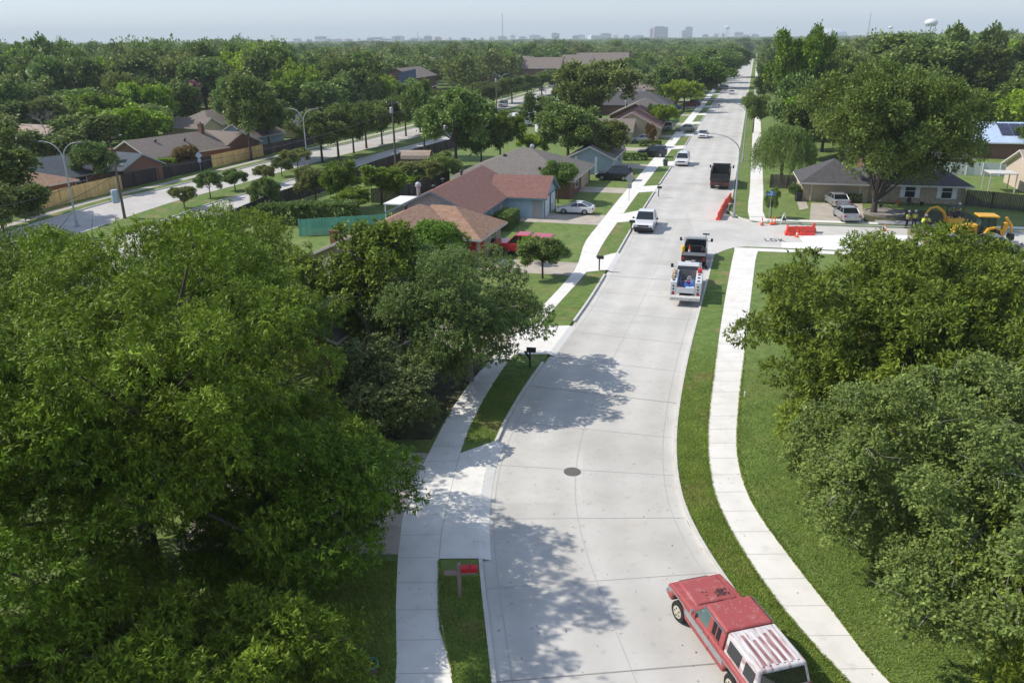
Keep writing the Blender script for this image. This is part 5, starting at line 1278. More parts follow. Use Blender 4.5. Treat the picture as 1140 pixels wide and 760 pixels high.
# ---- the faded red pickup in the foreground
def faded(name, c, chalk, amt=.7):
    m_ = ramp_mat(name, [(.35, c), (.55, tuple(k * 1.12 for k in c)), (.75, tuple(k * .88 for k in c))], 1.2, rough=.55, second=[(chalk, 3.5, .56, .72, amt), ((.30, .05, .05), 8, .62, .75, .3)], spec=.4)
    return m_
FRED = faded('faded_red', (.33, .072, .070), (.50, .26, .24), .4)
TOPW = ramp_mat('canopy_white', [(.3, (.50, .47, .46)), (.6, (.66, .63, .62)), (.75, (.74, .72, .70))], 1.6, rough=.6, stretch=((3.2, .35, 1), 0), second=[((.32, .10, .11), 2.6, .53, .64, .75, 1), ((.40, .2, .2), 7, .58, .72, .5, 1), ((.2, .17, .17), 5, .62, .75, .5, 1)])
STRIPE = mat('silver_stripe', (.36, .37, .38), .45, metal=.3, noise=.12, nscale=3)
def red_truck(x, y, heading):
    root = empty('old_pickup_truck', (x, y, .0), HD(heading), 'old faded red pickup with peeling hood and a white ribbed canopy over its bed', 'pickup truck')
    L, wd = 5.7, 2.0; b, f = -2.95, 2.75; ra = .47; axf, axr = 1.93, -1.62
    top = [(b, 1.18), (.60, 1.18), (1.05, 1.22), (f - .75, 1.16), (f - .12, 1.08), (f, .95)]
    bd = body_mesh(root, arch_profile(top, .46, (axr, axf), ra, b, f), wd, FRED, bev=.11)
    # hood
    mb = MB(); mb.add([(-.80, 1.08, 1.20), (.80, 1.08, 1.20), (.76, f - .18, 1.10), (-.76, f - .18, 1.10), (-.72, 1.16, 1.265), (.72, 1.16, 1.265), (.66, f - .34, 1.165), (-.66, f - .34, 1.165)], [(3, 2, 1, 0), (4, 5, 6, 7), (0, 1, 5, 4), (1, 2, 6, 5), (2, 3, 7, 6), (3, 0, 4, 7)])
    hd_ = mb.build('hood', FRED, root, bevel=.045, segs=3)
    PEEL = mat('peeled_paint', (.05, .03, .03), .9, noise=.3)
    mb = MB(); gg = random.Random(3); zt = lambda yy: 1.265 - .10 * (yy - 1.16) / (f - .34 - 1.16) + .004
    for k in range(9):
        for j in range(9):
            if gg.random() < .9 - .13 * abs(k - 4) * gg.random() - .13 * abs(j - 4) * gg.random():
                a0 = .14 + .055 * k + gg.uniform(-.012, .012); c0_ = 1.28 + .05 * j + gg.uniform(-.012, .012); mb.add([(a0, c0_, zt(c0_)), (a0 + .06, c0_ + .008, zt(c0_ + .008)), (a0 + .055, c0_ + .055, zt(c0_ + .055)), (a0 - .006, c0_ + .06, zt(c0_ + .06))], [(0, 1, 2, 3)])
    for (a0, c0_) in ((-.22, 1.45), (-.15, 1.62), (-.28, 1.64)): mb.add([(a0, c0_, zt(c0_)), (a0 + .09, c0_, zt(c0_)), (a0 + .07, c0_ + .06, zt(c0_ + .06)), (a0, c0_ + .05, zt(c0_ + .05))], [(0, 1, 2, 3)])
    mb.build('peeled_patch', PEEL, hd_)
    # cab: glass, roof with rounded edge, pillars, louvred rear quarter window
    a, c = .93, .80; zb, zt2 = 1.17, 1.80; yr, yf0_, yf1 = -.93, 1.00, .42
    mb = MB(); vs = [(-a, yr, zb), (a, yr, zb), (a, yf0_, zb), (-a, yf0_, zb), (-c, yr + .04, zt2), (c, yr + .04, zt2), (c, yf1, zt2), (-c, yf1, zt2)]
    mb.add(vs, [(3, 2, 1, 0), (4, 5, 6, 7), (0, 1, 5, 4), (1, 2, 6, 5), (2, 3, 7, 6), (3, 0, 4, 7)]); mb.build('windows', mat('green_glass', (.10, .16, .15), .06, spec=.9), root)
    mb = MB(); mb.add([(-c - .05, yr, zt2 - .05), (c + .05, yr, zt2 - .05), (c + .05, yf1 + .08, zt2 - .05), (-c - .05, yf1 + .08, zt2 - .05), (-c + .02, yr + .05, zt2 + .05), (c - .02, yr + .05, zt2 + .05), (c - .04, yf1 - .06, zt2 + .045), (-c + .04, yf1 - .06, zt2 + .045)], [(3, 2, 1, 0), (4, 5, 6, 7), (0, 1, 5, 4), (1, 2, 6, 5), (2, 3, 7, 6), (3, 0, 4, 7)])
    rf_ = mb.build('roof', FRED, root, bevel=.07, segs=4)
    mb = MB()
    for _ in range(26):
        a0 = gg.uniform(-.66, .66); c0_ = gg.uniform(-.8, .3); l_ = gg.uniform(.02, .12); mb.add([(a0, c0_, zt2 + .0505), (a0 + .012, c0_, zt2 + .0505), (a0 + .012, c0_ + l_, zt2 + .0505), (a0, c0_ + l_, zt2 + .0505)], [(0, 1, 2, 3)])
    mb.build('paint_chips', mat('chip_pale', (.55, .42, .40), .7), rf_)
    mb = MB(); [mb.box(*sorted((s * (c + .055), s * (c + .075))), yr + .05, yf1 + .02, zt2 - .045, zt2 - .025) for s in (-1, 1)]; mb.build('drip_rail', CHROME, rf_)
    mb = MB(); mb.box(-.72, -.12, -.55, -.05, 1.0, 1.45); mb.box(.12, .72, -.55, -.05, 1.0, 1.45); mb.build('seat', BLACKP, root, bevel=.05)
    mb = MB()
    for s in (-1, 1):
        lerp = lambda t, z0=zb, z1=zt2: None
        def pane(y0b, y1b, y0t, y1t):   # body coloured piece of the cab side between two lines
            xo = .012
            mb.add([(s * (a + xo), y0b, zb), (s * (a + xo), y1b, zb), (s * (c + xo), y1t, zt2), (s * (c + xo), y0t, zt2), (s * (a - .05), y0b, zb), (s * (a - .05), y1b, zb), (s * (c - .05), y1t, zt2), (s * (c - .05), y0t, zt2)], [(0, 1, 2, 3), (4, 5, 6, 7), (0, 1, 5, 4), (1, 2, 6, 5), (2, 3, 7, 6), (3, 0, 4, 7)])
        pane(yr, -.70, yr + .02, -.66); pane(-.22, .02, -.18, .02); pane(.92, 1.03, .34, .46); pane(-.49, -.43, -.45, -.39)
        xx = s * (a + .0); mb.box(min(xx, xx + s * .018), max(xx, xx + s * .018), -.72, -.2, zb - .02, zb + .09)
        mb.build('cab_frame', FRED, root); mb = MB()
    mb = MB()
    for s in (-1, 1):
        for k in range(9):
            t = .18 + .078 * k; xx = a + (c - a) * t; z_ = zb + (zt2 - zb) * t
            mb.box(*sorted((s * (xx - .01), s * (xx + .02))), -.69, -.5, z_, z_ + .03); mb.box(*sorted((s * (xx - .01), s * (xx + .02))), -.42, -.23, z_, z_ + .03)
    mb.build('window_louvre', BLACKP, root)
    # stripe along the side
    mb = MB()
    for s in (-1, 1):
        xx = s * (wd / 2 + .004); o_ = s * .006
        def side(y0, y1, z0, z1): mb.box(*sorted((xx, xx + o_)), y0, y1, z0, z1)
        side(-2.85, 2.6, .98, 1.08) if False else None
        side(axr + ra + .04, axf - ra - .04, .72, .97); side(-2.90, axr - ra - .02, .72, .97); side(axf + ra + .02, 2.68, .80, .97)
        side(axf - ra - .04, axf + ra + .02, .95, 1.0); side(axr - ra - .02, axr + ra + .04, .95, 1.0)
    mb.build('side_stripe', STRIPE, root)
    mb = MB(); [mb.box(*sorted((s * (wd / 2 + .003), s * (wd / 2 + .035))), .10, .26, 1.02, 1.06) for s in (-1, 1)]; mb.build('door_handle', CHROME, root)
    mb = MB()
    for s in (-1, 1):
        for yy in (.98, -.20): mb.box(*sorted((s * (wd / 2 + .001), s * (wd / 2 + .007))), yy - .008, yy + .008, .52, 1.14)
    mb.build('door_gap', BLACKP, root)
    # canopy
    y0, y1, zt3 = b + .10, -1.00, 1.86
    A, Cc = .93, .80
    mb = MB(); zz = 1.16
    V = [(-A, y0, zz), (A, y0, zz), (A, y1, zz), (-A, y1, zz), (-Cc, y0 + .16, zt3), (Cc, y0 + .16, zt3), (Cc, y1 + .02, zt3), (-Cc, y1 + .02, zt3)]
    mb.add(V, [(3, 2, 1, 0), (4, 5, 6, 7), (0, 1, 5, 4), (1, 2, 6, 5), (2, 3, 7, 6), (3, 0, 4, 7)]); cap_ = mb.build('canopy', TOPW, root, bevel=.06, segs=3)
    mb = MB()
    for k in range(6):
        xx = -.58 + k * .232; mb.box(xx - .045, xx + .045, y0 + .26, y1 - .18, zt3 - .01, zt3 + .035)
    mb.build('roof_rib', TOPW, cap_, bevel=.02)
    STK = ramp_mat('worn_streak', [(.3, (.17, .10, .095)), (.5, (.30, .13, .14)), (.7, (.46, .36, .35))], 2.2, rough=.7, stretch=((3, .6, 1), 0))
    for k in range(5):
        mb = MB(); xx = -.58 + .116 + k * .232; mb.box(xx - .05, xx + .05, y0 + .30 + .05 * (k % 2), y1 - .22 - .09 * ((k * 3) % 4), zt3 - .01, zt3 + .004); mb.build('worn_groove', STK, cap_)
    mb = MB()
    for s in (-1, 1):
        def win(ya, yb_, za=1.30, zb_=1.72):
            p = []
            for yy, z_ in ((ya, za), (yb_, za), (yb_, zb_), (ya, zb_)):
                t = (z_ - zz) / (zt3 - zz); p.append((s * (A + (Cc - A) * t + .004), yy, z_))
            mb.add(p + [(q[0] + s * .012, q[1], q[2]) for q in p], [(0, 1, 2, 3), (4, 5, 6, 7), (0, 1, 5, 4), (1, 2, 6, 5), (2, 3, 7, 6), (3, 0, 4, 7)])
        win(-1.88, -1.18); win(-2.60, -2.02) if False else win(-2.62, -2.10)
    mb.build('side_window', CGLASS, cap_)
    mb = MB(); f_ = lambda z_: y0 + .16 * (z_ - zz) / (zt3 - zz) - .006
    mb.add([(-.80, f_(1.24), 1.24), (.80, f_(1.24), 1.24), (.70, f_(1.76), 1.76), (-.70, f_(1.76), 1.76), (-.80, f_(1.24) - .015, 1.24), (.80, f_(1.24) - .015, 1.24), (.70, f_(1.76) - .015, 1.76), (-.70, f_(1.76) - .015, 1.76)], [(0, 1, 2, 3), (7, 6, 5, 4), (0, 1, 5, 4), (1, 2, 6, 5), (2, 3, 7, 6), (3, 0, 4, 7)])
    mb.build('rear_window', CGLASS, cap_)
    mb = MB(); [mb.box(s * .45 - .04, s * .45 + .04, y0 - .03, y0 + .0, 1.19, 1.24) for s in (-1, 1)]; mb.build('latch', CHROME, cap_)
    # tail
    mb = MB(); mb.box(-.80, .80, b - .012, b + .05, .62, 1.12); tg = mb.build('tailgate', FRED, root, bevel=.02); mb = MB(); mb.box(-.74, .74, b - .02, b - .008, .74, 1.02); mb.build('tailgate_panel', STRIPE, tg)
    for s in (-1, 1):
        mb = MB(); mb.box(s * .91 - .06, s * .91 + .06, b - .02, b + .05, .66, 1.08); mb.build('tail_light', TAILL, root, bevel=.015)
        mb = MB(); mb.box(s * .72 - .15, s * .72 + .15, f - .05, f + .015, .78, .98); mb.build('headlight', HEADL, root, bevel=.015)
        mb = MB(); mb.box(*sorted((s * 1.03, s * 1.16)), .72, .80, 1.22, 1.40); mb.bar((s * .93, .78, 1.22), (s * 1.08, .76, 1.26), .018); mb.build('wing_mirror', DARKM if s > 0 else CHROME, root, bevel=.015)
    mb = MB(); mb.box(-.98, .98, f - .02, f + .14, .50, .68); mb.build('bumper', CHROME, root, bevel=.03); mb = MB(); mb.box(-.95, .95, b - .16, b - .02, .48, .62); mb.build('bumper', CHROME, root, bevel=.02)
    mb = MB(); mb.box(-.55, .55, f - .02, f + .01, .76, .98); [mb.box(-.55, .55, f + .01, f + .02, .79 + .05 * k, .81 + .05 * k) for k in range(4)]; mb.build('grille', BLACKP, root)
    mb = MB(); mb.box(-.7, .7, b + .2, f - .3, .35, .6); [mb.bar((-.85, yy, .38), (.85, yy, .38), .06) for yy in (axf, axr)]; mb.build('underbody', BLACKP, root)
    for s in (-1, 1): wheel(root, s * .86, axr, .38, .24, RIMW); wheel(root, s * .88, axf, .38, .24, RIMW, steer=R(8))
    mb = MB(); [mb.bar((s * .22, 1.08, 1.275), (s * .22 - .45, 1.02, 1.30), .012, n=5) for s in (1, -1)]; mb.build('wiper', BLACKP, root)
    return root
pf, pr_ = GP(755, 690).xy, GP(810, 770).xy
hd_t = -15.0
tdir = Vector((math.sin(R(hd_t)), math.cos(R(hd_t)))); side_ = Vector((tdir.y, -tdir.x))
cen = pf + side_ * .93 - tdir * 1.93
red_truck(cen.x, cen.y, hd_t)

# ---- work trucks
def service_truck(x, y, heading):
    root = empty('service_truck', (x, y, 0), HD(heading), 'white utility service truck with side tool boxes and an open bed full of tools', 'truck')
    wd = 2.3
    mb = MB(); mb.box(-.45, .45, -3.4, 3.3, .45, .75); mb.build('chassis', BLACKP, root)
    for s in (-1, 1):
        mb = MB(); mb.box(*sorted((s * (wd / 2), s * (wd / 2 - .48))), -3.3, .25, .72, 1.75)
        tb = mb.build('tool_box', P_WHITE, root, bevel=.03)
        for k in range(4):
            mb = MB(); y0 = -3.2 + k * .86; mb.box(*sorted((s * (wd / 2 + .002), s * (wd / 2 + .02))), y0, y0 + .78, .95 if k == 1 else .8, 1.68); mb.build('locker_door', P_WHITE, tb, bevel=.01)
        mb = MB(); [mb.bar((s * (wd / 2 - .24), -3.305, .95 + .24 * k), (s * (wd / 2 - .24), -3.33, .95 + .24 * k), .07) for k in range(3)]; [mb.box(s * (wd / 2 - .24) - .1, s * (wd / 2 - .24) + .1, -3.0 + q * .9, -2.8 + q * .9, 1.752, 1.80) for q in range(4)]; mb.build('latch', BLACKP, tb)
        mb = MB(); mb.box(s * .95 - .07, s * .95 + .07, -3.34, -3.30, .76, .90); mb.build('tail_light', TAILL, root)
    mb = MB(); mb.box(-.66, .66, -3.25, .2, .85, .93); mb.box(-.66, .66, .14, .22, .93, 1.75); mb.build('bed', mat('worn_grey', (.16, .16, .16), .7, noise=.3), root)
    mb = MB(); mb.box(-1.12, 1.12, -3.95, -3.32, .62, .74); mb.box(-1.12, 1.12, -3.98, -3.9, .5, .74); mb.build('bumper', mat('chalky_white', (.55, .54, .52), .6, noise=.2), root, bevel=.02)
    mb = MB(); mb.box(-.66, .66, -3.33, -3.27, .9, 1.32); mb.build('tailgate', P_WHITE, root, bevel=.01)
    # cab
    pr = [(.32, .7), (.32, 1.35), (2.1, 1.35), (3.15, 1.22), (3.4, 1.0), (3.4, .6), (3.1, .55)] + [(2.55 + .48 * math.cos(math.pi * k / 8), .55 + .48 * math.sin(math.pi * k / 8)) for k in range(0, 9)] + [(2.0, .55)]
    body_mesh(root, pr, 2.05, P_WHITE); cabin(root, 2.05, 1.33, 2.02, .36, .48, 1.55, 2.2, P_WHITE, pillars=(1.0,))
    mb = MB(); mb.box(-.8, .8, 2.25, 3.1, 1.30, 1.36); mb.build('hood', mat('hood_dark', (.10, .10, .11), .5), root, bevel=.02)
    mirrors(root, 2.05, 1.9, 1.45, BLACKP, off=.12, h2=.3); lamps(root, 2.05, 3.4, -3.34, .95, .8)
    mb = MB(); [mb.bar((-1.0, yy, 2.12), (1.0, yy, 2.12), .03) for yy in (.35, .9)]; [mb.bar((s * 1.0, .35, 1.6), (s * 1.0, .35, 2.12), .03) for s in (-1, 1)]; mb.build('ladder_rack', P_WHITE, root)
    for s in (-1, 1): wheel(root, s * .93, 2.55, .42, .26); wheel(root, s * .93, -1.55, .42, .34)
    return root
q = road_pt(60.9, .80); hd = 14.5
ST = service_truck(13.0 + .95, 60.9, hd)
def on(root_loc, hd_, lx, ly, lz):
    a = R(hd_); return (root_loc[0] + lx * math.cos(a) + ly * math.sin(a), root_loc[1] - lx * math.sin(a) + ly * math.cos(a), lz)
SL = (13.95, 60.9)
def loose(name, label, cat, mb, mt, lx, ly, lz, base=SL, hd_=hd, bevel=0, group=None):
    o = mb.build(name, mt, bevel=bevel); o.location = on(base, hd_, lx, ly, lz); o.rotation_euler = (0, 0, HD(hd_)); return tag(o, label, cat, group)
HOSE = mat('blue_hose', (.03, .16, .55), .45); ORANGE = mat('cone_orange', (.85, .12, .02), .6); REDPL = mat('red_plastic', (.60, .03, .02), .5); YEL = mat('yellow_plastic', (.85, .55, .03), .5)
mb = MB(); pts = [(.1 + .42 * math.cos(t) * (1 - t / 60), .55 * math.sin(t), .08 + .02 * t) for t in np.arange(0, 19, .35)]; mb.tube(pts, .035, 6); loose('hose', 'blue hose coiled in the open bed of the white service truck', 'hose', mb, HOSE, .1, -2.1, .95)
mb = MB(); mb.tube([(-.45, .9, .4), (-.5, .2, .3), (-.3, -.5, .15), (.2, -.9, .1), (.45, -.5, .3), (.5, .3, .45)], .045, 6); loose('hose', 'second blue hose lying along the left side of the truck bed', 'hose', mb, HOSE, -.02, -1.7, 1.02)
mb = MB(); mb.box(-.18, .18, -.14, .14, 0, .35); mb.bar((0, 0, .35), (0, 0, .42), .06); loose('fuel_can', 'red fuel can in the middle of the truck bed', 'can', mb, REDPL, .12, -1.45, .95, bevel=.03)
mb = MB(); mb.box(-.2, .2, -.14, .14, 0, .3); loose('tool_crate', 'red tool crate at the rear left of the truck bed', 'crate', mb, REDPL, -.40, -2.9, .94, bevel=.03)
mb = MB(); mb.bar((0, -.28, .2), (0, .28, .2), .2, n=14); mb.box(-.22, .22, -.35, .35, 0, .06); mb.box(-.12, .12, -.15, .15, .38, .5); loose('compressor', 'grey compressor near the cab of the service truck', 'compressor', mb, STEEL, .15, -.5, .94, bevel=.01)
mb = MB(); [mb.box(-.5 + .25 * k, -.3 + .25 * k, -.2, .15, 0, .22 + .06 * (k % 2)) for k in range(4)]; loose('tool_pile', 'grey pile of tools behind the service truck cab', 'tools', mb, mat('tool_grey', (.2, .21, .22), .6, noise=.3), .0, -1.05, .94)
mb = MB(); mb.box(-.3, .3, -.22, .22, 0, .3); loose('tool_crate', 'pale crate at the rear of the truck bed', 'crate', mb, mat('pale_blue_plastic', (.4, .5, .6), .5), .3, -2.75, .94, bevel=.02)
mb = MB(); mb.box(-.12, .12, -1.2, 1.0, 0, .06); mb.box(-.10, .14, -.9, .7, .07, .12); mb.box(-.06, .1, -.4, .9, .13, .17); loose('timber', 'tan boards lying on the left tool box', 'boards', mb, mat('raw_wood', (.42, .31, .19), .8, noise=.2), -1.02, -1.35, 1.81)
mb = MB(); mb.box(-.16, .16, -.3, .3, 0, .28); loose('cooler', 'red and white cooler on the right tool box', 'cooler', mb, [REDPL], .92, -.35, 1.76, bevel=.03)
def bed_truck(x, y, heading):
    root = empty('flatbed_truck', (x, y, 0), HD(heading), 'dark truck with a white headboard and black open bed ahead of the service truck', 'truck')
    mb = MB(); mb.box(-1.05, 1.05, -2.4, .6, .78, .88); [mb.box(*sorted((s * 1.05, s * .98)), -2.4, .6, .88, 1.25) for s in (-1, 1)]; mb.box(-.98, .98, -2.4, -2.33, .88, 1.15); mb.build('truck_bed', P_BLACK, root)
    mb = MB(); mb.box(-.98, .98, -2.32, -1.2, 1.2, 1.24); mb.build('bed_cover', mat('tarp_grey', (.11, .115, .12), .8, noise=.1), root, bevel=.01)
    pr = [(.68, .6), (.68, 1.3), (2.3, 1.3), (3.2, 1.15), (3.35, .9), (3.35, .55)] + [(2.6 + .46 * math.cos(math.pi * k / 8), .52 + .46 * math.sin(math.pi * k / 8)) for k in range(0, 9)] + [(2.0, .52)]
    body_mesh(root, pr, 2.0, P_BLACK); cabin(root, 2.0, 1.28, 1.95, .72, .8, 1.75, 2.4, P_BLACK, pillars=(1.3,))
    mb = MB(); mb.bar((-.98, .62, .9), (-.98, .62, 2.1), .05); mb.bar((.98, .62, .9), (.98, .62, 2.1), .05); mb.box(-1.05, 1.05, .56, .68, 2.02, 2.18); mb.build('headboard', P_WHITE, root)
    mb = MB(); mb.box(-.7, .7, .2, .5, .9, 1.5); mb.build('bed_box', BLACKP, root, bevel=.02)
    mb = MB(); mb.box(.55, 1.15, 1.2, 1.28, 2.3, 2.42); mb.bar((.85, 1.24, 1.95), (.85, 1.24, 2.3), .03); mb.build('light_bar', BLACKP, root)
    mirrors(root, 2.0, 2.0, 1.5, BLACKP, off=.18, h2=.3); lamps(root, 2.0, 3.35, -2.42, .9, .95)
    for s in (-1, 1): wheel(root, s * .9, 2.6, .4, .26); wheel(root, s * .9, -1.2, .4, .3)
    return root
BT = (16.45, 69.7); bed_truck(BT[0], BT[1], 15)
def cone(label, x, y, z, sc=1.0, group=None):
    r_ = empty('traffic_cone', (x, y, z), 0, label, 'traffic cone', group); r_.scale = (sc,) * 3
    mb = MB(); mb.box(-.19, .19, -.19, .19, 0, .035); mb.lathe([(.14, .035), (.10, .22)], 12); mb.lathe([(.075, .42), (.03, .70)], 12); mb.build('cone_body', ORANGE, r_)
    mb = MB(); mb.lathe([(.10, .22), (.075, .42)], 12); mb.build('reflective_band', WHITE, r_)
    return r_
p_ = on(BT, 15, -.45, -.75, .9); cone('orange traffic cone standing in the black truck bed', *p_, 1.15)
mb = MB(); mb.lathe([(.16, 0), (.17, .45), (.1, .52)], 12); loose('water_jug', 'yellow water jug with a red lid at the left rear of the black truck bed', 'jug', mb, YEL, -1.0, -1.05, 1.26, base=BT, hd_=15)
mb = MB(); mb.bar((-.11, 0, 0), (.11, 0, 0), .36, n=18); o = loose('spare_wheel', 'spare wheel leaning in the right side of the black truck bed', 'wheel', mb, TYRE, .72, -.6, 1.28, base=BT, hd_=15)
mb = MB(); mb.bar((-.125, 0, 0), (.125, 0, 0), .2, n=14); mb.build('rim', RIM, o)
def dump_truck(x, y, heading):
    root = empty('dump_truck', (x, y, 0), HD(heading), 'black dump truck with an empty open bed seen from behind', 'truck')
    STL = mat('bed_steel', (.035, .033, .033), .7, noise=.3, nscale=3); RUST = mat('rust_brown', (.10, .05, .04), .85, noise=.4)
    mb = MB(); mb.box(-.45, .45, -3.3, 4.0, .7, 1.0); mb.build('chassis', BLACKP, root)
    mb = MB(); mb.box(-1.2, 1.2, -3.5, 1.5, 1.1, 1.2)
    for s in (-1, 1):
        mb.box(*sorted((s * 1.2, s * 1.12)), -3.5, 1.5, 1.2, 2.35)
        for k in range(6): mb.box(*sorted((s * 1.2, s * 1.27)), -3.4 + k * .95, -3.28 + k * .95, 1.15, 2.33)
        mb.box(*sorted((s * 1.08, s * 1.28)), -3.5, 1.5, 2.35, 2.45)
    mb.box(-1.12, 1.12, 1.42, 1.5, 1.2, 2.7); mb.box(-1.2, 1.2, 1.5, 2.1, 2.62, 2.70); bd_ = mb.build('dump_bed', STL, root)
    mb = MB(); mb.box(-1.12, 1.12, -3.56, -3.48, 1.15, 2.0); mb.box(-1.15, 1.15, -3.62, -3.5, 1.95, 2.05); mb.build('tailgate', STL, root)
    mb = MB(); mb.box(-1.2, 1.2, -3.55, -3.35, .55, 1.05); mb.build('rear_bar', RUST, root)
    mb = MB(); mb.box(-.5, -.1, -.6, .2, 1.2, 1.5); mb.build('load_residue', mat('dirt', (.35, .29, .2), .95, noise=.2), bd_)
    body_mesh(root, [(1.7, .8), (1.7, 1.7), (3.1, 1.7), (4.2, 1.55), (4.4, 1.2), (4.4, .7)], 2.2, P_BLACK); cabin(root, 2.2, 1.68, 2.5, 1.75, 1.8, 2.75, 3.2, P_BLACK, pillars=(2.3,))
    mirrors(root, 2.2, 3.0, 1.9, BLACKP, off=.25, h2=.4)
    for s in (-1, 1):
        mb = MB(); mb.box(s * .95 - .1, s * .95 + .1, -3.58, -3.55, .7, .85); mb.build('tail_light', TAILL, root)
        mb = MB(); mb.box(s * .85 - .28, s * .85 + .28, -3.2, -3.17, .25, .9); mb.build('mud_flap', BLACKP, root)
        wheel(root, s * 1.0, 3.5, .50, .3); wheel(root, s * .92, -2.3, .50, .5); wheel(root, s * .92, -1.15, .50, .5)
    return root
x, y = at(801, 211.5); dump_truck(x + .9, y + 3.4, 16)

# ---- backhoe and small digger
CATY = mat('machine_yellow', (.72, .38, .03), .45, noise=.08); CATB = mat('machine_black', (.02, .02, .02), .6)
def backhoe(x, y, heading):
    root = empty('backhoe_loader', (x, y, ZB * 0), HD(heading), 'yellow backhoe loader on the side street at the right', 'backhoe')
    body_mesh(root, [(.3, .75), (.3, 1.75), (1.2, 1.75), (2.35, 1.5), (2.5, .9), (2.3, .75)], .95, CATY, name='engine_hood', bev=.08)
    mb = MB(); mb.box(-.45, .45, -1.8, 2.2, .55, .85); mb.build('chassis', CATB, root)
    a = .72; mb = MB(); mb.add([(-a, -1.2, 1.1), (a, -1.2, 1.1), (a, .3, 1.1), (-a, .3, 1.1), (-a + .06, -1.0, 2.55), (a - .06, -1.0, 2.55), (a - .06, .1, 2.55), (-a + .06, .1, 2.55)], [(3, 2, 1, 0), (4, 5, 6, 7), (0, 1, 5, 4), (1, 2, 6, 5), (2, 3, 7, 6), (3, 0, 4, 7)])
    cb_ = mb.build('cab', mat('cab_glass', (.03, .06, .06), .08, spec=.9), root)
    mb = MB(); mb.box(-.85, .85, -1.3, .5, 2.56, 2.70); mb.build('cab_roof', CATY, cb_, bevel=.04)
    mb = MB()
    for sx in (-1, 1):
        for (yb_, yt) in ((-1.2, -1.0), (.3, .1), (-.45, -.45)): mb.bar((sx * (a + .01), yb_, 1.1), (sx * (a - .05), yt, 2.56), .045, n=6)
    mb.build('cab_post', CATB, cb_)
    for s in (-1, 1):
        mb = MB(); mb.prism([(-1.7, 1.0), (-1.55, 1.5), (-1.0, 1.72), (-.4, 1.55), (-.1, 1.0), (-.25, 1.0), (-.55, 1.4), (-1.0, 1.55), (-1.4, 1.4), (-1.55, 1.0)], *sorted((s * .62, s * 1.12)), axis='x'); mb.build('fender', CATY, root)
        wheel(root, s * .88, -.95, .74, .44, CATY); wheel(root, s * .84, 1.75, .48, .32, CATY)
        mb = MB(); mb.tube([(s * .58, .7, 1.55), (s * .58, 1.8, 1.35), (s * .58, 2.9, .75), (s * .58, 3.15, .45)], [.09, .12, .10, .08], 6); mb.build('loader_arm', CATY, root)
    mb = MB(); mb.prism([(3.0, .9), (2.95, .15), (3.15, .05), (3.9, .08), (3.2, .25), (3.15, .85)], -1.15, 1.15, 'x'); [mb.box(s * 1.14 - .03, s * 1.14 + .03, 2.98, 3.7, .08, .5) for s in (-1, 1)]; mb.build('loader_bucket', CATY, root)
    mb = MB(); mb.prism([(-1.8, .6), (-2.1, .6), (-2.3, 1.8), (-3.3, 3.0) if False else (-2.2, 2.0), (-1.95, 1.9)], -.22, .22, 'x'); mb.build('swing_frame', CATY, root, bevel=.02)
    mb = MB(); mb.tube([(0, -2.1, .9), (0, -2.35, 1.7), (0, -2.15, 2.5)], [.16, .18, .12], 6); mb.build('boom', CATY, root)
    mb = MB(); mb.tube([(0, -2.15, 2.45), (0, -2.75, 1.7), (0, -2.8, .9)], [.13, .12, .09], 6); mb.build('dipper_arm', CATY, root)
    mb = MB(); mb.prism([(-3.05, .9), (-2.6, .95), (-2.55, .45), (-2.8, .25), (-3.1, .4)], -.3, .3, 'x'); mb.build('digger_bucket', CATB, root)
    for s in (-1, 1):
        mb = MB(); mb.bar((s * .45, -1.85, .8), (s * .8, -2.0, .15), .09, .09, 6); mb.box(s * .8 - .2, s * .8 + .2, -2.2, -1.8, .02, .12); mb.build('stabiliser', CATY, root)
    return root
x, y = at(1092, 272.5); backhoe(x + .3, y + 1.2, -78)
def mini_digger(x, y, heading):
    root = empty('mini_excavator', (x, y, .03), HD(heading), 'small yellow excavator with an arched boom beside the workers', 'excavator')
    for s in (-1, 1):
        mb = MB(); mb.prism([(-.9, .12), (-.75, 0), (.75, 0), (.9, .12), (.9, .35), (.75, .48), (-.75, .48), (-.9, .35)], *sorted((s * .5, s * .78)), axis='x'); mb.build('track', CATB, root)
    mb = MB(); mb.box(-.7, .7, -1.0, .6, .55, 1.15); mb.build('body', CATY, root, bevel=.08, segs=3)
    mb = MB(); [mb.bar((sx * .5, yy, 1.15), (sx * .5, yy, 2.25), .04, n=6) for sx in (-1, 1) for yy in (-.7, .4)]; mb.box(-.6, .6, -.85, .55, 2.25, 2.33); mb.build('canopy', CATB, root)
    mb = MB(); mb.box(-.22, .22, -.5, -.1, 1.15, 1.6); mb.build('seat', CATB, root, bevel=.03)
    mb = MB(); mb.tube([(0, .6, .9), (0, .95, 1.7), (0, 1.7, 2.25), (0, 2.4, 2.1)], [.14, .16, .13, .10], 6); mb.build('boom', CATY, root)
    mb = MB(); mb.tube([(0, 2.35, 2.15), (0, 2.75, 1.5), (0, 2.85, .75)], [.11, .10, .07], 6); mb.build('dipper_arm', CATY, root)
    mb = MB(); mb.prism([(2.65, .8), (3.05, .8), (3.1, .35), (2.8, .12), (2.6, .3)], -.25, .25, 'x'); mb.build('digger_bucket', CATB, root)
    mb = MB(); mb.box(-.75, .75, .95, 1.05, .05, .42); mb.build('dozer_blade', CATY, root)
    return root
x, y = at(1058, 254.5); mini_digger(x, y, -86)

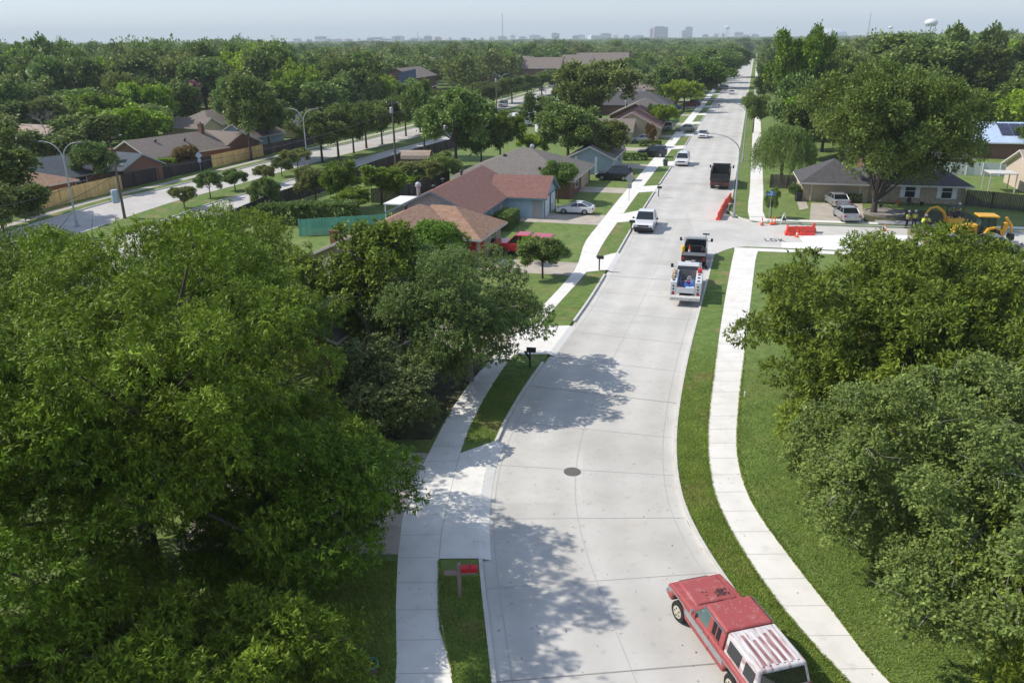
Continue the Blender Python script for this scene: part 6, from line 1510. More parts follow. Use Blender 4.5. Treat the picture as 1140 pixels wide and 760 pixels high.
# ================================================================== street furniture
GALV = mat('pole_galvanised', (.42, .44, .46), .5, metal=.35, noise=.08); WOODP = mat('pole_wood', (.13, .105, .085), .9, noise=.25, nscale=4)
def street_light(label, x, y, h, arms, reach=2.4, z=ZB):
    root = empty('street_light', (x, y, z), 0, label, 'street light')
    mb = MB(); mb.bar((0, 0, 0), (0, 0, .5), .17, .17, 10); mb.box(-.24, .24, -.24, .24, 0, .06); mb.build('base', GALV, root)
    mb = MB(); mb.bar((0, 0, .4), (0, 0, h - 1.9), .115, .075, 10); mb.build('pole', GALV, root)
    for a in arms:
        d = Vector((math.cos(R(a)), math.sin(R(a)), 0)); pts = []
        for k in range(9):
            t = math.pi / 2 * k / 8; pts.append(d * reach * (1 - math.cos(t)) + Vector((0, 0, h - 1.95 + 1.95 * math.sin(t))))
        mb = MB(); mb.tube(pts, [.07 - .004 * k for k in range(9)], 8); ar = mb.build('arm', GALV, root)
        e = pts[-1]; q = d * .32; mb = MB(); mb.M = Matrix.Translation(e + q) @ Matrix.Rotation(R(a), 4, 'Z'); mb.box(-.34, .34, -.14, .14, -.06, .09); mb.build('lamp_head', mat('lamp_head_grey', (.16, .16, .17), .5), ar, bevel=.03)
    return root
sl = GP(817, 241, ZB); street_light('tall curved street light at the right kerb beside the orange barriers', sl.x, sl.y, 9.0, [165], reach=3.4)
sl = GP(847, 150, ZB); 
g = at_y(RK, 131); street_light('second curved street light farther up the right kerb', g.x + .9, g.y, 9.0, [165], reach=2.6)
x, y = at(86, 252); street_light('double armed street light nearest, before the left tan fence', x, y, 9.0, [165, 345], reach=2.1)
x, y = at(343, 187.5); street_light('double armed street light second, on the median by the olive trees', x, y, 9.0, [165, 345], reach=2.1)
for (u, v, l) in ((479, 141, 'double armed street light third along the median'), (558, 117.5, 'double armed street light fourth along the median'), (607, 104, 'double armed street light farthest along the median')):
    x, y = at(u, v); street_light(l, x, y, 9.0, [165, 345], reach=2.1)
def util_pole(label, x, y, h, transformer=False, wood=WOODP):
    root = empty('utility_pole', (x, y, ZB), 0, label, 'utility pole')
    mb = MB(); mb.bar((0, 0, -.3), (0, 0, h), .17, .12, 10); mb.build('pole', wood, root)
    mb = MB(); mb.box(-.9, .9, -.06, .06, h - .55, h - .43); mb.build('cross_arm', wood, root)
    for a in (-.8, 0, .8): mb = MB(); mb.lathe([(.03, 0), (.06, .05), (.03, .1), (.06, .15), (.02, .2)], 8, c=(a, 0, h - .43)); mb.build('insulator', STEEL, root)
    if transformer: mb = MB(); mb.lathe([(.2, 0), (.24, .05), (.24, .8), (.15, .9)], 14, c=(-.1, -.36, h - 1.9)); mb.build('transformer', GALV, root)
    return root
u1 = GP(139, 243, ZB); util_pole('weathered wooden utility pole by the arterial with a cable box', u1.x, u1.y, 6.4)
u2 = GP(441, 192, ZB); util_pole('tall grey utility pole beside the shed', u2.x, u2.y, 10.6, True)
u3 = GP(553, 127, ZB); util_pole('distant utility pole along the arterial with a transformer', u3.x, u3.y, 10.0, True)
def wire(label, a, b, sag=.9):
    pts = [Vector(a).lerp(Vector(b), k / 14) - Vector((0, 0, sag * 4 * (k / 14) * (1 - k / 14))) for k in range(15)]
    mb = MB(); mb.tube(pts, .03, 4); o = mb.build('power_line', mat('cable', (.10, .10, .10), .7)); tag(o, label, 'cable')
t1, t2, t3 = (u1.x, u1.y, 6.0 + ZB), (u2.x, u2.y, 10.2), (u3.x, u3.y, 9.7)
g0 = GP(-20, 232, 5.0); wire('cable sagging from the left edge up to the wooden pole', (g0.x, g0.y, 5.0), (u1.x, u1.y, 6.45))
g0 = GP(-20, 248, 4.0); wire('lower cable from the left edge to the wooden pole', (g0.x, g0.y, 4.0), (u1.x, u1.y, 5.2))
wire('cable running from the wooden pole toward the shed pole', (u1.x, u1.y, 5.4), (u2.x, u2.y, 9.0), 1.2)
wire('upper cable from the shed pole to the distant pole', (u2.x, u2.y, 10.3), (u3.x, u3.y, 9.8), 1.4)
wire('lower cable from the shed pole to the distant pole', (u2.x, u2.y, 8.9), (u3.x, u3.y, 8.6), 1.5)
# cable box hanging by the wooden pole
mb = MB(); mb.lathe([(.34, 0), (.40, .12), (.40, 1.35), (.34, 1.5)], 14); o = mb.build('cable_box', mat('pale_cabinet', (.42, .52, .58), .5, noise=.1)); o.location = (u1.x - .62, u1.y - .05, 1.9); tag(o, 'pale blue grey drum hung on the wooden pole', 'cable box')
mb = MB(); mb.tube([(-.35, 0, .1), (-.75, 0, .3), (-.8, 0, 1.1), (-.35, 0, 1.3)], .03, 6); mb.build('cable_loop', DARKM, o)
# diamond signs seen from behind
def sign_post(x, y, h, label, plates, z=ZB, rz=0.0):
    root = empty('road_sign', (x, y, z), rz, label, 'sign')
    mb = MB(); mb.bar((0, 0, 0), (0, 0, h), .03, n=6); mb.build('post', GALV, root)
    for kind, zc, s, m_ in plates:
        mb = MB()
        if kind == 'diamond': mb.prism([(0, zc - s), (s, zc), (0, zc + s), (-s, zc)], -.05, -.035, 'y')
        else: mb.box(-s, s, -.05, -.035, zc - s, zc + s)
        mb.build('sign_plate', m_, root, bevel=.0)
    return root
SBK = mat('sign_back', (.38, .38, .37), .5, metal=.3)
x, y = at(699, 262.0); sign_post(x - .25, y + .2 + 14, 3.0, 'grey back of a diamond sign with a small plate by the left sidewalk', [('diamond', 2.6, .58, SBK), ('sq', 1.85, .26, SBK)]) if False else None
gx = GP(701, 223, ZB); sign_post(gx.x - .1, gx.y, 3.2, 'grey back of a diamond sign with a small plate by the left sidewalk', [('diamond', 2.7, .62, SBK), ('sq', 1.75, .28, SBK)])
gx = GP(224, 192, ZB); sign_post(gx.x, gx.y, 3.0, 'pale diamond sign standing before the dark fence', [('diamond', 2.6, .55, mat('sign_pale', (.45, .55, .62), .5)), ('sq', 1.8, .26, mat('sign_pale', (.45, .55, .62), .5))])
# blue street name sign
gx = GP(855.5, 248, ZB); root = sign_post(gx.x, gx.y, 3.3, 'blue street name sign on a thin pole at the corner', [])
mb = MB(); mb.box(-.55, .42, -.02, .02, 2.95, 3.18); pl = mb.build('name_plate', mat('sign_blue', (.02, .17, .55), .4), root)
mb = MB(); xs = -.40
for wch in (.09, .07, .05, .07, .07, .06): mb.box(xs, xs + wch, -.026, -.021, 3.02, 3.11); xs += wch + .025
mb.build('lettering', WHITE, pl)
mb = MB(); mb.box(-.02, .02, -.42, .42, 3.2, 3.40); mb.build('name_plate', mat('sign_blue', (.02, .17, .55), .4), root)
# mailboxes
def mailbox(label, x, y, rz=0.0, mt=None, post=None, z=ZB, style='plain', arm=True):
    root = empty('mailbox', (x, y, z), rz, label, 'mailbox')
    post = post or BLACKP; mt = mt or BLACKP
    if style == 'cross':
        mb = MB(); mb.box(-.065, .065, -.065, .065, 0, 1.45); mb.add([(-.065, -.065, 1.45), (.065, -.065, 1.45), (.065, .065, 1.45), (-.065, .065, 1.45), (0, 0, 1.50)], [(0, 1, 4), (1, 2, 4), (2, 3, 4), (3, 0, 4)]); mb.build('post', post, root, bevel=.008)
        mb = MB(); mb.box(-.52, .60, -.075, .075, 1.00, 1.11); mb.build('cross_beam', post, root, bevel=.008)
        mb = MB(); prof = [(-.11, 1.112), (.11, 1.112), (.11, 1.24)] + [(.11 * math.cos(math.pi * k / 8), 1.24 + .11 * math.sin(math.pi * k / 8)) for k in range(1, 8)] + [(-.11, 1.24)]
        mb.prism(prof, .08, .66, 'x'); bx_ = mb.build('letter_box', mt, root)
        mb = MB(); mb.prism([(q[0] * 1.06, 1.112 + (q[1] - 1.112) * 1.04) for q in prof], .655, .68, 'x'); mb.build('box_door', mt, bx_)
        mb = MB(); mb.box(.4, .43, -.135, -.115, 1.25, 1.45); mb.box(.36, .43, -.14, -.12, 1.42, 1.48); mb.build('flag', mt, bx_)
    else:
        mb = MB(); mb.box(-.05, .05, -.05, .05, 0, 1.05); mb.build('post', post, root)
        mb = MB(); prof = [(-.13, 1.05), (.13, 1.05), (.13, 1.20)] + [(.13 * math.cos(math.pi * k / 8), 1.20 + .13 * math.sin(math.pi * k / 8)) for k in range(1, 8)] + [(-.13, 1.20)]
        mb.prism(prof, -.2, .36, 'x'); mb.build('letter_box', mt, root)
        if style == 'brace': mb = MB(); mb.add([(-.05, -.04, .55), (-.05, .04, .55), (-.38, .04, 1.06), (-.38, -.04, 1.06), (-.05, -.04, .75), (-.05, .04, .75), (-.24, .04, 1.06), (-.24, -.04, 1.06)], [(0, 1, 2, 3), (4, 5, 6, 7), (0, 3, 7, 4), (1, 2, 6, 5), (3, 2, 6, 7), (0, 1, 5, 4)]); mb.build('brace', post, root)
    return root
g = GP(512, 664, ZB); mailbox('red mailbox on a weathered pinkish wooden cross post in the near verge', g.x, g.y, HD(-3), mat('mailbox_red', (.55, .015, .03), .35), mat('weathered_post', (.30, .20, .18), .9, noise=.2, nscale=8), style='cross')
g = GP(590, 409, ZB); mailbox('black mailbox with a slanted brace in the shaded verge under the live oak', g.x, g.y, HD(10), style='brace')
for (u, v, l) in ((667, 301, 'black mailbox beside the drive of the red pickup'), (702.5, 259, 'black mailbox behind the white pickup truck'), (733, 219, 'dark mailbox on the verge beside the diamond sign'), (800, 122, 'dark mailbox far up the left verge')):
    g = GP(u, v, ZB); mailbox(l, g.x, g.y, HD(15))
g = GP(741, 186.5, ZB)
mb = MB(); mb.box(-.3, .3, -.35, .35, .06, .95); mb.box(-.34, .34, -.4, .38, .95, 1.05); o = mb.build('wheelie_bin', mat('bin_green', (.05, .09, .08), .6), bevel=.03); o.location = (g.x + .2, g.y + 1.4, ZB); tag(o, 'dark green wheeled bin on the verge by the white sport utility', 'bin')
for (u, v, l) in ((893, 222, 'black wheeled bin left of the brick house garage'), (888, 224, 'dark bin beside the black one by the brick house')):
    g = GP(u, v, ZB); mb = MB(); mb.box(-.3, .3, -.35, .35, .06, .95); mb.box(-.34, .34, -.4, .38, .95, 1.05); o = mb.build('wheelie_bin', mat('bin_black', (.02, .025, .035), .5), bevel=.03); o.location = (g.x, g.y, ZB); tag(o, l, 'bin')
# planter urn near the bottom left
g = GP(413, 752, ZB); root = empty('planter_urn', (g.x, g.y, ZB), 0, 'small dark planter with a green rim at the bottom left lawn', 'planter')
mb = MB(); mb.lathe([(.14, 0), (.22, .3), (.25, .5), (.21, .5), (.19, .4)], 16); mb.build('pot', mat('terracotta_dark', (.13, .09, .07), .8), root)
mb = MB(); mb.tube([(.25 * math.cos(t), .25 * math.sin(t), .5) for t in np.arange(0, 6.5, .4)], .03, 6); mb.build('rim', mat('verdigris', (.08, .25, .18), .6), root)
mb = MB(); mb.bar((0, 0, .40), (0, 0, .47), .22, n=14); mb.build('soil', mat('soil', (.05, .04, .03), .95), root)
# water filled barriers
BAR = mat('barrier_orange', (.80, .065, .04), .5, noise=.08)
def barrier(label, x, y, rz, L=1.5, group=None):
    root = empty('road_barrier', (x, y, .01), rz, label, 'barrier', group)
    mb = MB(); mb.prism([(-.24, 0), (.24, 0), (.22, .22), (.10, .42), (.08, .92), (-.08, .92), (-.10, .42), (-.22, .22)], -L / 2, L / 2, 'x'); bb = mb.build('barrier_body', BAR, root, bevel=.03)
    mb = MB(); mb.bar((0, 0, .92), (0, 0, .97), .06); mb.build('filler_cap', mat('barrier_dark', (.35, .03, .02), .6), root)
    return root
Bp = [(801, 242.5), (804, 236.5), (807, 231), (811.5, 225)]
for i, (u, v) in enumerate(Bp):
    x, y = at(u, v); barrier(['orange plastic barrier nearest in the line at the kerb corner', 'orange plastic barrier second in the line at the kerb corner', 'orange plastic barrier third in the line at the kerb corner', 'orange plastic barrier farthest in the line at the kerb corner'][i], x, y, R(69), 2.9, group='orange barriers beside the street light')
for i, (u, v, rz) in enumerate([(876, 261, 75), (885, 262, 0), (898, 262, 0), (905, 259, 60)]):
    x, y = at(u, v); barrier(['end turned orange barrier left in the side street group', 'orange barrier second from left in the side street', 'orange barrier third from left in the side street', 'end turned orange barrier right in the side street group'][i], x, y, R(rz), 1.5 if rz == 0 else 1.1, group='orange barriers across the side street')
for (u, v, l) in ((848, 251, 'white banded cone leftmost at the corner'), (858.5, 250.5, 'orange cone left of the sign frame at the corner'), (862, 250, 'orange cone close beside the sign frame'), (887, 264, 'small cone in front of the orange barriers'), (985, 257, 'orange cone beside the workers')):
    x, y = at(u, v); cone(l, x, y, ZB if v < 251.5 else .01, 1.1)
g = GP(872, 249, ZB); root = empty('sign_frame', (g.x, g.y, ZB), 0, 'white folding A frame sign stand at the corner', 'sign')
mb = MB(); [mb.bar((s * .38, yy, 0), (0, 0, 1.15), .035, n=6) for s in (-1, 1) for yy in (-.25, .25)]; mb.bar((-.28, -.2, .3), (.28, -.2, .3), .03); mb.build('frame', WHITE, root)
mb = MB(); mb.box(-.2, .2, -.16, -.13, .35, .62); mb.build('board', mat('board_dark', (.05, .06, .07), .6), root)
# painted utility letters on the side street
def paint_text(body, u, v, size, label):
    cu = bpy.data.curves.new('spray_mark', 'FONT'); cu.body = body; cu.size = size; cu.extrude = .0005; cu.offset = .022; cu.shear = -.15; cu.space_character = 1.25; cu.align_x = 'CENTER'
    tmp = bpy.data.objects.new('tmp', cu); COL.objects.link(tmp); dg = bpy.context.evaluated_depsgraph_get(); me = bpy.data.meshes.new_from_object(tmp.evaluated_get(dg)); bpy.data.objects.remove(tmp)
    me.materials.clear(); me.materials.append(mat('spray_black', (.03, .03, .035), .9)); o = bpy.data.objects.new('painted_letters', me); COL.objects.link(o)
    x, y = at(u, v); o.location = (x, y, .016); o.rotation_euler = (0, 0, HD(10)); o.scale = (.85, 1.6, 1); tag(o, label, 'road marking')
paint_text('LDK', 863.5, 269, 1.05, 'black spray painted letters on the side street')
# dug patch and slab, debris
mb = MB(); mb.box(-2.2, 2.2, -.9, .9, 0, .12); o = mb.build('steel_plate', mat('plate_grey', (.36, .36, .35), .6, noise=.12)); x, y = at(1000, 250); o.location = (x, y, ZB); o.rotation_euler = (0, 0, HD(12)); tag(o, 'pale grey slab lying beside the workers', 'slab')
sheet('dug_ground', [poly_px([(1010, 262), (1060, 266), (1060, 256), (1010, 251)], 0)], .03, mat('dug_earth', (.30, .24, .17), .95, noise=.3))
# water hydrant like small white post near right walk
g = GP(829, 441, ZB); mb = MB(); mb.bar((0, 0, 0), (0, 0, .28), .045, n=8); o = mb.build('marker_post', WHITE); o.location = (g.x, g.y, ZB); tag(o, 'tiny white marker post in the grass right of the right walk', 'post')
# trailer and sheds beyond the grey roof
def trailer(label, u, v, L, Wd, H, hd_, m_):
    x, y = at(u, v); root = empty('camper_trailer', (x, y, ZB), HD(hd_), label, 'trailer')
    mb = MB(); mb.box(-Wd / 2, Wd / 2, -L / 2, L / 2, .5, H); mb.build('body', m_, root, bevel=.12, segs=3)
    mb = MB(); [mb.box(*sorted((s * Wd / 2, s * (Wd / 2 + .01))), -L / 2 + .8 + 1.8 * k, -L / 2 + 1.7 + 1.8 * k, 1.4, 2.0) for s in (-1, 1) for k in range(int(L / 2))]; mb.build('window', CGLASS, root)
    for s in (-1, 1):
        for yy in (-.5, .4): wheel(root, s * (Wd / 2 - .15), yy, .33, .2)
trailer('white camper trailer behind the dark tree near the arterial', 588, 141, 7, 2.4, 3.0, 75, P_WHITE)
trailer('small white trailer right of the camper trailer', 607, 150, 4, 2.0, 2.2, 75, P_WHITE)
trailer('white camper parked behind the long grey roof', 115, 155, 8, 2.5, 3.0, 70, P_WHITE)

# ================================================================== people
VEST = mat('hi_vis', (.55, .85, .05), .7); NAVYC = mat('navy_cloth', (.02, .025, .05), .9); SKIN = mat('skin', (.35, .19, .12), .6); HATW = mat('hard_hat', (.75, .75, .72), .4); HAIR = mat('hair_dark', (.02, .015, .012), .8); JEAN = mat('jeans', (.04, .06, .11), .9); BOOT = mat('boots', (.05, .035, .02), .8)
def skin_fig(name, verts, edges, radii, mt, root, sub=1):
    me = bpy.data.meshes.new(name); me.from_pydata(verts, edges, []); me.materials.append(mt); o = bpy.data.objects.new(name, me); COL.objects.link(o); o.parent = root
    sk = o.modifiers.new('skin', 'SKIN'); sk.use_smooth_shade = True
    for i, r_ in enumerate(radii): me.skin_vertices[0].data[i].radius = (r_, r_) if not isinstance(r_, tuple) else r_
    me.skin_vertices[0].data[0].use_root = True
    if sub: s_ = o.modifiers.new('sub', 'SUBSURF'); s_.levels = sub; s_.render_levels = sub
    return o
def person(label, x, y, z, heading, lean=0.0, shirt=None, pants=None, hat=HATW, arms=0, group='road workers on the side street'):
    root = empty('person', (x, y, z), HD(heading), label, 'person', group)
    ln = Vector((0, math.sin(lean), math.cos(lean))); hipz = .92
    H_ = lambda a, s=0, f=0: Vector((s, 0, hipz)) + ln * a + Vector((0, f, 0))
    # one continuous body
    V = [Vector((0, 0, hipz)), H_(.28), H_(.50), H_(.58), H_(.66),
         Vector((.11, 0, .88)), Vector((.13, .03, .48)), Vector((.14, 0, .08)), Vector((.14, .16, .04)),
         Vector((-.11, 0, .88)), Vector((-.14, -.02, .48)), Vector((-.16, -.04, .08)), Vector((-.16, .12, .04))]
    E_ = [(0, 1), (1, 2), (2, 3), (3, 4), (0, 5), (5, 6), (6, 7), (7, 8), (0, 9), (9, 10), (10, 11), (11, 12)]
    rad = [.15, .145, .15, .06, .055, .10, .065, .045, .04, .10, .065, .045, .04]
    for s in (-1, 1):
        b_ = len(V); sh = H_(.46, s * .18); el = H_(.20, s * .25, .06 + .08 * arms); wr = H_(-.02 + .22 * arms, s * .24, .20 + .16 * arms); hn = wr + Vector((-s * .01, .07, -.03))
        V += [sh, el, wr, hn]; E_ += [(2, b_), (b_, b_ + 1), (b_ + 1, b_ + 2), (b_ + 2, b_ + 3)]; rad += [.065, .05, .035, .035]
    bd_ = skin_fig('body', [tuple(v) for v in V], E_, rad, SKIN, root)
    hd = H_(.80); mb = MB()
    vs = []; n = 12
    for i in range(9):
        t = math.pi * i / 8
        for k in range(n): a = 2 * math.pi * k / n; vs.append((hd.x + .075 * math.sin(t) * math.cos(a), hd.y + .095 * math.sin(t) * math.sin(a) , hd.z + .125 * math.cos(t)))
    mb.add(vs, [(i * n + k, i * n + (k + 1) % n, (i + 1) * n + (k + 1) % n, (i + 1) * n + k) for i in range(8) for k in range(n)]); mb.bar(hd + Vector((0, .09, 0)), hd + Vector((0, .12, -.02)), .018, .012, 6)
    mb.build('head', SKIN, root, smooth=True)
    mb = MB(); mb.lathe([(.16, -.005), (.155, .01), (.115, .015), (.11, .09), (.06, .14), (.01, .15)], 14, c=(hd.x, hd.y + .01, hd.z + .03)); mb.build('hard_hat' if hat is HATW else 'cap', hat, root)
    # clothes follow the body
    tv = [H_(-.04), H_(.28), H_(.50)]; te = [(0, 1), (1, 2)]; tr_ = [.168, .162, .168]
    for s in (-1, 1): b_ = len(tv); tv += [H_(.46, s * .18), H_(.32, s * .22, .03)]; te += [(2, b_), (b_, b_ + 1)]; tr_ += [.078, .065]
    skin_fig('shirt', [tuple(v) for v in tv], te, tr_, shirt or VEST, root)
    mb = MB(); [mb.add([(sx * .07 - .025, 0, 0), (sx * .07 + .025, 0, 0), (sx * .07 + .025, 0, .4), (sx * .07 - .025, 0, .4)], []) for sx in (1,)]
    pv = [Vector((0, 0, hipz)), Vector((.11, 0, .86)), Vector((.13, .03, .48)), Vector((.14, 0, .13)), Vector((-.11, 0, .86)), Vector((-.14, -.02, .48)), Vector((-.16, -.04, .13))]
    skin_fig('trousers', [tuple(v) for v in pv], [(0, 1), (1, 2), (2, 3), (0, 4), (4, 5), (5, 6)], [.165, .115, .08, .07, .115, .08, .07], pants or NAVYC, root)
    for sx, fy in ((.14, .0), (-.16, -.04)):
        mb = MB(); mb.box(sx - .055, sx + .055, fy - .09, fy + .20, 0, .11); mb.build('boot', BOOT, root, bevel=.03)
    return root
for (u, v, z_, hd_, ln, a_, sh, l) in [(1008.5, 254, .03, 150, .1, .4, VEST, 'worker in a yellow green vest standing leftmost by the slab'), (1016.5, 253.5, .03, 200, .15, .7, VEST, 'worker in a yellow green vest second from left, leaning in'),
                              (1025, 258, -.45, 60, .35, .8, VEST, 'worker bending in the dug patch under the boom'), (1034, 258, -.45, -60, .35, .8, VEST, 'worker bending in the dug patch right of the other bending one'),
                              (1064, 252, .62, 270, .0, .9, VEST, 'worker in a vest operating the small excavator'), (1057, 250, .03, 180, .1, .3, NAVYC, 'worker in dark clothes standing beside the small excavator')]:
    x, y = at(u, v); person(l, x, y, max(z_, .03) if z_ > -.1 else .03, hd_, ln + (.25 if z_ < -.1 else 0), sh, arms=a_)
# chair, pots on the porch
for (u, v, l, c_) in ((980, 231, 'dark round flower pot before the brick wall', (.04, .03, .03)), (1012, 229, 'dark garden seat under the white shuttered window', (.02, .02, .02)), (1026, 229, 'round dark wreath stand by the brick wall', (.03, .03, .03)), (999, 228, 'orange pot beside the oak trunk', (.5, .16, .05))):
    g = GP(u, v, ZB); mb = MB()
    if 'seat' in l:
        mb.box(-.25, .25, -.25, .25, .40, .45); mb.box(-.25, .25, .21, .25, .45, .9); [mb.box(a, a + .04, b_, b_ + .04, 0, .4) for a in (-.25, .21) for b_ in (-.25, .21)]
        o = mb.build('garden_chair', mat('pot_%d' % u, c_, .7)); 
    else: mb.lathe([(.15, 0), (.24, .35), (.26, .42), (.2, .42), (.18, .36)], 14); o = mb.build('flower_pot', mat('pot_%d' % u, c_, .7))
    o.location = (g.x, g.y, ZB + .02); tag(o, l, 'chair' if 'seat' in l else 'pot')

# ================================================================== skyline
SKYB = mat('far_concrete', (.42, .40, .40), .8); SKYW = mat('far_white', (.75, .75, .74), .6)
def tower(label, u, D, wd, dp, h, mt=SKYB, floors=0, name='office_building', rz=.2):
    x = (u - 570) / F * (D * cp + 19 * sp); root = empty(name, (x, D, 0), rz, label, 'building')
    mb = MB(); mb.box(-wd / 2, wd / 2, 0, dp, 0, h); mb.box(-wd * .3, wd * .3, dp * .3, dp * .7, h, h + 4); mb.build('wall', mt, root)
    fl = floors or max(2, int(h / 8)); mb = MB()
    for k in range(fl): mb.box(-wd / 2 + 1, wd / 2 - 1, -.6, -.05, h * (k + .35) / fl, h * (k + .75) / fl)
    mb.build('window_band', GLASSW, root); return root
tower('square purplish grey office tower on the skyline left of the street end', 739, 4600, 78, 60, 68, mat('far_mauve', (.34, .28, .32), .8), 9)
tower('lower office block attached left of the mauve tower', 730, 4620, 30, 40, 58, SKYB, 8)
tower('stepped blue grey tower right of the mauve one on the skyline', 770, 5200, 45, 40, 72, SKYB, 9)
tower('low pale building left of the stepped tower', 766, 5100, 40, 40, 52, SKYB, 6)
tower('domed hall on the skyline over the middle wood', 622, 5000, 46, 46, 44, SKYB, 4)
tower('wide low building on the skyline middle', 678, 5200, 70, 50, 40, SKYB, 4)
gg = random.Random(4)
for i in range(46):
    u = 330 + 520 * (i + gg.uniform(.1, .9)) / 46
    if 725 < u < 782 or 612 < u < 632: continue
    big = gg.random() < .22
    tower('low pale building in the hazy strip along the skyline', u, 4300 + gg.uniform(0, 2600), gg.uniform(18, 60) * (1.6 if big else 1), 40, gg.uniform(22, 30) + (gg.uniform(4, 16) if big else 0), gg.choice([SKYB, SKYB, SKYW, mat('far_pink', (.5, .40, .38), .8), mat('far_grey', (.30, .31, .33), .8)]), gg.choice([2, 3, 4]), rz=gg.uniform(-.4, .4))['group'] = 'low buildings along the skyline'
def mast(label, u, D, h):
    x = (u - 570) / F * (D * cp + 19 * sp); mb = MB()
    for s in (-1, 1): mb.bar((s * 1.6, 0, 0), (s * .6, 0, h), 1.0, .7, 4)
    k = 0
    while k < h - 8: mb.bar((-1.4, 0, k), (1.4, 0, k + 8), .5, .5, 4); k += 8
    o = mb.build('radio_mast', mat('mast_grey', (.30, .31, .34), .6)); o.location = (x, D, 0); tag(o, label, 'radio mast')
mast('thin radio mast on the skyline near the apartment roofs', 563, 4200, 135); mast('short mast on the skyline left of the apartment roofs', 469, 4600, 60); mast('tall radio mast above the right wood', 969, 3600, 105); mast('short mast over the right of the street end', 877, 3000, 45)
def water_tower(label, u, D, r, h, s=1):
    x = (u - 570) / F * (D * cp + 19 * sp); root = empty('water_tower', (x, D, 0), 0, label, 'water tower')
    prof = [(r * .15, -r * .55), (r * .7, -r * .45), (r * .97, -r * .12), (r, .05 * r), (r * .85, r * .38), (r * .45, r * .58), (r * .05, r * .64)]
    mb = MB(); mb.lathe(prof, 24, c=(0, 0, h)); mb.build('tank', SKYW, root, smooth=True)
    mb = MB(); mb.bar((0, 0, 0), (0, 0, h - r * .4), r * .16, r * .14, 12); mb.build('riser', SKYW, root)
    for k in range(6): a = k * math.pi / 3; mb = MB(); mb.bar((r * .85 * math.cos(a), r * .85 * math.sin(a), 0), (r * .8 * math.cos(a), r * .8 * math.sin(a), h - r * .3), r * .05, r * .05, 6); mb.build('leg', SKYW, root)
water_tower('large white water tower above the right wood', 1036, 1500, 11.0, 37)
water_tower('small far white water tower left of the large one', 993, 3200, 9, 43)
water_tower('faint white water tower beyond the end of the street', 812, 4300, 13, 60)
# domed stadium
mb = MB(); prof = []
for k in range(10): t = math.pi / 2 * k / 9; prof.append((105 * math.cos(t) if k < 9 else 1, 26 + 34 * math.sin(t)))
mb.lathe([(108, 0), (108, 24)] + prof, 32); x = (928 - 570) / F * 5600 * cp; o = mb.build('domed_stadium', mat('far_dome', (.62, .63, .65), .5), smooth=False); o.location = (x, 5600, 0); o.scale = (1, .8, 1); tag(o, 'wide pale domed stadium low on the skyline at the right', 'stadium')

# ================================================================== grass blades on the near verges
def blades(label, pts, n, hgt, m_):
    P = []; w_ = []
    tri = []
    for (a, b, c) in pts: tri.append((Vector(a), Vector(b), Vector(c)))
    ar = np.array([abs((b - a).cross(c - a)) / 2 for a, b, c in tri]); pr = ar / ar.sum(); k = rng.choice(len(tri), n, p=pr)
    A = np.array([[*t[0]] for t in tri])[k]; B = np.array([[*t[1]] for t in tri])[k]; C_ = np.array([[*t[2]] for t in tri])[k]
    r1, r2 = rng.uniform(0, 1, (n, 1)), rng.uniform(0, 1, (n, 1)); sw = (r1 + r2) > 1; r1 = np.where(sw, 1 - r1, r1); r2 = np.where(sw, 1 - r2, r2)
    p = A + (B - A) * r1 + (C_ - A) * r2; p = p[rng.uniform(0, 1, n) > np.clip((p[:, 1] - 30) / 20, 0, 1)]; n = len(p); p = np.hstack([p, np.full((n, 1), ZB + .005)])
    a = rng.uniform(0, 6.28, n); d = np.stack([np.cos(a), np.sin(a), np.zeros(n)], 1); hh = hgt * rng.uniform(.5, 1.3, (n, 1)); wv = np.stack([-np.sin(a), np.cos(a), np.zeros(n)], 1) * .012
    tip = p + np.array([0, 0, 1]) * hh + d * hh * rng.uniform(.1, .9, (n, 1))
    co = np.stack([p - wv, p + wv, tip + wv * .5, tip - wv * .5], 1).reshape(-1, 3)
    me = quad_mesh('grass', co, [m_]); o = bpy.data.objects.new('grass', me); COL.objects.link(o); tag(o, label, 'grass', kind='stuff')
BLADE = leaf_mat('grass_blade', (.16, .25, .034), (.31, .40, .080), .3)
def band(A, B, y0, y1, st=1.0):
    out = []; y = y0
    while y < y1:
        a, b, c, d = at_y(A, y), at_y(B, y), at_y(A, y + st), at_y(B, y + st); out += [(a, b, c), (b, d, c)]; y += st
    return out
blades('short green grass on the right verge between kerb and walk', band(offset_line(RK, .17), SRL, 15, 50), 80000, .055, BLADE)
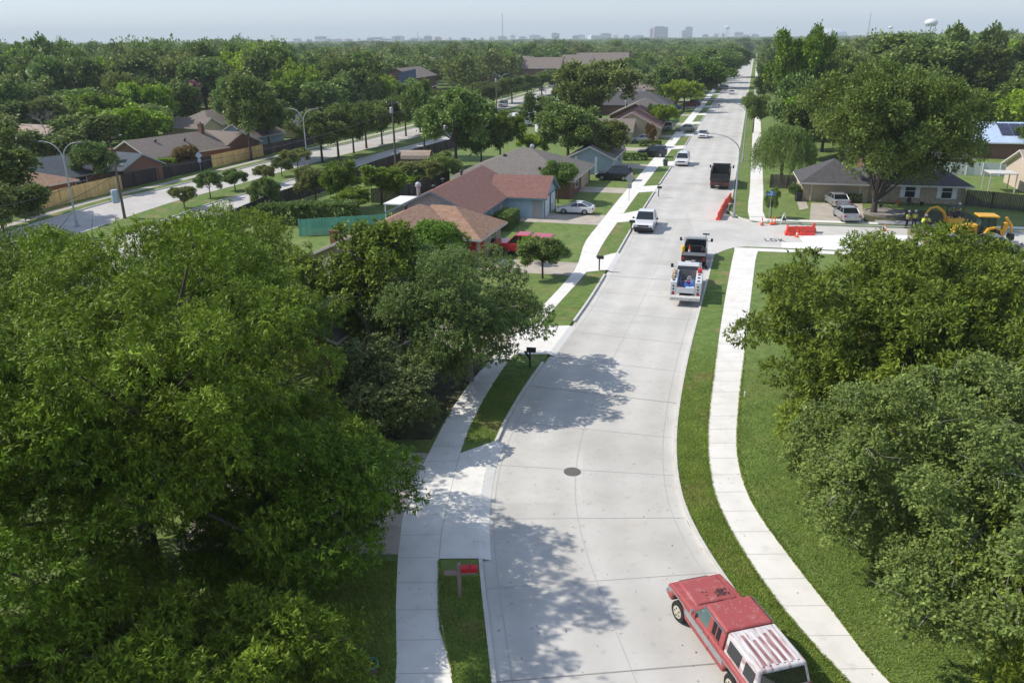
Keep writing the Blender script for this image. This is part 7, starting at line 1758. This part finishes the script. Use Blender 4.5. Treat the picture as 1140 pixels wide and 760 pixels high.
blades('green grass beside the right walk under the trees', band(SRR, offset_line(SRR, 5.4), 15, 50), 110000, .06, BLADE)
blades('ragged grass tufts along the edges of the walks', band(offset_line(SRL, -.07), offset_line(SRL, .05), 15, 50) + band(offset_line(SRR, -.05), offset_line(SRR, .07), 15, 50) + band(offset_line(SWR, -.04), offset_line(SWR, .05), 15, 25.5), 26000, .075, BLADE)
gaps = [(13, 26.0), (35.7, 46.7), (53.3, 66.4)]
blades('grass of the left verge islands', sum([band(SWR, offset_line(LK, -.17), a, b - 1.0) for a, b in gaps], []), 60000, .06, BLADE)
blades('shaded grass left of the near walk', band(offset_line(SWL, -3.0), SWL, 15, 26), 30000, .06, BLADE)
# fallen leaves scattered on road and walk
P = []; 
for _ in range(420):
    y = 15 + 45 * rnd.random() ** 1.3; f = rnd.random(); a, b = at_y(SWL, y), at_y(SRR, y); q = a.lerp(b, f); P.append((q.x, q.y, (ZB + .03) if (q.x < at_y(LK, y).x or q.x > at_y(RK, y).x) else .016))
P = np.array(P); co = sprays(P, np.tile([0, 0, .02], (len(P), 1)), 1, .08, .022, out=0, jit=1, base=.0); co[:, 2] = np.repeat(P[:, 2], 4) + np.abs(rng.normal(0, .008, len(co)))
me = quad_mesh('fallen_leaves', co, [mat('dry_leaf', (.10, .07, .04), .8)]); o = bpy.data.objects.new('fallen_leaves', me); COL.objects.link(o); tag(o, 'small dry leaves scattered on road and walks', 'leaves', kind='stuff')

# ================================================================== air
HZ = mat('haze_air', (1, 1, 1)); HZ.node_tree.nodes.clear(); n_ = HZ.node_tree; ou = n_.nodes.new('ShaderNodeOutputMaterial'); pv = n_.nodes.new('ShaderNodeVolumePrincipled')
pv.inputs['Color'].default_value = (.86, .96, 1.0, 1); pv.inputs['Density'].default_value = 1.75e-4; pv.inputs['Anisotropy'].default_value = 0.0
n_.links.new(pv.outputs[0], ou.inputs['Volume'])
mb = MB(); mb.box(-13000, 13000, -400, 12500, -1, 170); o = mb.build('haze', HZ); o['kind'] = 'stuff'; o['label'] = 'thin summer haze over the suburb'; o['category'] = 'haze'
